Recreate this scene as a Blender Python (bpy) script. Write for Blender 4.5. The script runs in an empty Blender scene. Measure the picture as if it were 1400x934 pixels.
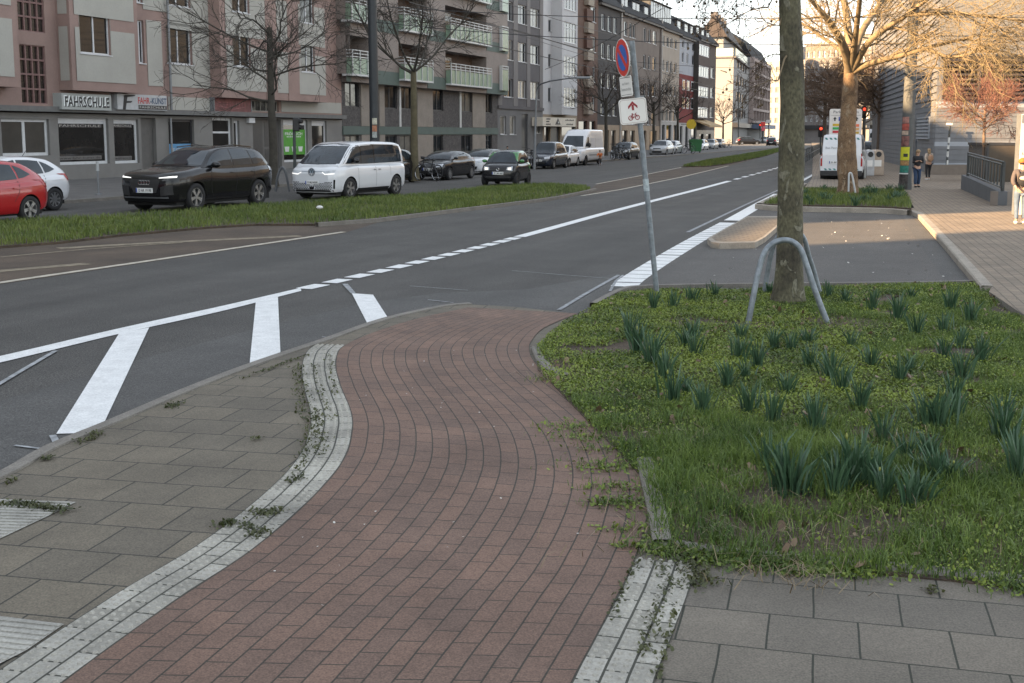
import bpy, bmesh, math, random
import numpy as np
from mathutils import Vector, Matrix, noise as mnoise
from mathutils.bvhtree import BVHTree

random.seed(7)
RNG = np.random.default_rng(7)
SC = bpy.context.scene
COL = SC.collection
PI = math.pi

# ------------------------------------------------------------------ camera geometry (measured from the photograph)
F, CX, CY, CAMH = 1620.0, 700.0, 400.0, 2.2
PITCH = math.atan((CY - 183) / F)
CP, SP = math.cos(PITCH), math.sin(PITCH)

def ray(px, py):
    x = (px - CX) / F
    v = (py - CY) / F
    return Vector((x, CP - SP * v, -SP - CP * v))

def G(px, py, z=0.0):
    d = ray(px, py)
    t = (z - CAMH) / d.z
    return Vector((d.x * t, d.y * t, z))

def At(px, py, Y):
    d = ray(px, py)
    t = Y / d.y
    return Vector((d.x * t, Y, CAMH + d.z * t))

def lin(c):
    c = c / 255.0
    return c / 12.92 if c <= 0.04045 else ((c + 0.055) / 1.055) ** 2.4

def S(r, g, b, k=1.0):
    return (lin(r) * k, lin(g) * k, lin(b) * k)

# ------------------------------------------------------------------ materials
MATS = {}

def new_mat(name):
    m = bpy.data.materials.new(name)
    m.use_nodes = True
    nt = m.node_tree
    return m, nt, nt.nodes['Principled BSDF'], nt.nodes, nt.links

def M(name, col, rough=0.75, metal=0.0, var=0.12, scale=4.0, bump=0.0, bscale=60.0, coat=0.0, emit=0.0, spec=0.5, fine=0.0, coord='Object'):
    if name in MATS:
        return MATS[name]
    m, nt, b, N, L = new_mat(name)
    b.inputs['Roughness'].default_value = rough
    b.inputs['Metallic'].default_value = metal
    b.inputs['Specular IOR Level'].default_value = spec
    if coat:
        b.inputs['Coat Weight'].default_value = coat
        b.inputs['Coat Roughness'].default_value = 0.04
    tc = N.new('ShaderNodeTexCoord')
    n = N.new('ShaderNodeTexNoise')
    n.inputs['Scale'].default_value = scale
    n.inputs['Detail'].default_value = 6
    n.inputs['Roughness'].default_value = 0.65
    L.new(tc.outputs[coord], n.inputs['Vector'])
    r = N.new('ShaderNodeValToRGB')
    r.color_ramp.elements[0].position = 0.3
    r.color_ramp.elements[1].position = 0.7
    r.color_ramp.elements[0].color = (*[c * (1 - var) for c in col], 1)
    r.color_ramp.elements[1].color = (*[c * (1 + var) for c in col], 1)
    L.new(n.outputs['Fac'], r.inputs['Fac'])
    out = r.outputs['Color']
    if fine:
        n2 = N.new('ShaderNodeTexNoise')
        n2.inputs['Scale'].default_value = bscale
        n2.inputs['Detail'].default_value = 3
        L.new(tc.outputs[coord], n2.inputs['Vector'])
        r2 = N.new('ShaderNodeMapRange')
        r2.inputs['From Min'].default_value = 0.3
        r2.inputs['From Max'].default_value = 0.7
        r2.inputs['To Min'].default_value = 1 - fine
        r2.inputs['To Max'].default_value = 1 + fine
        L.new(n2.outputs['Fac'], r2.inputs['Value'])
        mx = N.new('ShaderNodeMix')
        mx.data_type = 'RGBA'
        mx.blend_type = 'MULTIPLY'
        mx.inputs['Factor'].default_value = 1
        L.new(out, mx.inputs['A'])
        L.new(r2.outputs['Result'], mx.inputs['B'])
        out = mx.outputs['Result']
    L.new(out, b.inputs['Base Color'])
    if emit:
        b.inputs['Emission Color'].default_value = (*col, 1)
        b.inputs['Emission Strength'].default_value = emit
    if bump:
        n3 = N.new('ShaderNodeTexNoise')
        n3.inputs['Scale'].default_value = bscale
        n3.inputs['Detail'].default_value = 4
        L.new(tc.outputs[coord], n3.inputs['Vector'])
        bp = N.new('ShaderNodeBump')
        bp.inputs['Strength'].default_value = bump
        bp.inputs['Distance'].default_value = 0.01
        L.new(n3.outputs['Fac'], bp.inputs['Height'])
        L.new(bp.outputs['Normal'], b.inputs['Normal'])
    MATS[name] = m
    return m

def glass(name, col=(0.012, 0.015, 0.018), rough=0.04, spec=0.5):
    if name in MATS:
        return MATS[name]
    return M(name, col, rough=rough, var=0.3, scale=0.8, spec=spec)

def brick_mat(name, c1, c2, mortar, bw, bh, ms=0.006, rough=0.85, offset=0.5, fine=0.25, speck=180.0, bump=0.5, coord='UV', patch=0.2, wob=0.1):
    """pavers or bricks laid in the mesh's own UV (metres)"""
    m, nt, b, N, L = new_mat(name)
    b.inputs['Roughness'].default_value = rough
    tc = N.new('ShaderNodeTexCoord')
    # a little wobble so that the joints are not ruler straight
    nw = N.new('ShaderNodeTexNoise')
    nw.inputs['Scale'].default_value = 2.3
    nw.inputs['Detail'].default_value = 3
    L.new(tc.outputs[coord], nw.inputs['Vector'])
    sub = N.new('ShaderNodeVectorMath'); sub.operation = 'SUBTRACT'
    L.new(nw.outputs['Color'], sub.inputs[0])
    sub.inputs[1].default_value = (0.5, 0.5, 0.5)
    scl = N.new('ShaderNodeVectorMath'); scl.operation = 'SCALE'
    L.new(sub.outputs[0], scl.inputs[0])
    scl.inputs['Scale'].default_value = min(bw, bh) * wob
    add = N.new('ShaderNodeVectorMath'); add.operation = 'ADD'
    L.new(tc.outputs[coord], add.inputs[0])
    L.new(scl.outputs[0], add.inputs[1])
    br = N.new('ShaderNodeTexBrick')
    br.offset = offset
    br.inputs['Scale'].default_value = 1
    br.inputs['Brick Width'].default_value = bw
    br.inputs['Row Height'].default_value = bh
    br.inputs['Mortar Size'].default_value = ms
    br.inputs['Mortar Smooth'].default_value = 0.12
    br.inputs['Bias'].default_value = 0
    br.inputs['Color1'].default_value = (*c1, 1)
    br.inputs['Color2'].default_value = (*c2, 1)
    br.inputs['Mortar'].default_value = (*mortar, 1)
    L.new(add.outputs[0], br.inputs['Vector'])
    n2 = N.new('ShaderNodeTexNoise'); n2.inputs['Scale'].default_value = speck; n2.inputs['Detail'].default_value = 2
    L.new(tc.outputs['Object'], n2.inputs['Vector'])
    n3 = N.new('ShaderNodeTexNoise'); n3.inputs['Scale'].default_value = 1.1; n3.inputs['Detail'].default_value = 7; n3.inputs['Roughness'].default_value = 0.7
    L.new(tc.outputs['Object'], n3.inputs['Vector'])
    r2 = N.new('ShaderNodeMapRange')
    for k, v in (('From Min', 0.28), ('From Max', 0.72), ('To Min', 1 - fine), ('To Max', 1 + fine)):
        r2.inputs[k].default_value = v
    L.new(n2.outputs['Fac'], r2.inputs['Value'])
    r3 = N.new('ShaderNodeMapRange')
    for k, v in (('From Min', 0.3), ('From Max', 0.7), ('To Min', 1 - patch), ('To Max', 1 + patch)):
        r3.inputs[k].default_value = v
    L.new(n3.outputs['Fac'], r3.inputs['Value'])
    mu = N.new('ShaderNodeMath'); mu.operation = 'MULTIPLY'
    L.new(r2.outputs[0], mu.inputs[0]); L.new(r3.outputs[0], mu.inputs[1])
    mx = N.new('ShaderNodeMix'); mx.data_type = 'RGBA'; mx.blend_type = 'MULTIPLY'; mx.inputs['Factor'].default_value = 1
    L.new(br.outputs['Color'], mx.inputs['A']); L.new(mu.outputs[0], mx.inputs['B'])
    L.new(mx.outputs['Result'], b.inputs['Base Color'])
    if bump:
        hh = N.new('ShaderNodeMath'); hh.operation = 'MULTIPLY_ADD'
        L.new(br.outputs['Fac'], hh.inputs[0]); hh.inputs[1].default_value = -1.0
        sc = N.new('ShaderNodeMath'); sc.operation = 'MULTIPLY'; sc.inputs[1].default_value = 0.35
        L.new(n2.outputs['Fac'], sc.inputs[0]); L.new(sc.outputs[0], hh.inputs[2])
        bp = N.new('ShaderNodeBump'); bp.inputs['Strength'].default_value = bump; bp.inputs['Distance'].default_value = 0.006
        L.new(hh.outputs[0], bp.inputs['Height']); L.new(bp.outputs['Normal'], b.inputs['Normal'])
    MATS[name] = m
    return m

def leaf_mat(name, c1, c2, rough=0.55, trans=0.25, scale=1.5):
    """blades and leaves: colour varies from blade to blade and in patches"""
    m, nt, b, N, L = new_mat(name)
    b.inputs['Roughness'].default_value = rough
    g = N.new('ShaderNodeNewGeometry')
    tc = N.new('ShaderNodeTexCoord')
    n = N.new('ShaderNodeTexNoise'); n.inputs['Scale'].default_value = scale; n.inputs['Detail'].default_value = 4
    L.new(tc.outputs['Object'], n.inputs['Vector'])
    a = N.new('ShaderNodeMath'); a.operation = 'MULTIPLY_ADD'
    L.new(n.outputs['Fac'], a.inputs[0]); a.inputs[1].default_value = 1.6; a.inputs[2].default_value = -0.55
    a2 = N.new('ShaderNodeMath'); a2.operation = 'MULTIPLY_ADD'
    L.new(g.outputs['Random Per Island'], a2.inputs[0]); a2.inputs[1].default_value = 0.5
    L.new(a.outputs[0], a2.inputs[2])
    r = N.new('ShaderNodeValToRGB')
    r.color_ramp.elements[0].color = (*c1, 1); r.color_ramp.elements[1].color = (*c2, 1)
    r.color_ramp.elements[0].position = 0.15; r.color_ramp.elements[1].position = 0.85
    L.new(a2.outputs[0], r.inputs['Fac'])
    L.new(r.outputs['Color'], b.inputs['Base Color'])
    t = N.new('ShaderNodeBsdfTranslucent')
    L.new(r.outputs['Color'], t.inputs['Color'])
    mix = N.new('ShaderNodeMixShader'); mix.inputs['Fac'].default_value = trans
    L.new(b.outputs[0], mix.inputs[1]); L.new(t.outputs[0], mix.inputs[2])
    L.new(mix.outputs[0], N['Material Output'].inputs['Surface'])
    MATS[name] = m
    return m

# ------------------------------------------------------------------ mesh builder
class MB:
    def __init__(s):
        s.v = []; s.f = []; s.m = []; s.uv = []; s.has_uv = False

    def face(s, pts, m=0, uv=None):
        i = len(s.v)
        s.v.extend([tuple(p) for p in pts])
        s.f.append(tuple(range(i, i + len(pts)))); s.m.append(m)
        if uv is not None:
            s.has_uv = True
        s.uv.append(uv)

    def grid(s, rows, m=0, uvs=None, closed=False):
        """rows: list of lists of points -> shared vertices"""
        i = len(s.v); n = len(rows[0])
        for r in rows:
            s.v.extend([tuple(p) for p in r])
        for a in range(len(rows) - 1):
            for b in range(n if closed else n - 1):
                c = (b + 1) % n
                s.f.append((i + a * n + b, i + a * n + c, i + (a + 1) * n + c, i + (a + 1) * n + b)); s.m.append(m)
                if uvs:
                    s.has_uv = True
                    s.uv.append([uvs[a][b], uvs[a][c], uvs[a + 1][c], uvs[a + 1][b]])
                else:
                    s.uv.append(None)

    def box(s, x0, x1, y0, y1, z0, z1, X=None, m=0):
        p = [Vector((x, y, z)) for z in (z0, z1) for y in (y0, y1) for x in (x0, x1)]
        if X is not None:
            p = [X @ q for q in p]
        i = len(s.v)
        s.v.extend([tuple(q) for q in p])
        for f in ((0, 2, 3, 1), (4, 5, 7, 6), (0, 1, 5, 4), (2, 6, 7, 3), (0, 4, 6, 2), (1, 3, 7, 5)):
            s.f.append(tuple(i + k for k in f)); s.m.append(m); s.uv.append(None)

    def ring(s, c, ax, r, n, ph=0.0):
        ax = ax.normalized()
        a = ax.orthogonal().normalized() if abs(ax.z) > 0.95 else ax.cross(Vector((0, 0, 1))).normalized()
        b = ax.cross(a)
        return [c + (a * math.cos(ph + 2 * PI * k / n) + b * math.sin(ph + 2 * PI * k / n)) * r for k in range(n)]

    def tube(s, pts, r, n=8, m=0, cap=True, closed=False):
        pts = [Vector(p) for p in pts]
        if not isinstance(r, (list, tuple)):
            r = [r] * len(pts)
        i = len(s.v); k = len(pts)
        # parallel transport frame
        tang = []
        for j in range(k):
            if closed:
                t = pts[(j + 1) % k] - pts[j - 1]
            else:
                t = pts[min(j + 1, k - 1)] - pts[max(j - 1, 0)]
            tang.append(t.normalized() if t.length > 1e-9 else Vector((0, 0, 1)))
        a = tang[0].orthogonal().normalized()
        for j in range(k):
            a = (a - tang[j] * a.dot(tang[j]))
            a = a.normalized() if a.length > 1e-6 else tang[j].orthogonal().normalized()
            b = tang[j].cross(a)
            for q in range(n):
                an = 2 * PI * q / n
                s.v.append(tuple(pts[j] + (a * math.cos(an) + b * math.sin(an)) * r[j]))
        for j in range(k if closed else k - 1):
            j2 = (j + 1) % k
            for q in range(n):
                q2 = (q + 1) % n
                s.f.append((i + j * n + q, i + j * n + q2, i + j2 * n + q2, i + j2 * n + q)); s.m.append(m); s.uv.append(None)
        if cap and not closed:
            s.f.append(tuple(i + q for q in reversed(range(n)))); s.m.append(m); s.uv.append(None)
            s.f.append(tuple(i + (k - 1) * n + q for q in range(n))); s.m.append(m); s.uv.append(None)

    def prism(s, poly, z0, z1, m=0, mt=None, bottom=False):
        n = len(poly)
        i = len(s.v)
        s.v.extend([(p[0], p[1], z0) for p in poly]); s.v.extend([(p[0], p[1], z1) for p in poly])
        for k in range(n):
            k2 = (k + 1) % n
            s.f.append((i + k, i + k2, i + n + k2, i + n + k)); s.m.append(m); s.uv.append(None)
        s.f.append(tuple(i + n + k for k in range(n))); s.m.append(m if mt is None else mt); s.uv.append(None)
        if bottom:
            s.f.append(tuple(i + k for k in reversed(range(n)))); s.m.append(m); s.uv.append(None)

    def extr(s, poly3, vec, m=0):
        """extrude a planar 3D polygon by a vector (closed solid)"""
        n = len(poly3); vec = Vector(vec); i = len(s.v)
        s.v.extend([tuple(p) for p in poly3]); s.v.extend([tuple(Vector(p) + vec) for p in poly3])
        for k in range(n):
            k2 = (k + 1) % n
            s.f.append((i + k, i + k2, i + n + k2, i + n + k)); s.m.append(m); s.uv.append(None)
        s.f.append(tuple(i + n + k for k in range(n))); s.m.append(m); s.uv.append(None)
        s.f.append(tuple(i + k for k in reversed(range(n)))); s.m.append(m); s.uv.append(None)

    def ball(s, c, r, nu=10, nv=6, m=0, sc=(1, 1, 1), X=None):
        c = Vector(c)
        rows = []
        for a in range(nv + 1):
            th = PI * a / nv
            row = []
            for b in range(nu):
                ph = 2 * PI * b / nu
                p = Vector((math.sin(th) * math.cos(ph) * r * sc[0], math.sin(th) * math.sin(ph) * r * sc[1], math.cos(th) * r * sc[2]))
                row.append(c + (X @ p if X is not None else p))
            rows.append(row)
        s.grid(rows, m, closed=True)

    def mesh(s, name, mats, origin=None, fixn=True):
        v = s.v
        if origin is not None:
            o = Vector(origin)
            v = [(p[0] - o.x, p[1] - o.y, p[2] - o.z) for p in v]
        me = bpy.data.meshes.new(name)
        me.from_pydata(v, [], s.f)
        for mt in mats:
            me.materials.append(mt)
        me.polygons.foreach_set('material_index', s.m)
        if s.has_uv:
            ul = me.uv_layers.new(name='UVMap')
            k = 0
            flat = []
            for f, u in zip(s.f, s.uv):
                for j in range(len(f)):
                    flat.extend(u[j] if u is not None else (0.0, 0.0))
            ul.data.foreach_set('uv', flat)
        if fixn:
            bm = bmesh.new(); bm.from_mesh(me)
            bmesh.ops.recalc_face_normals(bm, faces=bm.faces)
            bm.to_mesh(me); bm.free()
        return me

    def build(s, name, mats, parent=None, origin=None, smooth=None, bevel=0.0, fixn=True, weld=False):
        if not isinstance(mats, (list, tuple)):
            mats = [mats]
        if origin is None and parent is not None and parent.get('_o'):
            origin = parent['_o']
        me = s.mesh(name, mats, origin, fixn)
        if weld:
            bm = bmesh.new(); bm.from_mesh(me)
            bmesh.ops.remove_doubles(bm, verts=bm.verts, dist=1e-4)
            bmesh.ops.recalc_face_normals(bm, faces=bm.faces)
            bm.to_mesh(me); bm.free()
        return link(name, me, parent, smooth, bevel)

def link(name, me, parent=None, smooth=None, bevel=0.0):
    if smooth is not None:
        me.shade_smooth()
        if smooth < 179:
            me.set_sharp_from_angle(angle=math.radians(smooth))
    o = bpy.data.objects.new(name, me)
    COL.objects.link(o)
    if parent is not None:
        o.parent = parent
    if bevel:
        b = o.modifiers.new('bevel', 'BEVEL'); b.width = bevel; b.segments = 2; b.limit_method = 'ANGLE'; b.angle_limit = math.radians(40)
    return o

def tag(o, label=None, cat=None, group=None, kind=None):
    if label: o['label'] = label
    if cat: o['category'] = cat
    if group: o['group'] = group
    if kind: o['kind'] = kind
    return o

ORIG = {}

def thing(name, label, cat, loc=(0, 0, 0), rz=0.0, group=None, world=False):
    """an Empty at the base of a thing; world=True means its parts are built in world coordinates"""
    o = bpy.data.objects.new(name, None)
    o.empty_display_size = 0.2
    COL.objects.link(o)
    o.location = loc; o.rotation_euler = (0, 0, rz)
    tag(o, label, cat, group)
    if world:
        ORIG[o.name] = Vector(loc)
    return o

def part(mb, name, mats, parent, smooth=None, bevel=0.0, fixn=True, weld=False, label=None, root=None):
    """build a part in its thing's coordinates (world coordinates are converted)"""
    r = parent if root is None else root
    org = ORIG.get(r.name)
    o = mb.build(name, mats, parent, origin=org, smooth=smooth, bevel=bevel, fixn=fixn, weld=weld)
    if org is not None and parent is not r:
        pass
    if label: o['label'] = label
    return o

def dup(o, parent=None):
    c = o.copy(); COL.objects.link(c)
    if parent is not None:
        c.parent = parent
    for ch in list(o.children):
        dup(ch, c)
    return c

def struct(mb, name, mats, parent=None, smooth=None, fixn=False, kind='structure'):
    o = mb.build(name, mats, parent, smooth=smooth, fixn=fixn)
    o['kind'] = kind
    return o

def text_obj(txt, width, height, X, mat, parent, name='lettering', root=None, ext=0.003, bold=0.0):
    """lettering from the built-in font, fitted into width x height, on the plane given by matrix X (x right, y up)"""
    cu = bpy.data.curves.new('t', 'FONT')
    cu.body = txt; cu.align_x = 'CENTER'; cu.size = 1.0; cu.resolution_u = 2
    if bold: cu.offset = bold
    ob = bpy.data.objects.new('t', cu); COL.objects.link(ob)
    dg = bpy.context.evaluated_depsgraph_get()
    me = bpy.data.meshes.new_from_object(ob.evaluated_get(dg))
    bpy.data.objects.remove(ob); bpy.data.curves.remove(cu)
    co = np.zeros(len(me.vertices) * 3); me.vertices.foreach_get('co', co); co = co.reshape(-1, 3)
    mn, mx = co.min(0), co.max(0)
    sx = width / max(mx[0] - mn[0], 1e-6); sy = height / max(mx[1] - mn[1], 1e-6)
    org = ORIG.get((root or parent).name, Vector((0, 0, 0)))
    for v in me.vertices:
        p = Vector(((v.co.x - (mn[0] + mx[0]) / 2) * sx, (v.co.y - (mn[1] + mx[1]) / 2) * sy, ext))
        v.co = (X @ p) - org
    me.materials.clear(); me.materials.append(mat)
    o = bpy.data.objects.new(name, me); COL.objects.link(o); o.parent = parent
    return o

def frame_mat(o, xax, yax):
    xax = Vector(xax).normalized(); yax = Vector(yax).normalized(); z = xax.cross(yax)
    m = Matrix(((xax.x, yax.x, z.x, o[0]), (xax.y, yax.y, z.y, o[1]), (xax.z, yax.z, z.z, o[2]), (0, 0, 0, 1)))
    return m

def catmull(pts, n):
    pts = [Vector(p) for p in pts]
    q = [pts[0] * 2 - pts[1]] + pts + [pts[-1] * 2 - pts[-2]]
    out = []
    for i in range(1, len(q) - 2):
        for k in range(n):
            t = k / n
            a, b, c, d = q[i - 1], q[i], q[i + 1], q[i + 2]
            out.append(0.5 * ((2 * b) + (c - a) * t + (2 * a - 5 * b + 4 * c - d) * t * t + (3 * b - a - 3 * c + d) * t ** 3))
    out.append(pts[-1])
    return out

def resample(pts, n):
    pts = [Vector(p) for p in pts]
    d = [0.0]
    for i in range(1, len(pts)):
        d.append(d[-1] + (pts[i] - pts[i - 1]).length)
    out = []
    j = 0
    for k in range(n):
        t = d[-1] * k / (n - 1)
        while j < len(d) - 2 and d[j + 1] < t:
            j += 1
        u = (t - d[j]) / max(d[j + 1] - d[j], 1e-9)
        out.append(pts[j].lerp(pts[j + 1], min(max(u, 0), 1)))
    return out

def inside(x, y, poly):
    c = np.zeros(len(x), bool)
    n = len(poly); j = n - 1
    for i in range(n):
        xi, yi = poly[i][0], poly[i][1]; xj, yj = poly[j][0], poly[j][1]
        if yi != yj:
            c ^= ((yi > y) != (yj > y)) & (x < (xj - xi) * (y - yi) / (yj - yi) + xi)
        j = i
    return c

def scatter(poly, n):
    xs = [p[0] for p in poly]; ys = [p[1] for p in poly]
    X = np.zeros(0); Y = np.zeros(0)
    while len(X) < n:
        x = RNG.uniform(min(xs), max(xs), n * 2); y = RNG.uniform(min(ys), max(ys), n * 2)
        k = inside(x, y, poly)
        X = np.concatenate([X, x[k]]); Y = np.concatenate([Y, y[k]])
    return X[:n], Y[:n]

def vnoise(x, y, sc, seed=0):
    return np.array([mnoise.noise(Vector((a * sc + seed, b * sc, seed * 1.7))) for a, b in zip(x, y)])

def fast_mesh(name, V, Fq, mats, mi=None):
    """V (n,3), Fq list of arrays (k,4) or (k,3)"""
    me = bpy.data.meshes.new(name)
    loops = np.concatenate([f.reshape(-1) for f in Fq]).astype(np.int32)
    tot = np.concatenate([np.full(len(f), f.shape[1], np.int32) for f in Fq])
    st = np.concatenate([[0], np.cumsum(tot)[:-1]]).astype(np.int32)
    me.vertices.add(len(V)); me.vertices.foreach_set('co', np.asarray(V, np.float32).reshape(-1))
    me.loops.add(len(loops)); me.loops.foreach_set('vertex_index', loops)
    me.polygons.add(len(tot)); me.polygons.foreach_set('loop_start', st)
    if mi is not None:
        me.polygons.foreach_set('material_index', np.asarray(mi, np.int32))
    for m in mats:
        me.materials.append(m)
    me.update(calc_edges=True)
    me.validate()
    return me

def blades(name, x, y, z, h, w, mats, lean=0.5, kind=None, parent=None):
    """bent blades: 2 quads and a tip triangle each"""
    n = len(x)
    an = RNG.uniform(0, 2 * PI, n); ld = RNG.uniform(0, 2 * PI, n)
    h = np.broadcast_to(h, n) * RNG.uniform(0.55, 1.25, n); w = np.broadcast_to(w, n) * RNG.uniform(0.7, 1.3, n)
    le = RNG.uniform(0.1, 1.0, n) * lean
    dx, dy = np.cos(an) * w / 2, np.sin(an) * w / 2
    lx, ly = np.cos(ld) * h * le, np.sin(ld) * h * le
    base = np.stack([x, y, np.broadcast_to(z, n)], 1)
    V = np.zeros((n, 5, 3))
    mid = base + np.stack([lx * 0.35, ly * 0.35, h * 0.6], 1)
    tip = base + np.stack([lx, ly, h * np.sqrt(np.clip(1 - (le * 0.7) ** 2, 0.1, 1))], 1)
    d = np.stack([dx, dy, np.zeros(n)], 1)
    V[:, 0] = base - d; V[:, 1] = base + d; V[:, 2] = mid + d * 0.8; V[:, 3] = mid - d * 0.8; V[:, 4] = tip
    i = np.arange(n)[:, None] * 5
    q = i + np.array([[0, 1, 2, 3]]); t = i + np.array([[3, 2, 4]])
    me = fast_mesh(name, V.reshape(-1, 3), [q, t], mats)
    return link(name, me, parent)

def leaves(name, x, y, z, size, mats, tilt=0.5):
    """small round ground-cover leaves: one folded quad each"""
    n = len(x)
    size = np.broadcast_to(size, n) * RNG.uniform(0.6, 1.3, n)
    an = RNG.uniform(0, 2 * PI, n)
    u = np.stack([np.cos(an), np.sin(an), RNG.normal(0, tilt, n)], 1)
    v = np.stack([-np.sin(an), np.cos(an), RNG.normal(0, tilt, n)], 1)
    c = np.stack([x, y, np.broadcast_to(z, n)], 1)
    s = size[:, None]
    V = np.zeros((n, 6, 3))
    V[:, 0] = c - u * s * 0.6; V[:, 1] = c - u * s * 0.15 - v * s * 0.5; V[:, 2] = c + u * s * 0.4 - v * s * 0.38
    V[:, 3] = c + u * s * 0.65; V[:, 4] = c + u * s * 0.4 + v * s * 0.38; V[:, 5] = c - u * s * 0.15 + v * s * 0.5
    i = np.arange(n)[:, None] * 6
    q1 = i + np.array([[0, 1, 2, 3]]); q2 = i + np.array([[0, 3, 4, 5]])
    me = fast_mesh(name, V.reshape(-1, 3), [q1, q2], mats)
    return link(name, me)
# ------------------------------------------------------------------ street frame
A0 = G(100, 248.6)
SD = Vector((600.0 / F, 1.0, 0)); SD = Vector((SD.x, CP, 0)).normalized()      # along the street
SN = Vector((SD.y, -SD.x, 0))                                                  # out of the left facades, across the street
YAW = math.atan2(SD.y, SD.x)

def ST(s, o, z=0.0):
    p = A0 + SD * s + SN * o
    return Vector((p.x, p.y, z))

def so(p):
    d = Vector((p.x, p.y, 0)) - Vector((A0.x, A0.y, 0))
    return d.dot(SD), d.dot(SN)

# ------------------------------------------------------------------ surface materials
m_asphalt = M('asphalt', (0.055, 0.052, 0.048), rough=0.85, var=0.22, scale=0.6, bump=0.8, bscale=62, fine=0.85)
m_asphalt2 = M('smooth_asphalt', (0.066, 0.064, 0.061), rough=0.85, var=0.2, scale=0.9, bump=0.35, bscale=120, fine=0.4)
m_track = M('track_asphalt', (0.068, 0.048, 0.033), rough=0.9, var=0.4, scale=0.7, bump=0.5, bscale=90, fine=0.4)
m_bay = M('bay_asphalt', (0.075, 0.07, 0.065), rough=0.85, var=0.16, scale=0.8, bump=0.35, bscale=150, fine=0.25)
def streak(m, lo, hi):
    nt = m.node_tree; N, L = nt.nodes, nt.links; b = N['Principled BSDF']; src = b.inputs['Base Color'].links[0].from_socket
    tc = N.new('ShaderNodeTexCoord'); mp = N.new('ShaderNodeMapping'); mp.vector_type = 'TEXTURE'; mp.inputs['Rotation'].default_value = (0, 0, YAW); mp.inputs['Scale'].default_value = (14, 0.9, 1)
    L.new(tc.outputs['Object'], mp.inputs['Vector']); n = N.new('ShaderNodeTexNoise'); n.inputs['Scale'].default_value = 1; n.inputs['Detail'].default_value = 5; L.new(mp.outputs[0], n.inputs['Vector'])
    v = N.new('ShaderNodeTexVoronoi'); v.inputs['Scale'].default_value = 95; L.new(tc.outputs['Object'], v.inputs['Vector'])
    r = N.new('ShaderNodeMapRange'); L.new(n.outputs['Fac'], r.inputs['Value']); r.inputs['From Min'].default_value = 0.3; r.inputs['From Max'].default_value = 0.7; r.inputs['To Min'].default_value = lo; r.inputs['To Max'].default_value = hi
    r2 = N.new('ShaderNodeMapRange'); L.new(v.outputs['Color'], r2.inputs['Value']); r2.inputs['To Min'].default_value = 0.55; r2.inputs['To Max'].default_value = 1.5
    mu = N.new('ShaderNodeMath'); mu.operation = 'MULTIPLY'; L.new(r.outputs[0], mu.inputs[0]); L.new(r2.outputs[0], mu.inputs[1])
    x = N.new('ShaderNodeMix'); x.data_type = 'RGBA'; x.blend_type = 'MULTIPLY'; x.inputs['Factor'].default_value = 1; L.new(src, x.inputs['A']); L.new(mu.outputs[0], x.inputs['B']); L.new(x.outputs['Result'], b.inputs['Base Color'])
streak(m_asphalt, 0.78, 1.22); streak(m_asphalt2, 0.85, 1.15); streak(m_bay, 0.85, 1.15)
m_paint = M('road_paint', (0.66, 0.665, 0.66), rough=0.6, var=0.12, scale=5, bump=0.3, bscale=60, fine=0.14)
m_oldpaint = M('worn_yellowish_paint', (0.42, 0.38, 0.31), rough=0.8, var=0.35, scale=5, fine=0.2)
m_chalk = M('chalk', (0.26, 0.27, 0.28), rough=0.9, var=0.5, scale=9)
m_kerb = M('kerb_stone', (0.17, 0.155, 0.135), rough=0.85, var=0.22, scale=3, bump=0.5, bscale=70, fine=0.25)
m_kerbl = M('pale_kerb_stone', (0.27, 0.24, 0.2), rough=0.85, var=0.22, scale=3, bump=0.5, bscale=70, fine=0.25)
m_soil = M('soil', (0.062, 0.044, 0.029), rough=0.95, var=0.45, scale=3, bump=1.0, bscale=45, fine=0.4)
m_groundm = M('far_ground', (0.09, 0.085, 0.08), rough=0.9, var=0.2, scale=0.3)
m_redbrick = brick_mat('red_pavers', (0.158, 0.096, 0.07), (0.126, 0.081, 0.062), (0.034, 0.029, 0.022), 0.25, 0.115, ms=0.0046, fine=0.34, speck=120, patch=0.28)
m_slab = brick_mat('grey_slabs', (0.135, 0.115, 0.085), (0.106, 0.092, 0.071), (0.028, 0.027, 0.022), 0.40, 0.40, ms=0.006, fine=0.32, speck=110, patch=0.25, wob=0.03)
m_slabr = brick_mat('grey_slabs_right', (0.14, 0.122, 0.098), (0.114, 0.101, 0.083), (0.024, 0.026, 0.018), 0.385, 0.385, ms=0.005, fine=0.3, speck=110, patch=0.22, wob=0.03)
m_tact = brick_mat('white_tactile_blocks', (0.36, 0.345, 0.305), (0.225, 0.214, 0.183), (0.045, 0.045, 0.035), 0.215, 0.105, ms=0.006, fine=0.16, speck=90, patch=0.4)
m_rib = M('white_ribbed_slab', (0.3, 0.29, 0.26), rough=0.8, var=0.3, scale=3, bump=0.3, bscale=80, fine=0.2)
m_walk = brick_mat('pavement_pavers', (0.21, 0.165, 0.12), (0.175, 0.14, 0.104), (0.1, 0.082, 0.064), 0.3, 0.15, ms=0.01, fine=0.15, speck=60, patch=0.25)
m_walk2 = brick_mat('far_pavement_slabs', (0.13, 0.125, 0.12), (0.11, 0.105, 0.1), (0.04, 0.04, 0.04), 0.5, 0.5, ms=0.015, fine=0.12, speck=40, patch=0.2)
m_islandp = brick_mat('island_pavers', (0.2, 0.16, 0.115), (0.165, 0.13, 0.095), (0.05, 0.045, 0.035), 0.3, 0.15, ms=0.014, fine=0.15, speck=60, patch=0.2)

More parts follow.
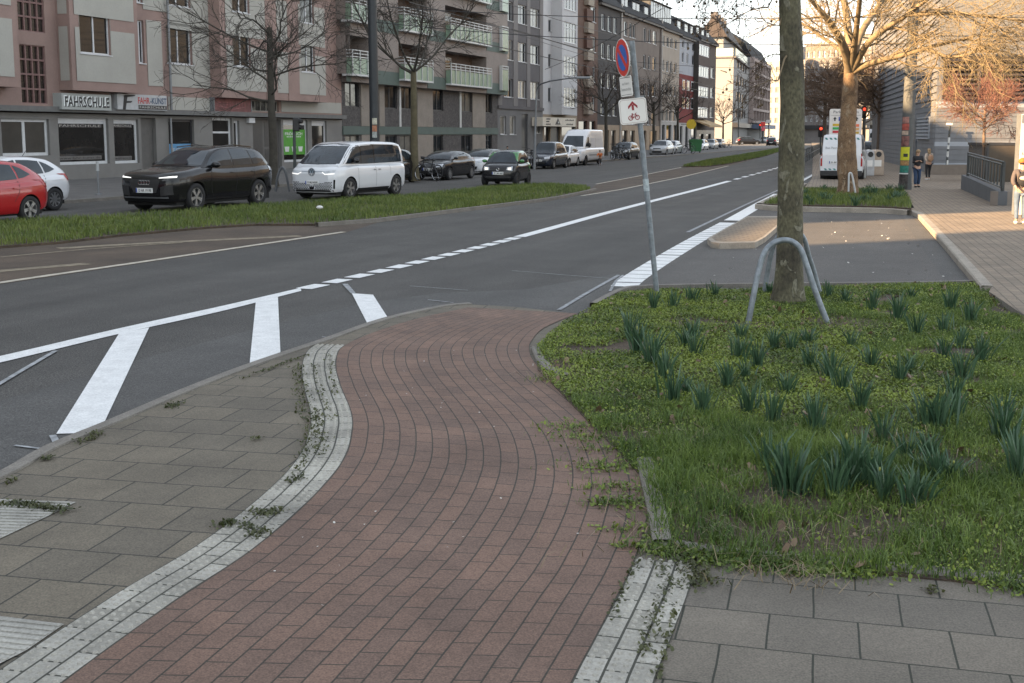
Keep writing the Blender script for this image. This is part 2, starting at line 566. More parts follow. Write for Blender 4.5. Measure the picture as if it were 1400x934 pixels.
def sheet(pts, z, uvdir=None, uvo=None, m=0, mb=None):
    """flat polygon at height z; UV in metres along uvdir"""
    mb = mb or MB()
    P = [Vector((p[0], p[1], z)) for p in pts]
    if uvdir is None:
        mb.face(P, m)
    else:
        u = Vector((uvdir[0], uvdir[1], 0)).normalized(); v = Vector((-u.y, u.x, 0)); o = uvo or Vector((0, 0, 0))
        mb.face(P, m, [((p - o).dot(u) + 40.0, (p - o).dot(v) + 40.0) for p in P])
    return mb

def GP(lst, z=0.0):
    return [G(x, y, z) for x, y in lst]

# ------------------------------------------------------------------ ground and road
gm = MB(); gm.face([(-1200, -300, -0.06), (1200, -300, -0.06), (1200, 1500, -0.06), (-1200, 1500, -0.06)])
struct(gm, 'ground', m_groundm)
rm = MB(); rm.face([(-150, -60, 0), (150, -60, 0), (150, 420, 0), (-150, 420, 0)])
road = struct(rm, 'road', m_asphalt)

ZP = 0.034                                           # foreground paving
K1 = GP([(-420, 820), (-200, 735), (-60, 676), (0, 651), (60, 617), (140, 584), (250, 537), (346, 500), (440, 468), (520, 440), (600, 422), (640, 418)], 0.0)
K1 = catmull(K1, 4)
def offset(pl, d):
    out = []
    for i in range(len(pl)):
        t = (pl[min(i + 1, len(pl) - 1)] - pl[max(i - 1, 0)]).normalized()
        out.append(pl[i] + Vector((t.y, -t.x, 0)) * d)
    return out
K1i = offset(K1, 0.115)

# smooth repair strip along the kerb
strip_far = GP([(-420, 690), (0, 548), (130, 512), (195, 491), (346, 451), (500, 414), (600, 401), (720, 396), (845, 374)])
s = MB(); poly = strip_far + GP([(853, 391), (838, 404), (790, 429)]) + list(reversed(K1))
s.face([(p.x, p.y, 0.004) for p in poly])
struct(s, 'road', m_asphalt2, road)

# brown track bed strips
tb = MB()
sheet(GP([(-200, 420), (0, 389), (235, 354), (470, 319), (528, 301), (431, 309), (350, 309), (285, 313), (163, 324), (81, 334), (0, 340), (-200, 362)]), 0.003, mb=tb)
sheet(GP([(782, 268), (848, 260), (931, 243), (996, 227.5), (1068, 208), (1042, 212), (996, 221), (938, 229), (870, 241), (820, 250), (806, 259)]), 0.003, mb=tb)
sheet([G(-200, 420) - SD * 20, G(-200, 420), G(-200, 362), G(-200, 362) - SD * 20], 0.003, mb=tb)
struct(tb, 'road', m_track, road)
ol = MB(); ol2 = MB()
def band(pl, w, z, mb, m=0, w2=None):
    pl = [Vector((p.x, p.y, z)) for p in pl]
    l = offset(pl, -w / 2); r = offset(pl, w / 2)
    for i in range(len(pl) - 1):
        mb.face([l[i], r[i], r[i + 1], l[i + 1]], m)
band([G(-200, 418) - SD * 20, G(-200, 418)], 0.16, 0.008, ol)
band(catmull(GP([(-200, 418), (0, 387), (235, 352.5), (470, 317.5)]), 4), 0.16, 0.008, ol)
band(GP([(-80, 384), (0, 371), (120, 361)]), 0.3, 0.008, ol2)
band(GP([(0, 352), (120, 341), (250, 332)]), 0.12, 0.008, ol2)
band(GP([(80, 340), (150, 336), (240, 331), (330, 327), (410, 323)]), 0.34, 0.008, ol2)
band(GP([(795, 268), (848, 259.5), (931, 242.5), (996, 227)]), 0.14, 0.008, ol)
band(GP([(815, 252), (870, 241.5), (934, 228.5)]), 0.12, 0.008, ol)
struct(ol, 'lane_marking', m_oldpaint, road)
struct(ol2, 'lane_marking', M('dirty_beige_paint', (0.2, 0.165, 0.115), rough=0.9, var=0.5, scale=4, fine=0.3), road)

# fresh white markings
wm = MB()
up = catmull(GP([(-260, 545), (0, 488), (165, 449.5), (300, 420), (411, 394.5)]), 5)
lo = catmull(GP([(-260, 557), (0, 497), (165, 457), (300, 427), (412, 398.5)]), 5)
for q_ in (up, lo): q_.insert(0, q_[0] + (q_[0] - q_[4]).normalized() * 14)
for i in range(len(up) - 1):
    wm.face([(p.x, p.y, 0.009) for p in (up[i], up[i + 1], lo[i + 1], lo[i])])
struct(wm, 'lane_marking', m_paint, road)
for bar in ([(163, 457), (204, 449), (140, 585), (112, 594), (77, 595)], [(350, 411), (380, 406), (384, 496), (370, 502), (341, 502)], [(481, 402), (510, 404), (535, 443), (530, 446), (503, 445)]):
    b = MB(); sheet(GP(bar), 0.0108, mb=b); struct(b, 'hatch_bar', m_paint, road)

def blocks(pl, w, period, fill, mb, z=0.009):
    n = int(sum((pl[i + 1] - pl[i]).length for i in range(len(pl) - 1)) / 0.04)
    q = resample(pl, n + 1)
    l = offset(q, -w / 2); r = offset(q, w / 2)
    for i in range(n):
        a = (i * 0.04) % period
        if a < fill:
            mb.face([(p.x, p.y, z) for p in (l[i], r[i], r[i + 1], l[i + 1])])
M2 = catmull(GP([(415, 395.5), (465, 384), (575, 358), (713, 323.5), (850, 286), (959, 258), (1024, 240.5), (1050, 233.5), (1075, 226)]), 8)
def cut(pl, y0, y1):
    return [p for p in pl if y0 <= p.y <= y1]
d = MB()
yA = G(715, 323).y; yB = G(1000, 247).y
blocks(cut(M2, 0, yA), 0.27, 0.70, 0.5, d)
band(cut(M2, yA - 0.3, yB), 0.27, 0.009, d)
blocks(cut(M2, yB, 200), 0.27, 3.0, 1.6, d)
struct(d, 'lane_marking', m_paint, road)
M3 = catmull(GP([(853, 392.5), (864, 383), (888, 367), (927, 343), (958, 325), (1000, 302), (1040, 279), (1065, 265.5), (1120, 234), (1150, 215)]), 8)
d = MB()
yA = G(1000, 303).y; yB = G(1066, 265).y; yC = G(1120, 234).y
blocks(cut(M3, 0, yA), 0.39, 0.52, 0.44, d)
band(cut(M3, yA - 0.1, yB), 0.39, 0.009, d)
band(cut(M3, yB, 200), 0.16, 0.009, d)
d2_ = MB(); band(GP([(940, 318), (1020, 280), (1100, 244), (1130, 228)]), 0.09, 0.009, d2_); struct(d2_, 'lane_marking', m_chalk, road)
struct(d, 'lane_marking', m_paint, road)
d = MB()
for pl, w in (([(-20, 538), (30, 508), (76, 481)], 0.05), ([(20, 611), (68, 617)], 0.03), ([(305, 511), (332, 514)], 0.03), ([(764, 425), (800, 403), (846, 377)], 0.06),
              ([(585, 411), (620, 415)], 0.03), ([(470, 389), (482, 402)], 0.05), ([(474, 389), (485, 402)], 0.03), ([(834, 399), (842, 385), (852, 377)], 0.04),
              ([(440, 462), (470, 464)], 0.02), ([(72, 597), (78, 608)], 0.05), ([(340, 503), (341, 511)], 0.05), ([(700, 371), (760, 376), (850, 383)], 0.02), ([(560, 392), (640, 398)], 0.02)):
    band(GP(pl), w, 0.0125, d)
struct(d, 'lane_marking', m_chalk, road)
d = MB()
for s_, o_ in ((-6, 8.6), (2, 8.9), (11, 9.2), (20, 9.4), (30, 9.5), (40, 9.5), (50, 9.5), (62, 9.5), (74, 9.5), (88, 9.5)):
    band([ST(s_, o_), ST(s_ + 3.2, o_ + 0.1)], 0.14, 0.009, d)
for s_ in range(20, 120, 9):
    band([ST(s_, 6.6), ST(s_ + 4, 6.6)], 0.12, 0.009, d)
struct(d, 'lane_marking', m_paint, road)

# ------------------------------------------------------------------ foreground kerb, slabs, cycle path, tactile strips
kb = MB()
n = len(K1)
kb.grid([[(p.x, p.y, -0.02) for p in K1], [(p.x, p.y, ZP - 0.004) for p in K1], [(p.x + 0.012 * 0, p.y, ZP + 0.012) for p in offset(K1, 0.015)], [(p.x, p.y, ZP + 0.012) for p in K1i], [(p.x, p.y, ZP - 0.02) for p in offset(K1, 0.12)]])
struct(kb, 'kerb', m_kerb, smooth=35)

LP = GP([(-140, 1110), (88, 932), (240, 822), (348, 750), (432, 676), (472, 625), (482, 584), (479, 560), (467, 531), (460, 507), (460, 490), (468, 475), (500, 459), (560, 438.5), (640, 420.5)], ZP)
RP = GP([(700, 1110), (782, 934), (833, 838), (868, 765), (886, 700), (884, 650), (862, 604), (828, 574), (790, 545), (752, 517), (730, 494), (724, 473), (738, 453), (760, 441), (790, 429)], ZP)
LP = catmull(LP, 6); RP = catmull(RP, 6)
LPa = list(LP); RPa = list(RP)
cl = [(a + b) / 2 for a, b in zip(LPa, RPa)]
arc = [0.0]
for i in range(1, len(cl)):
    arc.append(arc[-1] + (cl[i] - cl[i - 1]).length)
ROWS = 17
rp = MB()
rows = []; uvs = []
for i in range(len(cl)):
    rows.append([LPa[i].lerp(RPa[i], k / ROWS) + Vector((0, 0, 0.004)) for k in range(ROWS + 1)])
    uvs.append([(arc[i] + 0.004 * k, k * 0.115) for k in range(ROWS + 1)])
rp.grid(rows, uvs=uvs)
struct(rp, 'cycle_path', m_redbrick)

# grey slabs: left and right of the red path
u1 = G(157.9, 809) - G(64.7, 800.8)
lp = MB(); sheet([(p.x, p.y) for p in offset(K1, 0.11)] + [(p.x, p.y) for p in GP([(700, 419), (792, 429), (900, 600), (893, 745), (860, 800), (700, 1110), (-900, 1110)], ZP)], ZP - 0.003, u1, G(157.9, 809), mb=lp)
struct(lp, 'pavement', m_slab)
u2 = G(1160, 864.7) - G(1039.3, 852.6)
lp = MB(); sheet(GP([(893, 745), (990, 758), (1150, 772), (1300, 786), (1400, 797), (1700, 830), (1900, 1110), (700, 1110), (782, 934), (867, 770)], ZP), ZP + 0.0, u2, G(1039.3, 852.6), mb=lp)
struct(lp, 'pavement', m_slabr)

def tactile(edge, side, i0, i1, rows=3, w=0.105, skip=()):
    """three rows of knobbed white blocks along an edge polyline"""
    e = resample(edge[i0:i1], 60)
    L = [0.0]
    for i in range(1, 60):
        L.append(L[-1] + (e[i] - e[i - 1]).length)
    mb = MB()
    lines = [offset(e, side * w * k) for k in range(rows + 1)]
    rws = []; uv = []
    for i in range(60):
        rws.append([lines[k][i] + Vector((0, 0, 0.0045)) for k in range(rows + 1)]); uv.append([(L[i], k * w) for k in range(rows + 1)])
    mb.grid(rws, uvs=uv)
    # knobs
    for k in range(rows):
        for j in range(2):
            ln = offset(e, side * w * (k + 0.27 + 0.46 * j))
            q = resample(ln, int(L[-1] / 0.054))
            for i, p in enumerate(q):
                off = ((i * 0.054 + (0.107 if k % 2 else 0)) % 0.215)
                r = 0.0145
                c = p + Vector((0, 0, 0.0045))
                ring = [c + Vector((math.cos(a * PI / 3) * r, math.sin(a * PI / 3) * r, 0)) for a in range(6)]
                rg2 = [c + Vector((math.cos(a * PI / 3) * r * 0.6, math.sin(a * PI / 3) * r * 0.6, 0.008)) for a in range(6)]
                uvc = (0.1, 0.05)
                for a in range(6):
                    b = (a + 1) % 6
                    mb.face([ring[a], ring[b], rg2[b], rg2[a]], 0, [uvc] * 4)
                mb.face(rg2, 0, [uvc] * 6)
    return struct(mb, 'tactile_strip', m_tact)
tactile(LPa, -1, 0, 6 * 11 + 2)
tactile(RPa, 1, 0, 6 * 3 + 1)

def ribbed(poly_px, along_px):
    P = GP(poly_px, ZP)
    a = (G(*along_px[1]) - G(*along_px[0])).normalized()
    mb = MB(); sheet([(p.x, p.y) for p in P], ZP + 0.003, mb=mb)
    b = Vector((-a.y, a.x, 0))
    # ribs clipped to the polygon by sampling
    os = [p.dot(b) for p in P]
    o = min(os) + 0.03
    xs = [(p.x, p.y) for p in P]
    while o < max(os):
        run = []
        t0 = min(p.dot(a) for p in P); t1 = max(p.dot(a) for p in P)
        ts = np.arange(t0, t1, 0.02)
        X = ts * a.x + o * b.x; Y = ts * a.y + o * b.y
        k = inside(X, Y, xs)
        if k.any():
            i = np.where(k)[0]; p0 = Vector((X[i[0]], Y[i[0]], ZP)); p1 = Vector((X[i[-1]], Y[i[-1]], ZP))
            if (p1 - p0).length > 0.06:
                c = [p0 - b * 0.012, p1 - b * 0.012, p1 + b * 0.012, p0 + b * 0.012]
                mb.prism([(q.x, q.y) for q in c], ZP + 0.003, ZP + 0.009)
        o += 0.05
    return struct(mb, 'guidance_slab', m_rib)
ribbed([(-120, 833), (0, 843), (88, 854), (36, 890), (0, 908), (-120, 955)], ((0, 845), (88, 854)))
ribbed([(-45, 690), (0, 683), (104, 687), (66, 706), (0, 737), (-45, 759)], ((0, 684), (104, 687)))

# ------------------------------------------------------------------ planted bed in the foreground
ZB = 0.043
BED = GP([(893, 750), (990, 764), (1150, 779), (1300, 793), (1400, 804), (1760, 845), (1700, 600), (1540, 480), (1400, 421), (1352, 388), (1200, 391), (1000, 399), (900, 397), (850, 402), (812, 420), (765, 447), (734, 476), (735, 505), (760, 530), (800, 572), (850, 622), (884, 660)], ZB)
bedpoly = [(p.x, p.y) for p in BED]
bd = MB()
bd.prism(bedpoly, -0.02, ZB)
struct(bd, 'soil', m_soil)
# stone edging of the bed
def edging(px, w, z0, z1, mat=m_kerb, side=1, name='kerb', zpx=None, seg=0.0):
    e = catmull(GP(px, z0 if zpx is None else zpx), 5)
    i = offset(e, side * w)
    mb = MB()
    mb.grid([[(p.x, p.y, z0 - 0.05) for p in e], [(p.x, p.y, z1 - 0.012) for p in e], [(p.x, p.y, z1) for p in offset(e, side * 0.014)], [(p.x, p.y, z1) for p in i], [(p.x, p.y, z0 - 0.05) for p in i]])
    return struct(mb, name, mat, smooth=35)
edging([(870, 633), (878, 670), (887, 712), (892, 747)], 0.1, ZP, ZP + 0.04, side=-1)
edging([(726, 478), (735, 497), (752, 511), (772, 518)], 0.08, ZP, ZP + 0.035, side=-1)
edging([(893, 747), (990, 762), (1150, 777), (1300, 791), (1400, 802), (1600, 826)], 0.1, ZP, ZP + 0.022, side=-1)
edging([(806, 420), (822, 411), (845, 400), (870, 395.5), (960, 393), (1100, 391.5), (1250, 390), (1335, 388)], 0.1, 0.0, 0.06, side=1)

# ------------------------------------------------------------------ parking bay, right pavement, island, second bed
by = MB(); sheet(GP([(853, 393), (960, 330), (1036, 285), (1051, 285), (1098, 286), (1238, 290), (1254, 300), (1330, 389), (1200, 393), (960, 397), (870, 399)]), 0.0045, mb=by)
struct(by, 'road', m_bay, road)
gt = MB(); sheet(GP([(1226, 289), (1254, 299), (1330, 389), (1296, 390)]), 0.008, mb=gt)
struct(gt, 'gutter', m_asphalt2)
ZW = 0.12
kb_bot = GP([(1190, 291.5), (1215, 292), (1240, 293.5), (1252, 297), (1258, 303), (1290, 340), (1328, 387), (1340, 402)], 0.0)
kb_bot = catmull(kb_bot, 4)
rk = MB()
kin = offset(kb_bot, -0.16)
rk.grid([[(p.x, p.y, -0.02) for p in kb_bot], [(p.x, p.y, ZW - 0.02) for p in kb_bot], [(p.x, p.y, ZW) for p in offset(kb_bot, -0.02)], [(p.x, p.y, ZW) for p in kin], [(p.x, p.y, 0) for p in kin]])
pe, qe = kb_bot[-1], kin[-1]; rk.face([(pe.x, pe.y, -0.02), (pe.x, pe.y, ZW - 0.02), (qe.x, qe.y, ZW), (qe.x, qe.y, 0)])
struct(rk, 'kerb', m_kerbl, smooth=35)
# right pavement: from the bay kerb to the right, and onward up the street
wk = [p for p in kin if p.y < G(1254, 297).y + 0.4]
WALK = [(p.x, p.y) for p in GP([(1110, 244), (1100, 256), (1235, 258), (1250, 284)], ZW)] + [(kin[i].x, kin[i].y) for i in range(len(kin)) if kin[i].y < G(1250, 290).y] + [(p.x, p.y) for p in GP([(1352, 398), (1392, 425), (1530, 500), (1760, 640)], ZW)] + [(60, 12), (140, 60), (140, 400), (100, 400)]
far_r = G(1112, 205); WALK += [(far_r.x, far_r.y)]
wp = MB(); sheet(WALK, ZW - 0.004, G(1350, 382) - G(1250, 290), G(1300, 340), mb=wp)
struct(wp, 'pavement', m_walk)
wp = MB(); wp.prism(WALK, -0.02, ZW - 0.008); struct(wp, 'pavement', m_kerb)
fs = MB()
e = GP([(1098, 259), (1104, 250), (1110, 243), (1112, 205)], 0.0)
# second bed
ZB2 = 0.16
BED2 = GP([(1044, 279), (1098, 280.5), (1200, 282), (1234, 284), (1246, 285), (1243, 273), (1236, 262), (1150, 259), (1098, 260), (1072, 268)], ZB2)
b2 = MB(); b2.prism([(p.x, p.y) for p in BED2], -0.02, ZB2); struct(b2, 'soil', m_soil)
edging([(1032, 286), (1051, 288), (1098, 290), (1200, 292), (1240, 295)], 0.16, 0.0, 0.15, mat=m_kerbl, side=-1)
edging([(1034, 284), (1062, 271), (1098, 255)], 0.16, 0.0, 0.14, mat=m_kerbl, side=1)
# island
ISL = GP([(967, 334), (972, 339), (984, 341), (1032, 340), (1046, 332), (1068, 312), (1078, 302), (1022, 302), (992, 319)], 0.0)
ic = sum(ISL, Vector()) / len(ISL)
ik = MB(); ik.prism([(p.x, p.y) for p in ISL], -0.02, 0.12)
struct(ik, 'kerb', m_kerbl)
it = MB(); sheet([tuple((ic + (p - ic) * 0.9).xy) for p in ISL], 0.124, G(1035, 336) - G(975, 337), ic, mb=it)
struct(it, 'traffic_island', m_islandp)

# ------------------------------------------------------------------ medians and left pavement
MED = GP([(-260, 362), (-60, 345), (0, 340), (81, 334), (163, 324), (285, 313), (350, 309), (431, 309), (500, 304), (528, 301), (640, 287), (750, 273), (790, 265), (808, 261), (800, 257), (750, 254), (657, 259), (565, 269), (380, 282), (180, 297), (0, 307), (-260, 325)], 0.0)
MED[0] = MED[0] - SD * 22; MED[-1] = MED[-1] - SD * 22
md = MB(); md.prism([(p.x, p.y) for p in MED], -0.02, 0.05); struct(md, 'soil', m_soil)
edging([(431, 310), (500, 305), (528, 302), (640, 288), (750, 274), (790, 266), (812, 261)], 0.12, 0.0, 0.1, side=1, mat=m_kerb)
MED2 = GP([(931, 229), (962, 221.5), (1030, 210), (1068, 203), (1085, 200), (1085, 204), (1068, 207), (1042, 215), (996, 224.5), (970, 228)], 0.0)
md = MB(); md.prism([(p.x, p.y) for p in MED2], -0.02, 0.05); struct(md, 'soil', m_soil)
OK_ = so(G(130, 275))[1]                              # street coordinate of the left kerb
lw = MB()
pl = [ST(-60, OK_), ST(220, OK_), ST(220, -1), ST(-60, -1)]
sheet(pl, 0.1, SD, A0, mb=lw)
struct(lw, 'pavement', m_walk2)
lk = MB(); lk.box(0, 280, -0.14, 0.0, -0.02, 0.104, Matrix.Translation(ST(-60, OK_)) @ Matrix.Rotation(YAW, 4, 'Z'))
struct(lk, 'kerb', m_kerb)
# ------------------------------------------------------------------ facades
class Fac:
    """a vertical facade plane: s along it, z up, off out of it"""
    def __init__(s, A, d):
        s.A = Vector((A[0], A[1], 0)); s.d = Vector((d[0], d[1], 0)).normalized(); s.n = Vector((s.d.y, -s.d.x, 0))
    def W(s, a, z, off=0.0):
        p = s.A + s.d * a + s.n * off
        return Vector((p.x, p.y, z))
    def P(s, px, py, off=0.0):
        r = ray(px, py); A = s.A + s.n * off - Vector((0, 0, CAMH))
        t = A.dot(s.n) / r.dot(s.n)
        q = r * t - A
        return q.dot(s.d), q.z + 0.0
    def sx(s, px, py=150, off=0.0):
        return s.P(px, py, off)[0]
    def zy(s, px, py, off=0.0):
        return s.P(px, py, off)[1]
    def R(s, x0, y0, x1, y1, off=0.0):
        """pixel rectangle (perspective) -> s0,s1,z0,z1, heights read at its left edge"""
        a = s.P(x0, y0, off); b = s.P(x0, y1, off); c = s.P(x1, (y0 + y1) / 2, off)
        return (a[0], c[0], min(a[1], b[1]), max(a[1], b[1]))
    def Rm(s, x0, y0, x1, y1, off=0.0):
        """same, heights read at its middle"""
        a = s.P(x0, (y0 + y1) / 2, off); c = s.P(x1, (y0 + y1) / 2, off); xm = (x0 + x1) / 2
        return (a[0], c[0], s.zy(xm, y1, off), s.zy(xm, y0, off))
    def quad(s, mb, s0, s1, z0, z1, off, m=0):
        mb.face([s.W(s0, z0, off), s.W(s1, z0, off), s.W(s1, z1, off), s.W(s0, z1, off)], m, [(s0, z0), (s1, z0), (s1, z1), (s0, z1)])
    def box(s, mb, s0, s1, z0, z1, o0, o1, m=0):
        X = Matrix(((s.d.x, s.n.x, 0, s.A.x), (s.d.y, s.n.y, 0, s.A.y), (0, 0, 1, 0), (0, 0, 0, 1)))
        mb.box(s0, s1, o0, o1, z0, z1, X, m)
    def wall(s, mb, s0, s1, z0, z1, off, holes=(), rev=0.15, m=0, mr=None):
        ss = sorted({round(v, 4) for v in [s0, s1] + [h[0] for h in holes] + [h[1] for h in holes] if s0 - 1e-4 <= v <= s1 + 1e-4})
        zz = sorted({round(v, 4) for v in [z0, z1] + [h[2] for h in holes] + [h[3] for h in holes] if z0 - 1e-4 <= v <= z1 + 1e-4})
        for i in range(len(ss) - 1):
            for j in range(len(zz) - 1):
                a, b, c, d = ss[i], ss[i + 1], zz[j], zz[j + 1]
                if b - a < 1e-4 or d - c < 1e-4: continue
                cs, cz = (a + b) / 2, (c + d) / 2
                if any(h[0] < cs < h[1] and h[2] < cz < h[3] for h in holes): continue
                s.quad(mb, a, b, c, d, off, m)
        mr = m if mr is None else mr
        for h in holes:
            a, b, c, d = h[:4]
            r = h[4] if len(h) > 4 else rev
            for P in ((s.W(a, c, off), s.W(b, c, off), s.W(b, c, off - r), s.W(a, c, off - r)), (s.W(a, d, off), s.W(b, d, off), s.W(b, d, off - r), s.W(a, d, off - r)),
                      (s.W(a, c, off), s.W(a, d, off), s.W(a, d, off - r), s.W(a, c, off - r)), (s.W(b, c, off), s.W(b, d, off), s.W(b, d, off - r), s.W(b, c, off - r))):
                mb.face(P, mr, [(0, 0), (0.2, 0), (0.2, 0.2), (0, 0.2)])

m_white = M('white_window_frame', (0.55, 0.56, 0.57), rough=0.5, var=0.08)
m_darkframe = M('dark_window_frame', (0.03, 0.03, 0.033), rough=0.4, var=0.1)
m_pane = glass('window_pane')
m_panelit = glass('pale_curtained_pane', (0.16, 0.15, 0.13), rough=0.15)
m_zinc = M('zinc', (0.2, 0.21, 0.22), rough=0.45, metal=0.4, var=0.15)
m_roofd = M('dark_roof_tiles', (0.018, 0.018, 0.02), rough=0.95, var=0.3, scale=6, bump=0.4, bscale=20)
m_slate = M('slate_cladding', (0.045, 0.047, 0.052), rough=0.6, var=0.2, scale=5)
m_roofr = M('brown_roof_tiles', (0.055, 0.043, 0.037), rough=0.8, var=0.3, scale=6, bump=0.4, bscale=20)

def win(f, h, root, off=0.0, rev=0.15, fm=None, pm=None, mull=1, trans=0, fw=0.07, sill=True, name='window', blind=0.0):
    """window: frame (> pane) set into a hole of the facade"""
    fm = fm or m_white; pm = pm or m_pane
    a, b, c, d = h[:4]; o = off - rev
    mb = MB()
    f.box(mb, a, a + fw, c, d, o, o + 0.06); f.box(mb, b - fw, b, c, d, o, o + 0.06)
    f.box(mb, a + fw, b - fw, c, c + fw, o, o + 0.06); f.box(mb, a + fw, b - fw, d - fw, d, o, o + 0.06)
    for k in range(mull):
        x = a + (b - a) * (k + 1) / (mull + 1)
        f.box(mb, x - fw * 0.6, x + fw * 0.6, c + fw, d - fw, o, o + 0.055)
    for k in range(trans):
        z = c + (d - c) * (0.72 if trans == 1 else (k + 1) / (trans + 1))
        f.box(mb, a + fw, b - fw, z - fw * 0.4, z + fw * 0.4, o, o + 0.05)
    if sill:
        f.box(mb, a - 0.06, b + 0.06, c - 0.05, c - 0.003, off - rev + 0.02, off + 0.07)
    w = part(mb, name, fm, root)
    pb = MB(); f.quad(pb, a + 0.01, b - 0.01, c + 0.01, d - 0.01, o + 0.02)
    part(pb, 'pane', pm, w, root=root)
    if blind:
        bb = MB(); f.quad(bb, a + fw, b - fw, d - (d - c) * blind, d - fw, o + 0.03)
        part(bb, 'blind', m_white, w, root=root)
    return w

def shell(f, mb, s0, s1, z0, z1, depth=12.0, m=0, front=False, off=0.0):
    """sides, back and top of a building"""
    c = [f.W(s0, 0, off), f.W(s1, 0, off), f.W(s1, 0, -depth), f.W(s0, 0, -depth)]
    up = lambda p, z: Vector((p.x, p.y, z))
    for i, j in ((1, 2), (2, 3), (3, 0)):
        L = (c[j] - c[i]).length
        mb.face([up(c[i], z0), up(c[j], z0), up(c[j], z1), up(c[i], z1)], m, [(0, z0), (L, z0), (L, z1), (0, z1)])
    mb.face([up(p, z1) for p in c], m, [(0, 0), (1, 0), (1, 1), (0, 1)])
    if front:
        mb.face([up(c[0], z0), up(c[1], z0), up(c[1], z1), up(c[0], z1)], m, [(s0, z0), (s1, z0), (s1, z1), (s0, z1)])

def gable_roof(f, root, s0, s1, z, ridge, depth=12.0, over=0.4, mat=None, mansard=None, hip=0.0):
    mb = MB()
    if mansard:
        ds, dz = mansard
        prof = [(over, z), (over - 0.02, z + 0.12), (-ds, z + dz), (-depth / 2, z + ridge), (-depth + ds, z + dz), (-depth - over, z)]
    else:
        prof = [(over, z), (over - 0.02, z + 0.1), (-depth / 2, z + ridge), (-depth - over, z)]
    k = len(prof)
    A = [f.W(s0 + (hip if i not in (0, 1, k - 1) else 0), p[1], p[0]) for i, p in enumerate(prof)]
    B = [f.W(s1 - (hip if i not in (0, 1, k - 1) else 0), p[1], p[0]) for i, p in enumerate(prof)]
    mb.grid([A, B], closed=True)
    mb.face(A); mb.face(B)
    return part(mb, 'roof', mat or m_roofd, root)

def dormer(f, root, roof, s0, s1, z0, z1, o1, o0=-0.4, mat=None):
    mb = MB(); f.box(mb, s0, s1, z0, z1, -o1, -o0 * -1 if False else o0)
    d = part(mb, 'dormer', mat or m_slate, root)
    mb = MB(); f.box(mb, s0 - 0.15, s1 + 0.15, z1, z1 + 0.12, -o1, o0 + 0.2)
    part(mb, 'dormer_roof', m_roofd, d, root=root)
    n = max(1, int((s1 - s0) / 1.3))
    for k in range(n):
        a = s0 + (s1 - s0) * (k + 0.12) / n; b = s0 + (s1 - s0) * (k + 0.88) / n
        wb = MB(); f.box(wb, a, b, z0 + 0.25, z1 - 0.12, o0 - 0.02, o0 + 0.03)
        part(wb, 'window', m_white, d, root=root)
        wb = MB(); f.box(wb, a + 0.09, b - 0.09, z0 + 0.34, z1 - 0.21, o0 + 0.02, o0 + 0.035)
        part(wb, 'pane', m_pane, d, root=root)

LF = Fac(A0, SD)                                       # the straight left building line

def bldg(name, label, px0, px1, off=0.0, cat='building', group=None):
    t = thing(name, label, cat, LF.W(LF.sx(px0, 180, off), 0, off), world=True, group=group)
    return t

# ---- 1: pink and cream building with the driving school
m_pink = M('pink_render', (0.275, 0.19, 0.165), rough=0.85, var=0.14, scale=0.5, fine=0.08, bscale=30)
m_cream = M('cream_panels', (0.36, 0.35, 0.315), rough=0.85, var=0.08, scale=0.5, fine=0.05, bscale=20)
m_greyshop = M('grey_shopfront', (0.165, 0.16, 0.152), rough=0.6, var=0.12, scale=1.0)
m_ledge = M('dark_ledge', (0.12, 0.12, 0.117), rough=0.6, var=0.15)
f = LF
B1 = bldg('apartment_building', 'pink and cream apartment building with a driving school in its ground floor', 0, 467)
e1 = f.sx(467.5, 160); b1s = -13.0
H1 = 22.0
zl0 = f.zy(226, 158.5); zl1 = f.zy(226, 150.5)
sh = []        # ground-floor holes
shop = [(79, 161, 149, 226), (155, 163, 190, 224), (230, 163, 266, 226), (290, 160, 318, 232), (319.5, 165, 328, 232), (345, 162, 385, 233), (387, 164, 421, 222), (426, 165, 447, 222), (-60, 160, -5, 216), (1, 162, 68, 214), (192, 161, 214, 236)]
hs = [f.R(*r) for r in shop]
mb = MB()
f.wall(mb, b1s, e1, 0.1, zl0, 0, [(h[0], h[1], max(h[2], 0.12), min(h[3], zl0 - 0.05), 0.25) for h in hs], m=0)
part(mb, 'shopfront_wall', m_greyshop, B1)
mb = MB()
f.box(mb, b1s, e1, zl0 + 0.06, zl1, -0.2, 0.35)
part(mb, 'ledge', m_ledge, B1)
hs = [(h[0], h[1], max(h[2], 0.12), min(h[3], zl0 - 0.05)) for h in hs]
m_paneshop = glass('shop_pane', (0.022, 0.02, 0.018), rough=0.03)
m_brownpane = glass('brown_screen', (0.05, 0.047, 0.042), rough=0.3)
for k, h in enumerate(hs):
    if k in (5, 10):
        d = MB(); f.box(d, h[0], h[1], h[2], h[3], -0.28, -0.2)
        dd = part(d, 'door', M('grey_door', (0.1, 0.095, 0.09), rough=0.6), B1)
        if k == 5:
            q = MB(); w = h[1] - h[0]
            for a, b, c, e in ((0.05, 0.42, 0.2, 0.97), (0.5, 0.93, 0.45, 0.95), (0.5, 0.93, 0.05, 0.4)):
                f.box(q, h[0] + a * w, h[0] + b * w, h[2] + c * (h[3] - h[2]), h[2] + e * (h[3] - h[2]), -0.2, -0.185)
            part(q, 'door_panel', M('dark_door_panel', (0.055, 0.052, 0.05), rough=0.4), dd, root=B1)
        continue
    fm = m_darkframe if k == 2 else m_white
    win(f, h, B1, 0, 0.2, fm=fm, pm=m_brownpane if k in (8, 9) else m_paneshop, mull=1 if k == 9 else 0, trans=1 if k == 3 else 0, fw=0.13, sill=False, name='shop_window', blind=0.12 if k in (0, 1, 6, 7) else 0)
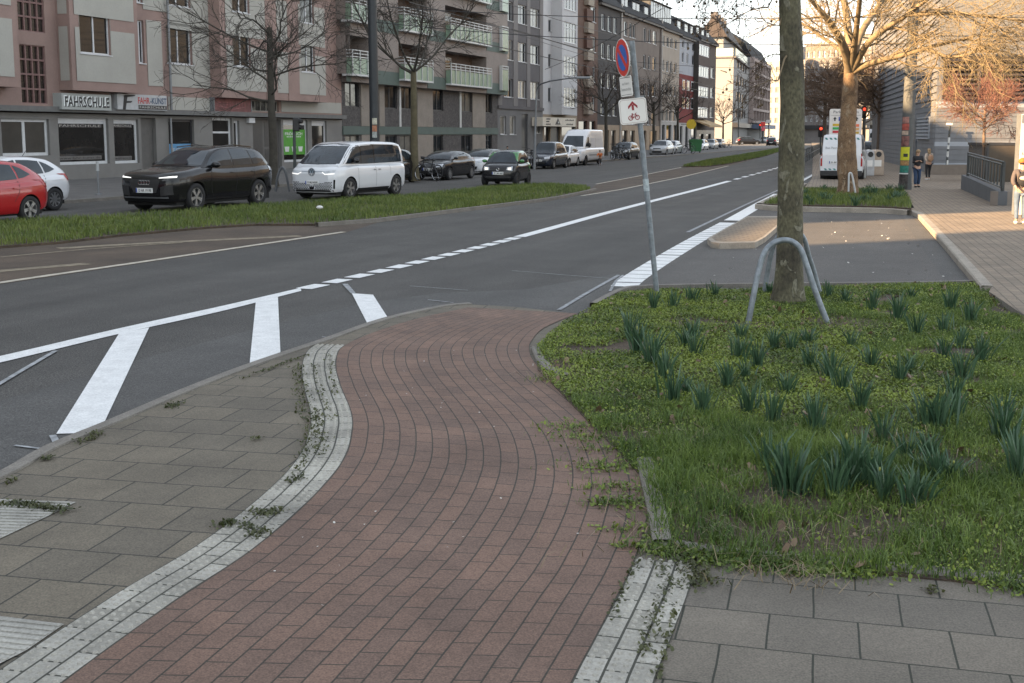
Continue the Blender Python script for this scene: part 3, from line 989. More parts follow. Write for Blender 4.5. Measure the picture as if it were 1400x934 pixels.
m_txtw = M('pale_lettering', (0.45, 0.44, 0.42), rough=0.6, var=0.05)
m_txtd = M('dark_lettering', (0.012, 0.012, 0.014), rough=0.5, var=0.05)
m_txtr = M('red_lettering', (0.4, 0.03, 0.03), rough=0.5, var=0.05)
m_band = M('dark_window_band', (0.02, 0.02, 0.022), rough=0.4)
m_bandg = M('pale_window_band', (0.13, 0.125, 0.12), rough=0.4)
def FX(fc, s, z, off):
    return frame_mat(fc.W(s, z, off), fc.d, (0, 0, 1))
for (x0, x1, t1, t2) in ((83, 143, 'FAHRSCHULE', 'www.fahr-kunst.de'), (156, 184, 'FAHRSCHULE', 'www.fahr-kunst.de')):
    for (ya, yb, t, mm, mt) in ((169, 174.5, t1, m_band, m_txtw), (214, 219.5, t2, m_bandg, m_txtd)):
        r = f.R(x0, ya, x1, yb)
        q = MB(); f.box(q, r[0], r[1], r[2], r[3], -0.172, -0.165)
        o = part(q, 'window_band', mm, B1)
        text_obj(t, (r[1] - r[0]) * 0.94, (r[3] - r[2]) * 0.6, FX(f, (r[0] + r[1]) / 2, (r[2] + r[3]) / 2, -0.165), mt, o, root=B1)
# wall lamp by the door, blue poster, green poster
r = f.R(337, 161, 345, 168); q = MB(); f.box(q, r[0], r[1], r[2], r[3], 0.0, 0.18); part(q, 'lamp_sign', m_white, B1)
# two signs over the ledge: things of their own
def wallsign(name, label, px, off, fc, mats, th=0.12, cat='sign', o0=0.0):
    r = fc.R(*px, off=off)
    t = thing(name, label, cat, fc.W(r[0], 0, off), world=True)
    q = MB(); fc.box(q, r[0], r[1], r[2], r[3], o0, off)
    b = part(q, 'panel', mats, t)
    return t, b, r
m_lightbox = M('lightbox', (0.34, 0.36, 0.35), rough=0.4, var=0.06)
t, b, r = wallsign('shop_sign', 'grey light box reading FAHRSCHULE in dark letters', (84, 127, 152, 149.5), 0.5, f, m_lightbox)
w, h = r[1] - r[0], r[3] - r[2]
text_obj('FAHRSCHULE', w * 0.9, h * 0.66, FX(f, (r[0] + r[1]) / 2 - 0.05, (r[2] + r[3]) / 2 + 0.03, 0.505), M('bright_lettering', (0.75, 0.78, 0.78), rough=0.4), t, bold=0.03)
text_obj('FAHRSCHULE', w * 0.9, h * 0.66, FX(f, (r[0] + r[1]) / 2 + 0.02, (r[2] + r[3]) / 2 - 0.01, 0.51), m_txtd, t, bold=0.02)
t, b, r = wallsign('shop_sign', 'white sign with a big black slanted F and red and blue letters', (160, 128, 228, 149.5), 0.45, f, M('white_sign_panel', (0.4, 0.41, 0.42), rough=0.4))
w, h = r[1] - r[0], r[3] - r[2]
q = MB()
def para(pts):
    q.extr([f.W(r[0] + w * x, r[2] + h * y, 0.455) for x, y in pts], f.n * 0.012)
para([(0.10, 0.0), (0.15, 0.0), (0.2, 0.95), (0.13, 0.92)]); para([(0.135, 0.78), (0.33, 0.88), (0.36, 0.97), (0.15, 0.95)]); para([(0.14, 0.42), (0.26, 0.45), (0.29, 0.57), (0.15, 0.55)])
part(q, 'emblem', m_txtd, t)
text_obj('FAHR', w * 0.24, h * 0.42, FX(f, r[0] + w * 0.52, r[2] + h * 0.62, 0.455), m_txtr, t, bold=0.02)
text_obj('-KUNST', w * 0.34, h * 0.42, FX(f, r[0] + w * 0.82, r[2] + h * 0.62, 0.455), M('blue_lettering', (0.03, 0.06, 0.12), rough=0.5), t, bold=0.02)
q = MB(); f.box(q, r[0] + w * 0.41, r[0] + w * 0.99, r[2] + h * 0.05, r[2] + h * 0.32, 0.45, 0.462); o = part(q, 'stripe', m_band, t)
text_obj('FAHRSCHULE', w * 0.54, h * 0.16, FX(f, r[0] + w * 0.7, r[2] + h * 0.185, 0.463), m_txtw, o, root=t)
t, b, r = wallsign('shop_sign', 'dark red sign with faded lettering over the grey doors', (293, 133, 343, 152), 0.3, f, M('dark_red_sign', (0.15, 0.045, 0.045), rough=0.5, var=0.5, scale=3))
w, h = r[1] - r[0], r[3] - r[2]
q = MB(); rr = random.Random(3)
for i in range(9):
    x = 0.14 + i * 0.085; q.tube([f.W(r[0] + w * (x + rr.uniform(-.02, .02)), r[2] + h * rr.uniform(.2, .4), 0.305), f.W(r[0] + w * (x + rr.uniform(-.01, .03)), r[2] + h * rr.uniform(.5, .8), 0.305)], 0.02, 4)
q.tube([f.W(r[0] + w * (0.15 + 0.7 * i / 8), r[2] + h * (0.18 + 0.2 * abs(i - 4) / 4), 0.305) for i in range(9)], 0.018, 4)
part(q, 'faded_lettering', M('faded_red_lettering', (0.32, 0.14, 0.14), rough=0.6, var=0.5, scale=8), t)
q = MB(); f.box(q, r[0] - 0.06, r[1] + 0.06, r[2] - 0.06, r[2], 0, 0.32); f.box(q, r[0] - 0.06, r[0], r[2], r[3], 0, 0.32); f.box(q, r[1], r[1] + 0.06, r[2], r[3], 0, 0.32)
part(q, 'frame', m_zinc, t)
r = f.R(230, 197, 266, 213); t = thing('window_poster', 'blue paper poster in the dark shop window behind the black car', 'poster', f.W(r[0], 0, 0), world=True)
q = MB(); f.box(q, r[0], r[1], r[2], r[3], -0.16, -0.15); part(q, 'sheet', M('blue_poster', (0.08, 0.25, 0.45), rough=0.5, var=0.2), t)
text_obj('FÖN', (r[1] - r[0]) * 0.5, (r[3] - r[2]) * 0.45, FX(f, (r[0] + r[1]) / 2, (r[2] + r[3]) / 2, -0.149), m_txtw, t)
r = f.R(388, 177, 420, 212); t = thing('window_poster', 'bright green poster with white letters and shopping cart', 'poster', f.W(r[0], 0, 0), world=True)
q = MB(); f.box(q, r[0], r[1], r[2], r[3], -0.16, -0.14); part(q, 'sheet', M('green_poster', (0.07, 0.29, 0.025), rough=0.5, var=0.15), t)
w, h = r[1] - r[0], r[3] - r[2]; m_wl = M('white_lettering', (0.6, 0.62, 0.6), rough=0.5)
text_obj('FRÖHLICH', w * 0.75, h * 0.14, FX(f, (r[0] + r[1]) / 2, r[2] + h * 0.84, -0.139), m_wl, t, bold=0.02)
q = MB()
for i in range(9): f.box(q, r[0] + w * (0.2 + i * 0.07), r[0] + w * (0.245 + i * 0.07), r[2] + h * 0.69, r[2] + h * 0.73, -0.139, -0.136)
part(q, 'small_lettering', m_wl, t)
q = MB(); C = f.W((r[0] + r[1]) / 2, r[2] + h * 0.53, -0.135)
q.tube([C + (f.d * math.cos(a * PI / 6) + Vector((0, 0, 1)) * math.sin(a * PI / 6)) * h * 0.07 for a in range(12)], 0.012, 4, closed=True)
for x in (0.2, 0.5, 0.78):
    q.extr([f.W(r[0] + w * (x - 0.07), r[2] + h * 0.12, -0.139), f.W(r[0] + w * (x + 0.07), r[2] + h * 0.12, -0.139), f.W(r[0] + w * (x + 0.1), r[2] + h * 0.32, -0.139), f.W(r[0] + w * (x - 0.1), r[2] + h * 0.32, -0.139)], f.n * 0.004)
part(q, 'pictogram', m_wl, t)
# upper wall with windows
HO = 0.75                                              # how far the oriels stand out
zo = f.zy(150, 125.5, HO)                              # oriel underside
fl = 2.95                                              # storey height
up1 = [f.R(26, 60, 63, 141), f.R(22, -20, 60, 41), f.R(187, 27, 197, 86), f.R(227, 34, 262, 86), f.R(343, 137, 381, 152)]
for k in range(1, 4):
    h = up1[3]; up1.append((h[0], h[1], h[2] + fl * k, h[3] + fl * k))
    h = up1[2]; up1.append((h[0], h[1], h[2] + fl * k, h[3] + fl * k))
mb = MB()
f.wall(mb, b1s, e1, zl1, H1, 0, up1, rev=0.18)
shell(f, mb, b1s, e1, 0.0, H1, 12)
part(mb, 'wall', m_pink, B1)
m_blockg = M('dark_glass_block', (0.02, 0.017, 0.016), rough=0.25, var=0.3, scale=6)
m_pinkd = M('dusty_pink_grid', (0.2, 0.12, 0.11), rough=0.8)
for k, h in enumerate(up1):
    if k in (0, 1):
        mb = MB(); nx, nz = 4, max(3, int((h[3] - h[2]) / 0.62))
        for i in range(nx + 1):
            x = h[0] + (h[1] - h[0]) * i / nx; f.box(mb, x - 0.04, x + 0.04, h[2], h[3], -0.16, -0.04)
        for j in range(nz + 1):
            z = h[2] + (h[3] - h[2]) * j / nz; f.box(mb, h[0], h[1], z - 0.04, z + 0.04, -0.155, -0.045)
        w = part(mb, 'stair_window', m_pinkd, B1)
        mb = MB(); f.quad(mb, h[0], h[1], h[2], h[3], -0.12); part(mb, 'glass_block', m_blockg, w, root=B1)
    elif k == 4:
        win(f, h, B1, 0, 0.18, fm=m_cream, mull=4, fw=0.05, sill=False)
    else:
        win(f, h, B1, 0, 0.18)
def panel(px, off, o1=0.035, m=None, rep=0, mid=False):
    r = f.R(*px, off=off) if not mid else f.Rm(*px, off=off)
    for k in range(rep + 1):
        mb = MB(); f.box(mb, r[0], r[1], r[2] + fl * k, r[3] + fl * k, off + 0.001, off + o1)
        part(mb, 'panel', m or m_cream, B1)
    return r
panel((199, 27, 221, 117), 0); panel((192, -60, 226, 12), 0)
pz = f.R(231, 0, 303, 131)
for r in ((229, 132, 287, 150), (345, 130, 380, 135.5)): panel(r, 0)
r = f.R(229, 30, 301, 118); wn = up1[3]
for k in range(4):
    z0, z1 = r[2] + fl * k, r[3] + fl * k
    mb = MB()
    f.wall(mb, r[0], r[1], z0, z1, 0.03, [(wn[0] - 0.02, wn[1] + 0.02, wn[2] + fl * k - 0.05, wn[3] + fl * k + 0.02)], rev=0.03)
    part(mb, 'panel', m_cream, B1)
panel((384, 137, 466, 153), 0)
# oriels: boxes that stand out of the wall, each with its windows and cream panels
def oriel(x0, x1, wins, off=HO, z0=zo, face=(0.3, 0.3), side=True):
    s0, s1 = f.sx(x0, 110, off), f.sx(x1, 110, off)
    holes = []
    for wpx in wins:
        h = f.R(*wpx, off=off)
        for k in range(4):
            if h[3] + fl * k < H1 - 0.3: holes.append((h[0], h[1], h[2] + fl * k, h[3] + fl * k))
    mb = MB()
    f.wall(mb, s0, s1, z0, H1 - 0.4, off, holes, rev=0.16)
    for a in (s0, s1):
        mb.face([f.W(a, z0, 0), f.W(a, z0, off), f.W(a, H1 - 0.4, off), f.W(a, H1 - 0.4, 0)], 0, [(0, 0), (1, 0), (1, 1), (0, 1)])
    mb.face([f.W(s0, z0, 0), f.W(s1, z0, 0), f.W(s1, z0, off), f.W(s0, z0, off)]); mb.face([f.W(s0, H1 - 0.4, 0), f.W(s1, H1 - 0.4, 0), f.W(s1, H1 - 0.4, off), f.W(s0, H1 - 0.4, off)])
    o = part(mb, 'oriel', m_pink, B1)
    zb = z0 + 0.42; gap = 0.55
    for k in range(5):
        z1 = min(zb + fl - gap, H1 - 0.7)
        hh = [h for h in holes if zb < (h[2] + h[3]) / 2 < z1]
        mb = MB(); f.wall(mb, s0 + face[0], s1 - face[1], zb, z1, off + 0.03, [(h[0] - 0.02, h[1] + 0.02, h[2] - 0.06, h[3] + 0.02) for h in hh], rev=0.03)
        if side:
            mb.face([f.W(s0 - 0.02, zb, 0.12), f.W(s0 - 0.02, zb, off - 0.12), f.W(s0 - 0.02, z1, off - 0.12), f.W(s0 - 0.02, z1, 0.12)], 0, [(0, 0), (1, 0), (1, 1), (0, 1)])
        part(mb, 'panel', m_cream, o, root=B1)
        zb += fl
        if zb > H1 - 1.5: break
    for h in holes: win(f, h, B1, off, 0.16)
oriel(-150, 27, [])
oriel(99, 191, [(107, 11, 150, 72)], face=(0.28, 0.3))
oriel(303, 448, [(318, 42, 342, 90), (411, 58, 430, 98)], face=(0.5, 0.3), side=False)
# pink pilaster strips over the panels of the wide oriel
for x0, x1 in ((363, 378), (393, 408)):
    mb = MB(); f.box(mb, f.sx(x0, 80, HO), f.sx(x1, 80, HO), zo, H1 - 0.4, HO + 0.001, HO + 0.05); part(mb, 'pilaster', m_pink, B1)
mb = MB(); a = f.sx(227.5, 80)
mb.tube([f.W(a, 0.2, 0.12), f.W(a, zl0 - 0.1, 0.12)], 0.06, 8); mb.tube([f.W(a, zl1, 0.2), f.W(a, H1, 0.2)], 0.07, 8)
part(mb, 'drainpipe', m_zinc, B1, smooth=60)
gable_roof(f, B1, b1s, e1, H1, 1.0)

# ---- 2: tiled block with green bands and glass balconies
m_tile = M('pinkish_wall_tiles', (0.22, 0.185, 0.165), rough=0.7, var=0.12, scale=0.9, fine=0.14, bscale=14)
m_tile2 = M('beige_tile_piers', (0.235, 0.205, 0.175), rough=0.75, var=0.14, scale=1.2, fine=0.14, bscale=16)
m_dkbrick = M('dark_wall_brick', (0.078, 0.071, 0.069), rough=0.85, var=0.25, scale=2.5, fine=0.45, bscale=9)
m_greenb = M('green_band', (0.085, 0.115, 0.1), rough=0.7, var=0.1, scale=1)
m_gglass = M('pale_green_balcony_glass', (0.21, 0.29, 0.215), rough=0.25, var=0.14, scale=1.5)
m_rail = M('white_rail', (0.5, 0.51, 0.5), rough=0.45, var=0.05)
B2 = bldg('apartment_building', 'tiled apartment building with green bands and pale green glass balconies', 467, 690)
s0, s1 = e1 + 0.02, f.sx(680, 160)
OV = 0.7
zov = f.zy(471, 111, OV); H2 = 21.0
s1u = f.sx(694, 120, OV)
# lower two storeys: piers, dark brick fields, windows
wcols = [(472, 491), (525, 543), (547, 564), (592, 606), (630.5, 645), (664, 673)]
zA0, zA1 = f.zy(545, 149), f.zy(545, 118)              # upper row of windows
zB0, zB1 = f.zy(545, 211), f.zy(545, 185)              # lower row
holes = []
for x0, x1 in wcols:
    holes.append((f.sx(x0, 140), f.sx(x1, 140), zA0, zA1)); holes.append((f.sx(x0, 195), f.sx(x1, 195), zB0, zB1))
mb = MB(); f.wall(mb, s0, s1, 0.1, zov, 0, holes, rev=0.18); shell(f, mb, s0, s1, 0, H2, 12); part(mb, 'lower_wall', m_dkbrick, B2)
for k, h in enumerate(holes): win(f, h, B2, 0, 0.18, fm=m_darkframe, mull=1 if (h[1] - h[0]) > 1.4 else 0, pm=m_panelit if k in (1, 5, 8) else m_pane, sill=False)
for x0, x1 in ((493, 507), (518, 525), (570, 591), (645.5, 663)):
    for (z0, z1) in ((0.1, f.zy(545, 184) - 0.01), (f.zy(545, 173), zov)):
        mb = MB(); f.box(mb, f.sx(x0, 150), f.sx(x1, 150), z0, z1, 0, 0.06); part(mb, 'pier', m_tile2, B2)
mb = MB(); f.box(mb, s0, s1, f.zy(545, 184), f.zy(545, 173.4), 0, 0.09); part(mb, 'green_band', m_greenb, B2)
for x in (545.5, 628):
    mb = MB(); f.box(mb, f.sx(x, 150), f.sx(x + 2, 150), f.zy(545, 173.4), zov, 0, 0.07); part(mb, 'drainpipe', m_rail, B2)
# overhanging upper storeys with balcony niches
flb = f.zy(484, 30, OV) - f.zy(484, 103, OV)           # storey height from the balconies
balc = [(473, 504), (545, 584), (609, 665)]
niches = []
zb0 = f.zy(545, 107.5, OV)                             # floor of the first balcony row
for k in range(4):
    for x0, x1 in balc:
        niches.append((f.sx(x0, 80, OV), f.sx(x1, 80, OV), zb0 + flb * k, zb0 + flb * k + flb * 0.72, 1.3))
niches = [n for n in niches if n[3] < H2 - 0.2]
mb = MB(); f.wall(mb, s0, s1u, zov, H2, OV, niches, rev=1.3)
mb.face([f.W(s0, zov, 0), f.W(s1u, zov, 0), f.W(s1u, zov, OV), f.W(s0, zov, OV)], 0, [(0, 0)] * 4)
mb.face([f.W(s0, zov, 0), f.W(s0, zov, OV), f.W(s0, H2, OV), f.W(s0, H2, 0)], 0, [(0, 0)] * 4)
mb.face([f.W(s1u, zov, -12), f.W(s1u, zov, OV), f.W(s1u, H2, OV), f.W(s1u, H2, -12)], 0, [(0, 0)] * 4)
part(mb, 'upper_wall', m_tile, B2)
for k in range(4):
    zc = zb0 + flb * k
    if zc > H2: break
    edges = [s0] + [v for x in balc for v in (f.sx(x[0], 80, OV), f.sx(x[1], 80, OV))] + [s1u]
    for i in range(0, len(edges), 2):
        mb = MB(); f.box(mb, edges[i] + 0.005, edges[i + 1] - 0.005, zc - (flb * 0.12 if k else (zc - zov - 0.003)), zc + flb * 0.12, OV, OV + 0.03)
        part(mb, 'green_band', m_greenb, B2)
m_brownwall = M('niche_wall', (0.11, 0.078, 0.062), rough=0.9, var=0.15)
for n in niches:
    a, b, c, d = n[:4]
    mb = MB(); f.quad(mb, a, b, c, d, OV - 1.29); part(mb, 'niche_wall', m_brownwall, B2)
    w = b - a
    win(f, (a + w * 0.06, a + w * 0.46, c + 0.1, d - 0.3), B2, OV - 1.12, 0.15, mull=1, sill=False, fm=m_darkframe if n is niches[0] else m_white, blind=0.12)
    # balcony: parapet of green glass panes, white rails and posts
    zt = c + 1.0
    mb = MB()
    f.box(mb, a - 0.02, b + 0.02, c - 0.14, c - 0.02, OV - 0.3, OV + 0.5)
    bal = part(mb, 'balcony', m_rail, B2)
    mb = MB(); nn = max(2, int(w / 0.95))
    for i in range(nn):
        f.box(mb, a + w * i / nn + 0.03, a + w * (i + 1) / nn - 0.03, c - 0.1, zt, OV + 0.42, OV + 0.45)
    f.box(mb, a + 0.003, a + 0.03, c - 0.1, zt, OV + 0.04, OV + 0.4)
    part(mb, 'balcony_glass', m_gglass, bal, root=B2)
    mb = MB()
    for z in (zt + 0.06, zt + 0.27, zt + 0.48): f.box(mb, a - 0.02, b + 0.02, z, z + 0.06, OV + 0.45, OV + 0.5)
    for i in range(nn + 1):
        x = a + w * i / nn; f.box(mb, x - 0.03, x + 0.03, c - 0.16, zt + 0.5, OV + 0.455, OV + 0.51)
    for z in (zt + 0.06, zt + 0.27, zt + 0.48): f.box(mb, a - 0.03, a + 0.03, z, z + 0.06, OV + 0.02, OV + 0.45)
    part(mb, 'railing', m_rail, bal, root=B2)
# narrow balcony screens at the right end
for ya, yb in ((96, 124), (42, 70), (-10, 16)):
    a, b, c, d = f.Rm(682.5, ya, 690.5, yb, off=OV)
    mb = MB(); f.box(mb, a, b, c, d, OV + 0.25, OV + 0.3); g = part(mb, 'balcony_glass', m_gglass, B2)
    mb = MB()
    f.box(mb, a - 0.05, a, c, d + 0.35, OV + 0.04, OV + 0.32); f.box(mb, b, b + 0.06, c, d + 0.35, OV + 0.04, OV + 0.32)
    f.box(mb, a, b, d + 0.06, d + 0.13, OV + 0.24, OV + 0.3); f.box(mb, a, b, d + 0.28, d + 0.35, OV + 0.24, OV + 0.3)
    part(mb, 'railing', m_rail, g, root=B2)
# ------------------------------------------------------------------ further buildings on the left
def wins_px(fc, cols, rows, refx, refy, off=0.0):
    """holes from pixel columns (read at row refy) and pixel rows (read at column refx)"""
    out = []
    for x0, x1 in cols:
        for y0, y1 in rows:
            out.append((fc.sx(x0, refy, off), fc.sx(x1, refy, off), fc.zy(refx, y1, off), fc.zy(refx, y0, off)))
    return out

def ground(mbn, f, s0, s1, z0, z1, root, mat, holes, name='ground_floor', doors=(), fm=None, pm=None, rev=0.25):
    mb = MB(); f.wall(mb, s0, s1, z0, z1, 0, holes, rev=rev); part(mb, name, mat, root)
    for i, h in enumerate(holes):
        if i in doors:
            q = MB(); f.box(q, h[0], h[1], h[2], h[3], -rev - 0.02, -rev + 0.05); part(q, 'door', m_doord, root)
        else:
            win(f, h, root, 0, rev, fm=fm or m_darkframe, pm=pm or m_pane, mull=0, fw=0.08, sill=False, name='shop_window')
m_doord = M('dark_door', (0.03, 0.032, 0.036), rough=0.4, var=0.2)

# ---- 3: grey rendered house
m_grey1 = M('mid_grey_render', (0.112, 0.105, 0.108), rough=0.9, var=0.1, scale=0.7)
m_grey2 = M('pale_grey_render', (0.185, 0.172, 0.168), rough=0.9, var=0.1, scale=0.7)
m_grey3 = M('grey_ground_render', (0.15, 0.148, 0.148), rough=0.9, var=0.12, scale=0.7)
B3 = bldg('apartment_building', 'grey rendered apartment house with pale pilaster strips and a dark doorway', 680, 742)
s0, s1 = f.sx(680, 160) + 0.02, f.sx(742, 160)
zc = f.zy(715, 148); H3 = 19.5
hs = wins_px(f, [(689, 701), (708, 719.5), (725, 737)], [(110, 134.5), (58.5, 85), (7, 33)], 714, 100)
dz = hs[1][3] - hs[0][3]
hs += [(h[0], h[1], h[2] + dz, h[3] + dz) for h in hs[2::3] if h[3] + dz < H3 - 0.3]
mb = MB(); f.wall(mb, s0, s1, zc, H3, 0, hs, rev=0.2); shell(f, mb, s0, s1, 0, H3); part(mb, 'wall', m_grey1, B3)
for h in hs: win(f, h, B3, 0, 0.2, pm=m_panelit if random.random() < 0.3 else m_pane)
for x0, x1 in ((680.5, 686), (701.5, 707.5), (720, 724.5), (737.5, 741.8)):
    mb = MB(); f.box(mb, f.sx(x0, 100), f.sx(x1, 100), zc + 0.15, H3, 0.002, 0.05); part(mb, 'pilaster', m_grey2, B3)
mb = MB(); f.box(mb, s0, s1, zc - 0.15, zc + 0.12, -0.05, 0.14); part(mb, 'cornice', m_grey1, B3)
hs = [f.Rm(684, 159, 692, 184), f.Rm(697, 159, 705, 184), f.Rm(713, 156, 722, 207), f.Rm(732, 160, 737.5, 182)]
mb = MB(); f.wall(mb, s0, s1, 0.1, zc - 0.15, 0, hs, rev=0.2); part(mb, 'ground_floor', m_grey3, B3)
for i, h in enumerate(hs):
    if i == 2:
        q = MB(); f.box(q, h[0], h[1], max(h[2], 0.12), h[3], -0.25, -0.15); part(q, 'door', m_doord, B3)
    else: win(f, h, B3, 0, 0.2, pm=m_panelit, mull=0)
gable_roof(f, B3, s0, s1, H3, 4)

# ---- 4: white house with corner bay windows and a shop
m_whiter = M('white_render', (0.47, 0.465, 0.47), rough=0.9, var=0.07, scale=0.6)
B4 = bldg('apartment_building', 'white rendered apartment house with a bay of white windows over a shop', 742, 790)
s0, s1 = f.sx(742, 160) + 0.02, f.sx(789, 160); H4 = 20.5
zs = f.zy(760, 157)
hs = wins_px(f, [(749.5, 753.5)], [(120, 139), (74, 91), (27, 43)], 751, 90)
mb = MB(); f.wall(mb, s0, s1, zs, H4, 0, hs, rev=0.15); shell(f, mb, s0, s1, 0, H4); part(mb, 'wall', m_whiter, B4)
for h in hs: win(f, h, B4, 0, 0.15, fm=m_zinc, mull=0)
BO = 1.1
a, b = f.sx(770, 100, BO), f.sx(788, 100, BO)
hs = [(a + 0.25, b - 0.15, f.zy(779, y1, BO), f.zy(779, y0, BO)) for y0, y1 in ((120, 147), (77, 104), (31, 59), (-14, 14))]
mb = MB(); f.wall(mb, a - 0.4, b, zs, H4 - 0.5, BO, hs, rev=0.1)
for x in (a - 0.4, b): mb.face([f.W(x, zs, 0), f.W(x, zs, BO), f.W(x, H4 - 0.5, BO), f.W(x, H4 - 0.5, 0)], 0, [(0, 0)] * 4)
for z in (zs, H4 - 0.5): mb.face([f.W(a - 0.4, z, 0), f.W(b, z, 0), f.W(b, z, BO), f.W(a - 0.4, z, BO)], 0, [(0, 0)] * 4)
part(mb, 'bay', m_whiter, B4)
for h in hs: win(f, h, B4, BO, 0.1, mull=3, trans=1, fw=0.09)
hs = [f.Rm(744, 173, 752, 207), f.Rm(753, 173, 766, 207), f.Rm(768, 173, 787, 200)]
ground(None, f, s0, s1, 0.1, zs, B4, M('tan_shop_render', (0.25, 0.2, 0.145), rough=0.8), [(h[0], h[1], max(0.13, h[2]), min(h[3], zs - 0.1)) for h in hs], doors=(1,))
gable_roof(f, B4, s0, s1, H4, 4)
t, b_, r = wallsign('shop_sign', 'long cream shop sign with a black triangle under the white bay', (742, 160, 787, 172.5), 1.15, f, M('cream_sign', (0.55, 0.5, 0.42), rough=0.5), o0=0.05)
w, h = r[1] - r[0], r[3] - r[2]
q = MB()
q.extr([f.W(r[0] + w * x, r[2] + h * y, 1.155) for x, y in ((0.36, 0.2), (0.52, 0.2), (0.44, 0.92))], f.n * 0.02); part(q, 'emblem', m_txtd, t)
q = MB(); q.ball(f.W(r[0] + w * 0.44, r[2] + h * 0.42, 1.17), h * 0.13, 8, 5); part(q, 'emblem', m_wl, t)
q = MB()
for x0, x1, y in ((0.1, 0.22, 0.8), (0.1, 0.19, 0.52), (0.09, 0.23, 0.22), (0.67, 0.95, 0.74), (0.7, 0.92, 0.25)):
    k = 6
    for i in range(k): f.box(q, r[0] + w * (x0 + (x1 - x0) * i / k), r[0] + w * (x0 + (x1 - x0) * (i + 0.72) / k), r[2] + h * (y - 0.07), r[2] + h * (y + (0.05, 0.09)[i % 2]), 1.15, 1.165)
part(q, 'small_lettering', m_txtd, t)

# ---- generic row houses further along, in the same building line
def rowhouse(name, label, px0, px1, H, wall, cols, rows, ref, roofm=m_roofd, ridge=5.0, mans=None, gmat=None, gz=None, gcols=(), dorm=(), off=0.0, eave=None, extra=None, fm=None, litp=0.2, mull=1):
    t = bldg(name, label, px0, px1, off)
    s0, s1 = f.sx(px0, 130, off) + 0.03, f.sx(px1, 130, off)
    fc = Fac(f.W(0, 0, off), f.d) if off else f
    gz = gz if gz is not None else 4.0
    hs = wins_px(fc, cols, rows, ref[0], ref[1])
    mb = MB(); fc.wall(mb, s0, s1, gz, H, 0, hs, rev=0.18); shell(fc, mb, s0, s1, 0, H); part(mb, 'wall', wall, t)
    for h in hs: win(fc, h, t, 0, 0.18, fm=fm, pm=m_panelit if random.random() < litp else m_pane, mull=mull if h[1] - h[0] > 0.9 else 0, fw=0.1)
    g = []
    for x0, x1 in gcols: g.append((fc.sx(x0, 180), fc.sx(x1, 180), 0.15, gz - 0.6))
    ground(None, fc, s0, s1, 0.1, gz, t, gmat or wall, g, fm=m_darkframe)
    mb = MB(); fc.box(mb, s0, s1, H - 0.25, H, 0.0, 0.45); part(mb, 'eaves', m_eave, t)
    rf = gable_roof(fc, t, s0, s1, H, ridge, mat=roofm, mansard=mans, over=0.5)
    for x0, x1, z0, z1, o1 in dorm:
        dormer(fc, t, rf, fc.sx(x0, 40), fc.sx(x1, 40), H + z0, H + z1, o1)
    if extra: extra(t, fc, s0, s1)
    return t, fc, s0, s1
m_redbr = brick_mat('reddish_brick', (0.14, 0.072, 0.048), (0.115, 0.06, 0.042), (0.09, 0.07, 0.06), 0.25, 0.08, ms=0.01, fine=0.1, speck=20, bump=0.2)
m_darkbr = brick_mat('dark_brown_brick', (0.08, 0.052, 0.044), (0.065, 0.043, 0.037), (0.05, 0.045, 0.04), 0.25, 0.08, ms=0.01, fine=0.1, speck=20, bump=0.2)
m_darkr = M('dark_grey_render', (0.06, 0.055, 0.054), rough=0.9, var=0.12, scale=0.5)
m_beigeshop = M('beige_shop_render', (0.33, 0.25, 0.18), rough=0.85, var=0.12, scale=0.5)
m_brownr = M('grey_brown_render', (0.17, 0.14, 0.122), rough=0.9, var=0.14, scale=0.6)
m_creamr = M('cream_render', (0.33, 0.285, 0.24), rough=0.9, var=0.1, scale=0.6)
m_paleb = M('pale_blue_render', (0.33, 0.345, 0.38), rough=0.9, var=0.08, scale=0.6)
m_redr = M('red_render', (0.15, 0.02, 0.018), rough=0.9, var=0.14, scale=0.6)
m_dkblue = M('slate_render', (0.075, 0.085, 0.1), rough=0.9, var=0.1)
m_eave = M('brown_eaves', (0.09, 0.08, 0.072), rough=0.7)
m_gutter = M('pale_gutter', (0.4, 0.37, 0.34), rough=0.6)

def ex5(t, fc, s0, s1):
    for k in range(6):
        for j in range(2):
            mb = MB(); fc.box(mb, fc.sx(798, 90), fc.sx(806, 90), 4.3 + 2.9 * k + 1.3 * j, 4.3 + 2.9 * k + 1.3 * j + (1.2 if j else 1.1), 0.002, 0.5 if j == 0 else 0.35)
            part(mb, 'balcony_panel', M('beige_balcony_panel', (0.27, 0.225, 0.18), rough=0.8) if j == 0 else M('brown_balcony_panel', (0.1, 0.05, 0.035), rough=0.8), t)
rowhouse('apartment_building', 'red-brown brick apartment house with a stack of beige balcony panels', 789, 817, 20, m_redbr, [(807, 814)], [(132, 153), (91, 112), (50, 71), (9, 30)], (810, 90), gcols=[(791, 803), (806, 814)], gz=4.2, extra=ex5, mull=0)
def gut(t, fc, s0, s1):
    mb = MB(); mb.tube([fc.W(s1 - 0.1, 0.2, 0.1), fc.W(s1 - 0.1, 17.5, 0.1)], 0.13, 6); part(mb, 'drainpipe', m_gutter, t)
rowhouse('apartment_building', 'dark grey apartment house with narrow windows over beige shopfronts', 817, 848, f.zy(818, 3), m_darkr, [(822, 826.5), (830.5, 835), (838.5, 843)], [(141, 158), (100, 120), (59, 80), (19, 41)], (824, 90),
         gmat=m_beigeshop, gz=f.zy(835, 171), gcols=[(820, 825), (827, 833), (836, 842)], mans=(1.6, 2.2), ridge=4.0, dorm=[(822, 826, 0.4, 2.0, 3), (833, 837, 0.4, 2.0, 3)], extra=gut, mull=0)
H7 = f.zy(852, 18)
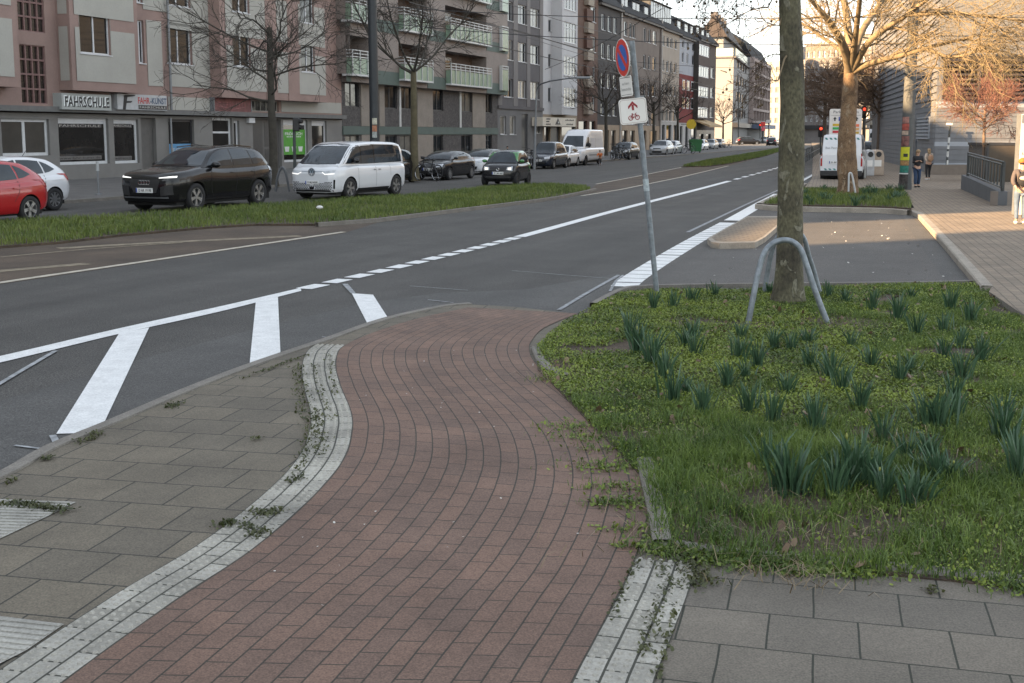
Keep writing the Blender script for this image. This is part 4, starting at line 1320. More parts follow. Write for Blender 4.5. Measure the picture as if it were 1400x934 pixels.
rowhouse('apartment_building', 'grey-brown apartment house with red-brown strips and a slate mansard roof', 848, 903, H7, m_brownr, [(852.5, 857), (860, 863.5), (864.5, 868), (879.5, 883), (886, 889), (892, 897)], [(152, 170), (110, 128), (69, 89), (30, 50)], (858, 90),
         gmat=m_beigeshop, gz=f.zy(875, 172), gcols=[(851, 858), (862, 868), (876, 884), (888, 898)], mans=(1.8, 2.6), ridge=5, dorm=[(853, 862, 0.3, 2.0, 3), (868, 878, 0.3, 2.0, 3), (884, 890, 0.3, 2.0, 3)], extra=gut, mull=0)
H8 = f.zy(904, 38)
def ex8(t, fc, s0, s1):
    mb = MB(); fc.box(mb, fc.sx(902, 90) - 0.2, fc.sx(904, 90), 4, H8 - 0.3, 0.002, 0.1); part(mb, 'pilaster', m_redbr, t)
rowhouse('apartment_building', 'cream apartment house with grey-blue timber gable dormer', 903, 928, H8, m_creamr, [(904, 908), (911, 914), (916, 919), (921.5, 925)], [(150, 166), (115, 130), (82, 97), (49, 63)], (908, 90),
         gmat=M('pale_shop_render', (0.38, 0.37, 0.36), rough=0.8), gz=f.zy(915, 165), gcols=[(905, 909), (911, 918), (921, 926)], mans=(1.6, 2.6), ridge=5.5, dorm=[(893, 921, 0.2, 3.2, 4)], extra=ex8, mull=0)
H9 = f.zy(930, 49)
def ex9(t, fc, s0, s1):
    mb = MB(); fc.box(mb, s0, s1 - 1.5, f.zy(935, 168), f.zy(930, 101), 0.003, 0.06); part(mb, 'red_facade', m_redr, t)
    mb = MB(); fc.box(mb, s1 - 1.5, s1, 4, H9 - 0.3, 0.003, 0.07); part(mb, 'slate_strip', m_dkblue, t)
rowhouse('apartment_building', 'pale blue apartment house with a deep red lower facade', 928, 953.5, H9, m_paleb, [(932, 935), (938.5, 941), (946, 949)], [(72, 86), (56, 66)], (935, 90),
         gmat=M('whitish_shop_render', (0.4, 0.39, 0.38), rough=0.8), gz=f.zy(935, 167), gcols=[(929.5, 933), (937, 941), (945, 952)], mans=(1.6, 2.4), ridge=5, dorm=[(929, 934, 0.3, 2.2, 3), (939, 944, 0.3, 2.2, 3), (947, 951, 0.3, 2.2, 3)], extra=ex9, mull=0)
# white windows on the red part, set proud in the facing
tR = [o for o in COL.objects if o.get('label', '').startswith('pale blue apartment')][0]
for h in wins_px(f, [(932, 935.5), (938, 941.5), (944, 947.5)], [(110, 124), (133, 149)], 938, 125):
    q = MB(); f.box(q, h[0], h[1], h[2], h[3], 0.05, 0.1); w = part(q, 'window', m_white, tR)
    q = MB(); f.box(q, h[0] + 0.15, h[1] - 0.15, h[2] + 0.15, h[3] - 0.15, 0.09, 0.11); part(q, 'pane', m_pane, w, root=tR)
H10 = f.zy(956, 54)
def ex10(t, fc, s0, s1):
    a, b = f.sx(955, 100, 0.8), f.sx(969, 100, 0.8)
    hs = [(a + 0.2, b - 0.2, f.zy(962, y1, 0.8), f.zy(962, y0, 0.8)) for y0, y1 in ((147, 161), (119, 133.5), (91, 106), (62, 77))]
    mb = MB(); fc.wall(mb, a, b, 4.5, H10 - 0.5, 0.8, hs, rev=0.05)
    for x in (a, b): mb.face([fc.W(x, 4.5, 0), fc.W(x, 4.5, 0.8), fc.W(x, H10 - 0.5, 0.8), fc.W(x, H10 - 0.5, 0)], 0, [(0, 0)] * 4)
    mb.face([fc.W(a, 4.5, 0), fc.W(b, 4.5, 0), fc.W(b, 4.5, 0.8), fc.W(a, 4.5, 0.8)], 0, [(0, 0)] * 4)
    part(mb, 'bay', m_darkbr, t)
    for h in hs: win(fc, h, t, 0.8, 0.05, mull=3, fw=0.16, sill=False)
t10, fc10, a10, b10 = rowhouse('apartment_building', 'dark brick apartment house with white bay windows before the white house', 953.5, 978, H10, m_darkbr, [(971.5, 976)], [(147, 161), (120, 134), (93, 107)], (974, 110),
         gmat=m_doord, gz=f.zy(962, 178), gcols=[(956, 962), (965, 972)], ridge=4.5, mans=(1.5, 2.2), dorm=[(955, 959, 0.3, 2.0, 3), (962, 966, 0.3, 2.0, 3), (969, 973, 0.3, 2.0, 3)], extra=ex10, mull=1)
# awning and round yellow sign
r = f.R(948, 172, 966, 181, off=0.1)
q = MB(); q.extr([f.W(r[0], 4.4, 0.1), f.W(r[0], 3.5, 2.6), f.W(r[0], 3.2, 2.6), f.W(r[0], 4.2, 0.1)], f.d * (r[1] - r[0]))
aw = part(q, 'awning', M('tan_awning_cloth', (0.42, 0.3, 0.17), rough=0.9), t10)
t = thing('round_sign', 'round yellow shop sign beside the tan awning', 'sign', f.W(f.sx(942, 170, 1.2), 0, 1.2), world=True)
c = f.W(f.sx(945, 170, 1.5), f.zy(945, 170, 1.5), 1.5)
q = MB(); tv = Vector((0, -1, 0)); q.tube([c, c + tv * 0.12], 0.72, 20); part(q, 'disc', M('yellow_sign', (0.6, 0.42, 0.02), rough=0.4), t)
q = MB(); q.tube([c + Vector((0.1, -0.0, 0)), f.W(f.sx(945, 170, 1.5), c.z, 0.0)], 0.05, 5); part(q, 'bracket', m_darkframe, t)

# ---- 11: white house standing forward with its lit end wall and roof terrace
D11 = 262.0
p_l = At(957, 170, D11 + 1); p_c = At(1001, 170, D11 - 4); p_r = At(1022.5, 170, D11 + 42)
def endhouse(label, corner, left, right, H, m_end, m_front, cols_front, rows_front, terr=True):
    t = thing('apartment_building', label, 'building', (corner.x, corner.y, 0), world=True)
    fe = Fac((left.x, left.y, 0), (corner - left)); ff = Fac((corner.x, corner.y, 0), (right - corner))
    Le = (Vector((corner.x, corner.y, 0)) - Vector((left.x, left.y, 0))).length; Lf = (Vector((right.x, right.y, 0)) - Vector((corner.x, corner.y, 0))).length
    hs = []
    for x0, x1 in cols_front:
        for y0, y1 in rows_front: hs.append((ff.sx(x0, 120), ff.sx(x1, 120), ff.zy(1014, y1), ff.zy(1014, y0)))
    mb = MB(); ff.wall(mb, 0, Lf, 4.5, H, 0, hs, rev=0.2); part(mb, 'street_wall', m_front, t)
    for h in hs: win(ff, h, t, 0, 0.2, mull=0, fm=m_darkframe, fw=0.12, sill=False)
    he = [(fe.sx(979, 120), fe.sx(983, 120), fe.zy(981, y1), fe.zy(981, y0)) for y0, y1 in ((84, 98), (107, 122), (131, 146))]
    mb = MB(); fe.wall(mb, 0, Le, 0, H, 0, he, rev=0.2)
    ff.quad(mb, 0, Lf, 0.0, 4.5, -0.02)
    shell(ff, mb, 0, Lf, 0, H, Le)
    part(mb, 'wall', m_end, t)
    for h in he: win(fe, h, t, 0, 0.2, mull=1, fw=0.12, sill=False)
    return t, fe, ff, Le, Lf
H11 = At(1001, 79, D11 - 4).z
m_white2 = M('white_house_render', (0.25, 0.25, 0.25), rough=0.9, var=0.05)
t11, fe, ff, Le, Lf = endhouse('tall white house with a roof terrace and its end wall towards us', p_c, p_l, p_r, H11, m_white2, m_white2, [(1007, 1009.5), (1011, 1013.5), (1014.7, 1017), (1018, 1020)], [(84, 97), (106, 119), (128, 141), (150, 162)])
mb = MB(); ff.box(mb, -0.4, Lf, H11 + 0.02, H11 + 0.35, -Le - 0.3, 0.5); part(mb, 'terrace_slab', m_grey2, t11)
mb = MB(); ff.box(mb, -0.35, Lf * 0.7, H11 + 0.4, H11 + 2.0, 0.42, 0.47); fe.box(mb, 0.2, Le, H11 + 0.4, H11 + 2.0, 0.35, 0.4); part(mb, 'railing', M('terrace_glass', (0.42, 0.46, 0.36), rough=0.3), t11)
mb = MB(); ff.box(mb, 2.5, Lf, H11 + 0.36, H11 + 4.6, -Le + 0.2, -2.5); part(mb, 'penthouse', m_white2, t11)
mb = MB()
q0, q1 = 1.6, Lf + 0.5; o0, o1 = -1.6, -Le - 0.4; zr = H11 + 4.6
P = [ff.W(q0, zr, o0), ff.W(q1, zr, o0), ff.W(q1, zr, o1), ff.W(q0, zr, o1)]; R = [ff.W(q0 + 5, zr + 5.2, (o0 + o1) / 2), ff.W(q1 - 3, zr + 5.2, (o0 + o1) / 2)]
mb.face([P[0], P[1], R[1], R[0]]); mb.face([P[1], P[2], R[1]]); mb.face([P[2], P[3], R[0], R[1]]); mb.face([P[3], P[0], R[0]]); mb.face(P)
rf = part(mb, 'roof', m_roofr, t11)
for k, s_ in enumerate((8, 14, 22, 29)):
    mb = MB(); ff.box(mb, s_, s_ + 1.8, zr + 2.5, zr + 5.9, (o0 + o1) / 2 - 1, (o0 + o1) / 2 + 0.6); part(mb, 'chimney', m_grey1, rf, root=t11)
mb = MB(); ff.box(mb, -0.02, Lf, 3.6, 4.6, 0.05, 1.2); part(mb, 'canopy', m_darkframe, t11)
# ---- 12: framed block
p_a = At(1023, 170, D11 + 43); p_b = At(1046, 170, D11 + 80)
t12 = thing('apartment_building', 'apartment block with salmon balcony frames behind the white house', 'building', (p_a.x, p_a.y, 0), world=True)
fb = Fac((p_a.x, p_a.y, 0), p_b - p_a); Lb = (p_b - p_a).xy.length; H12 = At(1024, 78, D11 + 43).z
mb = MB(); shell(fb, mb, 0, Lb, 0, H12, 12, front=True); part(mb, 'wall', m_white2, t12)
m_salmon = M('salmon_balcony_frame', (0.34, 0.28, 0.26), rough=0.8)
for k in range(6):
    z = 5 + (H12 - 6) * k / 5
    mb = MB(); fb.box(mb, 0, Lb, z, z + 0.6, 0.01, 1.2); part(mb, 'balcony_slab', m_salmon, t12)
    if k < 5:
        for j in range(6):
            a = Lb * (j + 0.15) / 6; b = Lb * (j + 0.8) / 6
            mb = MB(); fb.box(mb, a, b, z + 0.9, z + (H12 - 6) / 5 - 0.3, 0.02, 0.08); w = part(mb, 'window', m_white, t12)
            mb = MB(); fb.box(mb, a + 0.3, b - 0.3, z + 1.1, z + (H12 - 6) / 5 - 0.5, 0.07, 0.1); part(mb, 'pane', m_pane, w, root=t12)
for j in range(7):
    mb = MB(); fb.box(mb, Lb * j / 6 - 0.3, Lb * j / 6 + 0.3, 5, H12, 0.02, 1.22); part(mb, 'frame', m_salmon, t12)
gable_roof(fb, t12, 0, Lb, H12, 7, mat=m_roofd, mansard=(1.5, 3.5))
mb = MB(); fb.box(mb, -2, Lb, 3.5, 4.6, 0.0, 3.0); part(mb, 'canopy', M('blue_canopy', (0.1, 0.13, 0.2), rough=0.6), t12)
# ---- 13: far sunlit block closing the street
p_a = At(1040, 170, 415); p_b = At(1100, 170, 400)
t13 = thing('office_building', 'far sunlit cream block closing the end of the street', 'building', (p_a.x, p_a.y, 0), world=True)
fb = Fac((p_a.x, p_a.y, 0), p_b - p_a); Lb = (p_b - p_a).xy.length; H13 = At(1060, 84, 410).z
hs = []
m_sunc = M('far_cream_render', (0.24, 0.235, 0.23), rough=0.9)
for i in range(7):
    for j in range(6): hs.append((Lb * (i + 0.25) / 7, Lb * (i + 0.75) / 7, 5 + (H13 - 6) * (j + 0.25) / 6, 5 + (H13 - 6) * (j + 0.75) / 6))
mb = MB(); fb.wall(mb, 0, Lb, 0, H13, 0, hs, rev=0.3); shell(fb, mb, 0, Lb, 0, H13, 14); part(mb, 'wall', m_sunc, t13)
for h in hs: win(fb, h, t13, 0, 0.3, mull=0, sill=False, pm=m_panelit, fm=m_grey1)
mb = MB(); fb.box(mb, Lb * 0.35, Lb * 0.6, H13, H13 + 5, -9, -1); part(mb, 'roof_storey', m_sunc, t13)

# ------------------------------------------------------------------ right-hand side: louvred hall and blocks behind the trees
m_panelg = M('grey_facade_boards', (0.155, 0.16, 0.17), rough=0.55, var=0.14, scale=1.2)
m_panell = M('light_facade_boards', (0.31, 0.33, 0.36), rough=0.5, var=0.1, scale=1.2)
m_louv = M('dark_louvre', (0.05, 0.038, 0.034), rough=0.6, var=0.25, scale=2)
m_creamf = M('cream_upper_facade', (0.19, 0.187, 0.18), rough=0.7, var=0.08)
LC = G(1275.5, 238, ZW); LL = G(1241, 229, ZW)
fdir = (Vector((1.0, 0.02, 0))).normalized()
TL = thing('public_hall', 'large modern hall clad in grey boards with dark louvres', 'building', (LC.x, LC.y, 0), world=True)
fr = Fac((LC.x, LC.y, 0), fdir)                         # front, facing us
fs = Fac((LL.x, LL.y, 0), LC - LL)                      # side along the street
Ls = (LC - LL).xy.length
back = 2.4
zt1 = fr.zy(1290, 136); zt2 = fr.zy(1292, 76); HL = 16.5
mb = MB(); fr.wall(mb, 0, 40, 0.0, HL, 0, ()); fs.wall(mb, -Ls * back, Ls, 0, HL, 0, ())
mb.face([fr.W(0, HL), fr.W(40, HL), fs.W(-Ls * back, HL) + Vector((40, 0, 0)), fs.W(-Ls * back, HL)], 0, [(0, 0)] * 4)
mb.face([fr.W(40, 0), fr.W(40, HL), fs.W(-Ls * back, HL) + Vector((40, 0, 0)), fs.W(-Ls * back, 0) + Vector((40, 0, 0))], 0, [(0, 0)] * 4)
part(mb, 'wall', m_panelg, TL)
mb = MB(); z = 0.0; bands = [(fr.zy(1300, y1), fr.zy(1300, y0)) for y0, y1 in ((194, 200), (223, 228), (139, 147))]
while z < zt1 - 0.05:
    z1 = min(z + 0.28, zt1)
    fr.box(mb, 0.02, 40, z, z1 - 0.02, 0.003, 0.035); fs.box(mb, -Ls * back, Ls - 0.0, z, z1 - 0.02, 0.003, 0.035)
    z += 0.28
part(mb, 'board_cladding', m_panelg, TL)
for a, b in bands:
    mb = MB(); fr.box(mb, 0.0, 40, a, b, 0.004, 0.045); part(mb, 'light_board', m_panell, TL)
mb = MB(); z = zt1
while z < zt2 - 0.1:
    fr.box(mb, 0.4, 40, z, z + 0.11, 0.02, 0.3); z += 0.24
part(mb, 'louvre', m_louv, TL)
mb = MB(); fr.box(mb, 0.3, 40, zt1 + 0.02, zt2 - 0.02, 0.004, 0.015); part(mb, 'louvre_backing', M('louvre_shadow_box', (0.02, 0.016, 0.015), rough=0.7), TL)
mb = MB()
for k in range(9): fr.box(mb, 2.0 + k * 4.0, 2.12 + k * 4.0, zt1, zt2, 0.02, 0.36)
part(mb, 'louvre_post', m_louv, TL)
mb = MB(); z = zt1
while z < HL - 0.3:
    fs.box(mb, -Ls * back, Ls, z, z + 0.2, 0.003, 0.07); z += 0.36
part(mb, 'side_louvre', M('grey_side_louvre', (0.17, 0.17, 0.18), rough=0.6), TL)
mb = MB(); z = zt2 + 0.05
while z < HL - 0.1:
    fr.box(mb, 0, 40, z, min(z + 0.9, HL), 0.004, 0.06); z += 0.95
part(mb, 'upper_cladding', m_creamf, TL)
a, b, c, d = fs.R(1257, 162, 1272.5, 189)
mb = MB(); nr, nc = 6, 8
for i in range(nr + 1): fs.box(mb, a, b, c + (d - c) * i / nr - 0.04, c + (d - c) * i / nr + 0.04, 0.04, 0.14)
for i in range(nc + 1): fs.box(mb, a + (b - a) * i / nc - 0.03, a + (b - a) * i / nc + 0.03, c, d, 0.04, 0.12)
g = part(mb, 'grille', m_panell, TL); mb = MB(); fs.box(mb, a, b, c, d, 0.036, 0.05); part(mb, 'grille_backing', m_louv, g, root=TL)
a, b, c, d = fs.R(1242, 163, 1254, 232)
mb = MB(); fs.box(mb, a, b, 0.1, d, 0.036, 0.08); part(mb, 'door', M('blue_grey_door', (0.07, 0.085, 0.105), rough=0.4), TL)
a, b = fr.sx(1278, 240), fr.sx(1316, 240)
pl = thing('low_wall', 'low brownish stone plinth wall at the foot of the grey hall', 'wall', fr.W(0, 0, 1), world=True)
mb = MB(); fr.box(mb, -0.6, b + 1.5, 0.05, 0.62, 0.4, 1.0); part(mb, 'wall_block', M('brown_plinth', (0.17, 0.14, 0.115), rough=0.9), pl)
# blocks on the right behind the street trees
def block(label, px0, px1, D, ytop, mat, dirv=None, nfl=5, ncol=5, depth=14, name='apartment_building', pm=None):
    a = At(px0, 180, D); b = At(px1, 180, D if dirv is None else dirv)
    t = thing(name, label, 'building', (a.x, a.y, 0), world=True)
    fb = Fac((a.x, a.y, 0), b - a); L = (b - a).xy.length; H = At((px0 + px1) / 2, ytop, (a.y + b.y) / 2).z
    hs = []
    for i in range(ncol):
        for j in range(nfl): hs.append((L * (i + 0.28) / ncol, L * (i + 0.72) / ncol, 4.5 + (H - 5) * (j + 0.22) / nfl, 4.5 + (H - 5) * (j + 0.75) / nfl))
    mb = MB(); fb.wall(mb, 0, L, 0, H, 0, hs, rev=0.25); shell(fb, mb, 0, L, 0, H, depth); part(mb, 'wall', mat, t)
    for h in hs: win(fb, h, t, 0, 0.25, mull=1, sill=False, fw=0.12, pm=pm)
    mb = MB(); fb.box(mb, -0.3, L + 0.3, H + 0.01, H + 0.6, -depth - 0.3, 0.35); part(mb, 'roof', m_zinc, t)
    mb = MB(); fb.box(mb, 0, L, 3.4, 4.3, 0.0, 1.0); part(mb, 'canopy', m_darkframe, t)
    return t
block('grey-brown block behind the bare street trees, left of the parking sign', 1098, 1142, 300, 62, m_grey2, 296, 6, 6)
block('pale block behind the bare street trees, right of the parking sign', 1143, 1188, 240, 48, M('pale_grey_block', (0.19, 0.18, 0.17), rough=0.9), 235, 6, 6)
block('dull grey block behind the tall dark pole', 1189, 1242, 170, 20, M('dull_grey_render', (0.16, 0.155, 0.15), rough=0.9), 150, 6, 6)
# ------------------------------------------------------------------ the row goes on behind the camera, its heights set for the shade cast here; the low house is added to trim the sunlight
GAP0 = -48.6
b0 = thing('apartment_building', 'plain cream apartment house next to the pink one', 'building', f.W(GAP0, 0), world=True)
mb = MB(); shell(f, mb, GAP0 + 0.02, b1s - 0.05, 0, 19.5, 12, front=True); part(mb, 'wall', m_cream, b0)
gable_roof(f, b0, GAP0, b1s, 19.5, 0.8)
SG = -67.0
b0 = thing('apartment_building', 'brown apartment house beyond the low house', 'building', f.W(SG, 0), world=True)
mb = MB(); shell(f, mb, SG - 60, SG, 0, 25.0, 12, front=True); part(mb, 'wall', m_brownr, b0)
gable_roof(f, b0, SG - 60, SG, 25.0, 3.0)
b0 = thing('apartment_building', 'unseen low grey house between the cream and the brown one, added to trim the sunlight', 'building', f.W(SG, 0), world=True)
mb = MB(); shell(f, mb, SG + 0.03, GAP0 - 0.03, 0, 15.5, 12, front=True); part(mb, 'wall', m_grey2, b0)  # added block out of view: keeps the sun off the left part of the road
mb = MB(); f.box(mb, SG + 0.03, GAP0 - 0.03, 15.51, 15.7, -12, 0.1); part(mb, 'roof', m_zinc, b0)
# ------------------------------------------------------------------ vehicles
m_tyre = M('tyre_rubber', (0.014, 0.014, 0.015), rough=0.85, var=0.15, scale=8)
m_rim = M('alloy_rim', (0.4, 0.4, 0.41), rough=0.3, metal=0.8, var=0.1)
m_rimd = M('dark_rim_back', (0.012, 0.012, 0.013), rough=0.6)
m_black = M('black_plastic', (0.016, 0.016, 0.017), rough=0.55, var=0.15)
m_glossb = M('gloss_black_trim', (0.008, 0.008, 0.009), rough=0.12)
m_cglass = M('car_window_glass', (0.022, 0.03, 0.038), rough=0.03, var=0.5, scale=1.2, spec=0.4)
m_lamp = M('clear_lamp', (0.5, 0.52, 0.55), rough=0.08, var=0.2, scale=10)
m_drl = M('lit_running_light', (1.0, 0.97, 0.92), emit=0.14, var=0.0)
m_head = M('lit_headlight', (1.0, 0.85, 0.62), emit=0.3, var=0.0)
m_tail = M('red_tail_lamp', (0.32, 0.012, 0.012), rough=0.15, var=0.2, scale=8)
m_plate = M('number_plate', (0.68, 0.68, 0.66), rough=0.4, var=0.03)
m_plateb = M('plate_blue_strip', (0.02, 0.06, 0.3), rough=0.4)
m_seam = M('door_gap', (0.01, 0.01, 0.01), rough=0.8)
m_chrome = M('chrome', (0.6, 0.6, 0.62), rough=0.12, metal=1.0, var=0.03)
m_under = M('dark_underbody', (0.01, 0.01, 0.01), rough=0.9)

def paint(name, col, rough=0.3):
    dk = max(col) < 0.02
    return M(name, col, rough=rough, var=0.03, scale=0.6, coat=0.3 if dk else 0.7, spec=0.3 if dk else 0.5)

def wheel_mesh(r, w, spokes, dark=False):
    ty = MB(); prof = [(0.62, -0.42), (0.7, -0.5), (0.92, -0.5), (0.985, -0.4), (1.0, -0.2), (1.0, 0.2), (0.985, 0.4), (0.92, 0.5), (0.7, 0.5), (0.62, 0.42)]
    rows = []
    for a in range(28):
        t = 2 * PI * a / 28
        rows.append([(math.cos(t) * p[0] * r, p[1] * w, math.sin(t) * p[0] * r) for p in prof])
    rows.append(rows[0]); ty.grid(rows)
    tm = ty.mesh('tyre', [m_tyre]); tm.shade_smooth(); tm.set_sharp_from_angle(angle=math.radians(50))
    rm = MB(); R = r * 0.66; o = w * 0.44
    def ringp(rr, y): return [(math.cos(2 * PI * a / 28) * rr, y, math.sin(2 * PI * a / 28) * rr) for a in range(28)]
    rm.grid([ringp(R * 1.0, o * 0.3), ringp(R * 1.0, o), ringp(R * 0.93, o), ringp(R * 0.9, o * 0.35)], 0, closed=True)
    rm.face(ringp(R * 0.9, o * 0.35), 1)
    rm.face(ringp(R * 1.0, -o), 1)
    for k in range(spokes):
        t = 2 * PI * k / spokes
        for da in ((-0.13, 0.13) if spokes <= 6 else (0.0,)):
            c, s_ = math.cos(t + da), math.sin(t + da); d = Vector((c, 0, s_)); e = Vector((-s_, 0, c)); wd = R * (0.085 if spokes <= 6 else 0.11)
            pts = [d * R * 0.1 - e * wd * 1.2, d * R * 0.95 - e * wd, d * R * 0.95 + e * wd, d * R * 0.1 + e * wd * 1.2]
            rm.extr([p + Vector((0, o * 0.55, 0)) for p in pts], (0, o * 0.38, 0), 0)
    hub = [(math.cos(2 * PI * a / 10) * R * 0.2, o * 0.6, math.sin(2 * PI * a / 10) * R * 0.2) for a in range(10)]
    rm.extr(hub, (0, o * 0.4, 0), 0)
    rmesh = rm.mesh('rim', [m_rimd if dark else m_rim, m_rimd])
    return tm, rmesh

def interp(tab, x):
    if x >= tab[0][0]: return tab[0][1]
    for (x0, y0), (x1, y1) in zip(tab, tab[1:]):
        if x1 <= x <= x0:
            u = (x0 - x) / (x0 - x1)
            return y0 + (y1 - y0) * u
    return tab[-1][1]

def smooth_interp(tab, x):
    """monotone cubic through (x descending, y)"""
    n = len(tab)
    if x >= tab[0][0]: return tab[0][1]
    if x <= tab[-1][0]: return tab[-1][1]
    for i in range(n - 1):
        if tab[i + 1][0] <= x <= tab[i][0]:
            x0, y0 = tab[i]; x1, y1 = tab[i + 1]
            def slope(j):
                if j <= 0 or j >= n - 1: return (tab[min(j + 1, n - 1)][1] - tab[max(j - 1, 0)][1]) / (tab[min(j + 1, n - 1)][0] - tab[max(j - 1, 0)][0])
                a = (tab[j][1] - tab[j - 1][1]) / (tab[j][0] - tab[j - 1][0]); b = (tab[j + 1][1] - tab[j][1]) / (tab[j + 1][0] - tab[j][0])
                return 0 if a * b <= 0 else 2 * a * b / (a + b)
            h = x1 - x0; u = (x - x0) / h
            m0, m1 = slope(i), slope(i + 1)
            return (2 * u ** 3 - 3 * u ** 2 + 1) * y0 + (u ** 3 - 2 * u ** 2 + u) * h * m0 + (-2 * u ** 3 + 3 * u ** 2) * y1 + (u ** 3 - u ** 2) * h * m1

class Car:
    """x forward, y left, z up, origin on the ground at the middle of the car.
    shoulder: (x, z) of the upper edge of the lower body; roof: (x, z) of the greenhouse; plan: (x, half width); low: (x, z) lower edge"""
    def __init__(s, name, label, mats, shoulder, roof, plan, low, wheels, wr, ww=0.22, spokes=5, tumble=0.8, crown=0.03, roofmat=None, crease=0.0, dark=False, cls=None, archmat=None):
        s.shoulder, s.roof, s.plan, s.low = shoulder, roof, plan, low
        s.t = thing(name, label, 'van' if 'van' in name else 'car')
        xs = sorted(set([round(p[0], 3) for p in shoulder + plan + low] + list(np.linspace(shoulder[0][0], shoulder[-1][0], 36).round(3))), reverse=True)
        W = max(p[1] for p in plan)
        mb = MB(); rows = []
        for x in xs:
            w = smooth_interp(plan, x); zt = smooth_interp(shoulder, x); zb = interp(low, x); hgt = zt - zb
            sec = [(0, zb), (w * 0.6, zb), (w * 0.9, zb + 0.02), (w * 0.965, zb + hgt * 0.12), (w * (0.985 - crease), zb + hgt * 0.3), (w * 0.995, zb + hgt * 0.5), (w, zb + hgt * 0.66), (w * 0.985, zb + hgt * 0.82), (w * 0.945, zb + hgt * 0.94), (w * 0.86, zt), (w * 0.5, zt + crown * 0.7), (0, zt + crown)]
            ring = [(x, y, z) for y, z in sec] + [(x, -y, z) for y, z in reversed(sec[1:-1])]
            rows.append(ring)
        mb.grid(rows, 0, closed=True); mb.face(rows[0], 0); mb.face(rows[-1], 0)
        me = mb.mesh('body', [mats, m_under])
        bo = bpy.data.objects.new('body', me); COL.objects.link(bo)
        cb = MB()
        for wx in wheels:
            for sd in (1, -1):
                a = Vector((wx, sd * (W + 0.3), wr)); b = Vector((wx, sd * (W - ww - 0.16), wr))
                cb.tube([a, b], wr * 1.13, 28, m=1)
        cm = cb.mesh('cut', [mats, m_under]); co = bpy.data.objects.new('cut', cm); COL.objects.link(co)
        md = bo.modifiers.new('b', 'BOOLEAN'); md.operation = 'DIFFERENCE'; md.object = co; md.solver = 'EXACT'
        dg = bpy.context.evaluated_depsgraph_get()
        me2 = bpy.data.meshes.new_from_object(bo.evaluated_get(dg))
        bpy.data.objects.remove(bo); bpy.data.objects.remove(co)
        me2.name = 'body'
        s.low_bvh_mesh = me2
        s.body = link('body', me2, s.t, smooth=38)
        # greenhouse
        rx = sorted(set([round(p[0], 3) for p in roof] + list(np.linspace(roof[0][0], roof[-1][0], 24).round(3))), reverse=True)
        gb = MB(); rows = []
        for x in rx:
            w = smooth_interp(plan, x); zb = smooth_interp(shoulder, x) - 0.05; zr = max(interp(roof, x) if cls == 'box' else smooth_interp(roof, x), zb + 0.06)
            wb = w * 0.9; k = (zr - zb); wt = wb - (wb - w * tumble) * min(1, k / (max(p[1] for p in roof) - zb))
            e = min(0.09, k * 0.3)
            sec = [(0, zb), (wb, zb), ((wb + wt) / 2 + 0.012, (zb + zr) / 2), (wt, zr - e), (wt - e * 0.35, zr - e * 0.35), (wt - e * 1.3, zr), (wt * 0.5, zr + crown * 0.8), (0, zr + crown)]
            rows.append([(x, y, z) for y, z in sec] + [(x, -y, z) for y, z in reversed(sec[1:-1])])
        gb.grid(rows, 0, closed=True); gb.face(rows[0]); gb.face(rows[-1])
        gm_ = gb.mesh('roof', [roofmat or mats])
        s.green = link('roof', gm_, s.t, smooth=50)
        vs = [v.co.copy() for v in me2.vertices]; fs_ = [tuple(p.vertices) for p in me2.polygons]; k = len(vs)
        vs2 = [v.co.copy() for v in gm_.vertices]; fs2 = [tuple(i + k for i in p.vertices) for p in gm_.polygons]
        s.bvh = BVHTree.FromPolygons(vs + vs2, fs_ + fs2)
        s.W = W; s.xf = xs[0]; s.xr = xs[-1]
        tm, rmesh = wheel_mesh(wr, ww, spokes, dark)
        s.wheels = []
        for wx in wheels:
            for sd in (1, -1):
                o = bpy.data.objects.new('wheel', tm); COL.objects.link(o); o.parent = s.t
                o.location = (wx, sd * (W - ww / 2 - 0.015), wr); o.rotation_euler = (0, random.uniform(0, 6), 0 if sd > 0 else PI)
                q = bpy.data.objects.new('rim', rmesh); COL.objects.link(q); q.parent = o
        ub = MB(); ub.box(s.xr + 0.25, s.xf - 0.25, -W * 0.82, W * 0.82, 0.17, 0.34); part(ub, 'underbody', m_under, s.t)
    def cast(s, axis, u, v):
        if axis == 'L': o, d = Vector((u, 4, v)), Vector((0, -1, 0))
        elif axis == 'R': o, d = Vector((u, -4, v)), Vector((0, 1, 0))
        elif axis == 'F': o, d = Vector((6, u, v)), Vector((-1, 0, 0))
        elif axis == 'B': o, d = Vector((-6, u, v)), Vector((1, 0, 0))
        else: o, d = Vector((u, v, 5)), Vector((0, 0, -1))
        h = s.bvh.ray_cast(o, d)
        if h[0] is None: return None
        n = h[1]
        if n.dot(d) > 0: n = -n
        return h[0], n
    def patch(s, name, axis, top, bot, mat, off=0.006, nx=10, ny=5, parent=None, th=0.0, smooth=60):
        """a piece that follows the body: strip between two polylines given in (u, v) of the chosen side"""
        T = resample([Vector((p[0], p[1], 0)) for p in top], nx + 1); B = resample([Vector((p[0], p[1], 0)) for p in bot], nx + 1)
        rows = []
        for j in range(ny + 1):
            row = []
            for i in range(nx + 1):
                q = B[i].lerp(T[i], j / ny); h = s.cast(axis, q.x, q.y)
                row.append(None if h is None else h[0] + h[1] * off)
            rows.append(row)
        mb = MB(); idx = {}
        for j in range(ny + 1):
            for i in range(nx + 1):
                if rows[j][i] is not None:
                    idx[(i, j)] = len(mb.v); mb.v.append(tuple(rows[j][i]))
        lim = 0.5
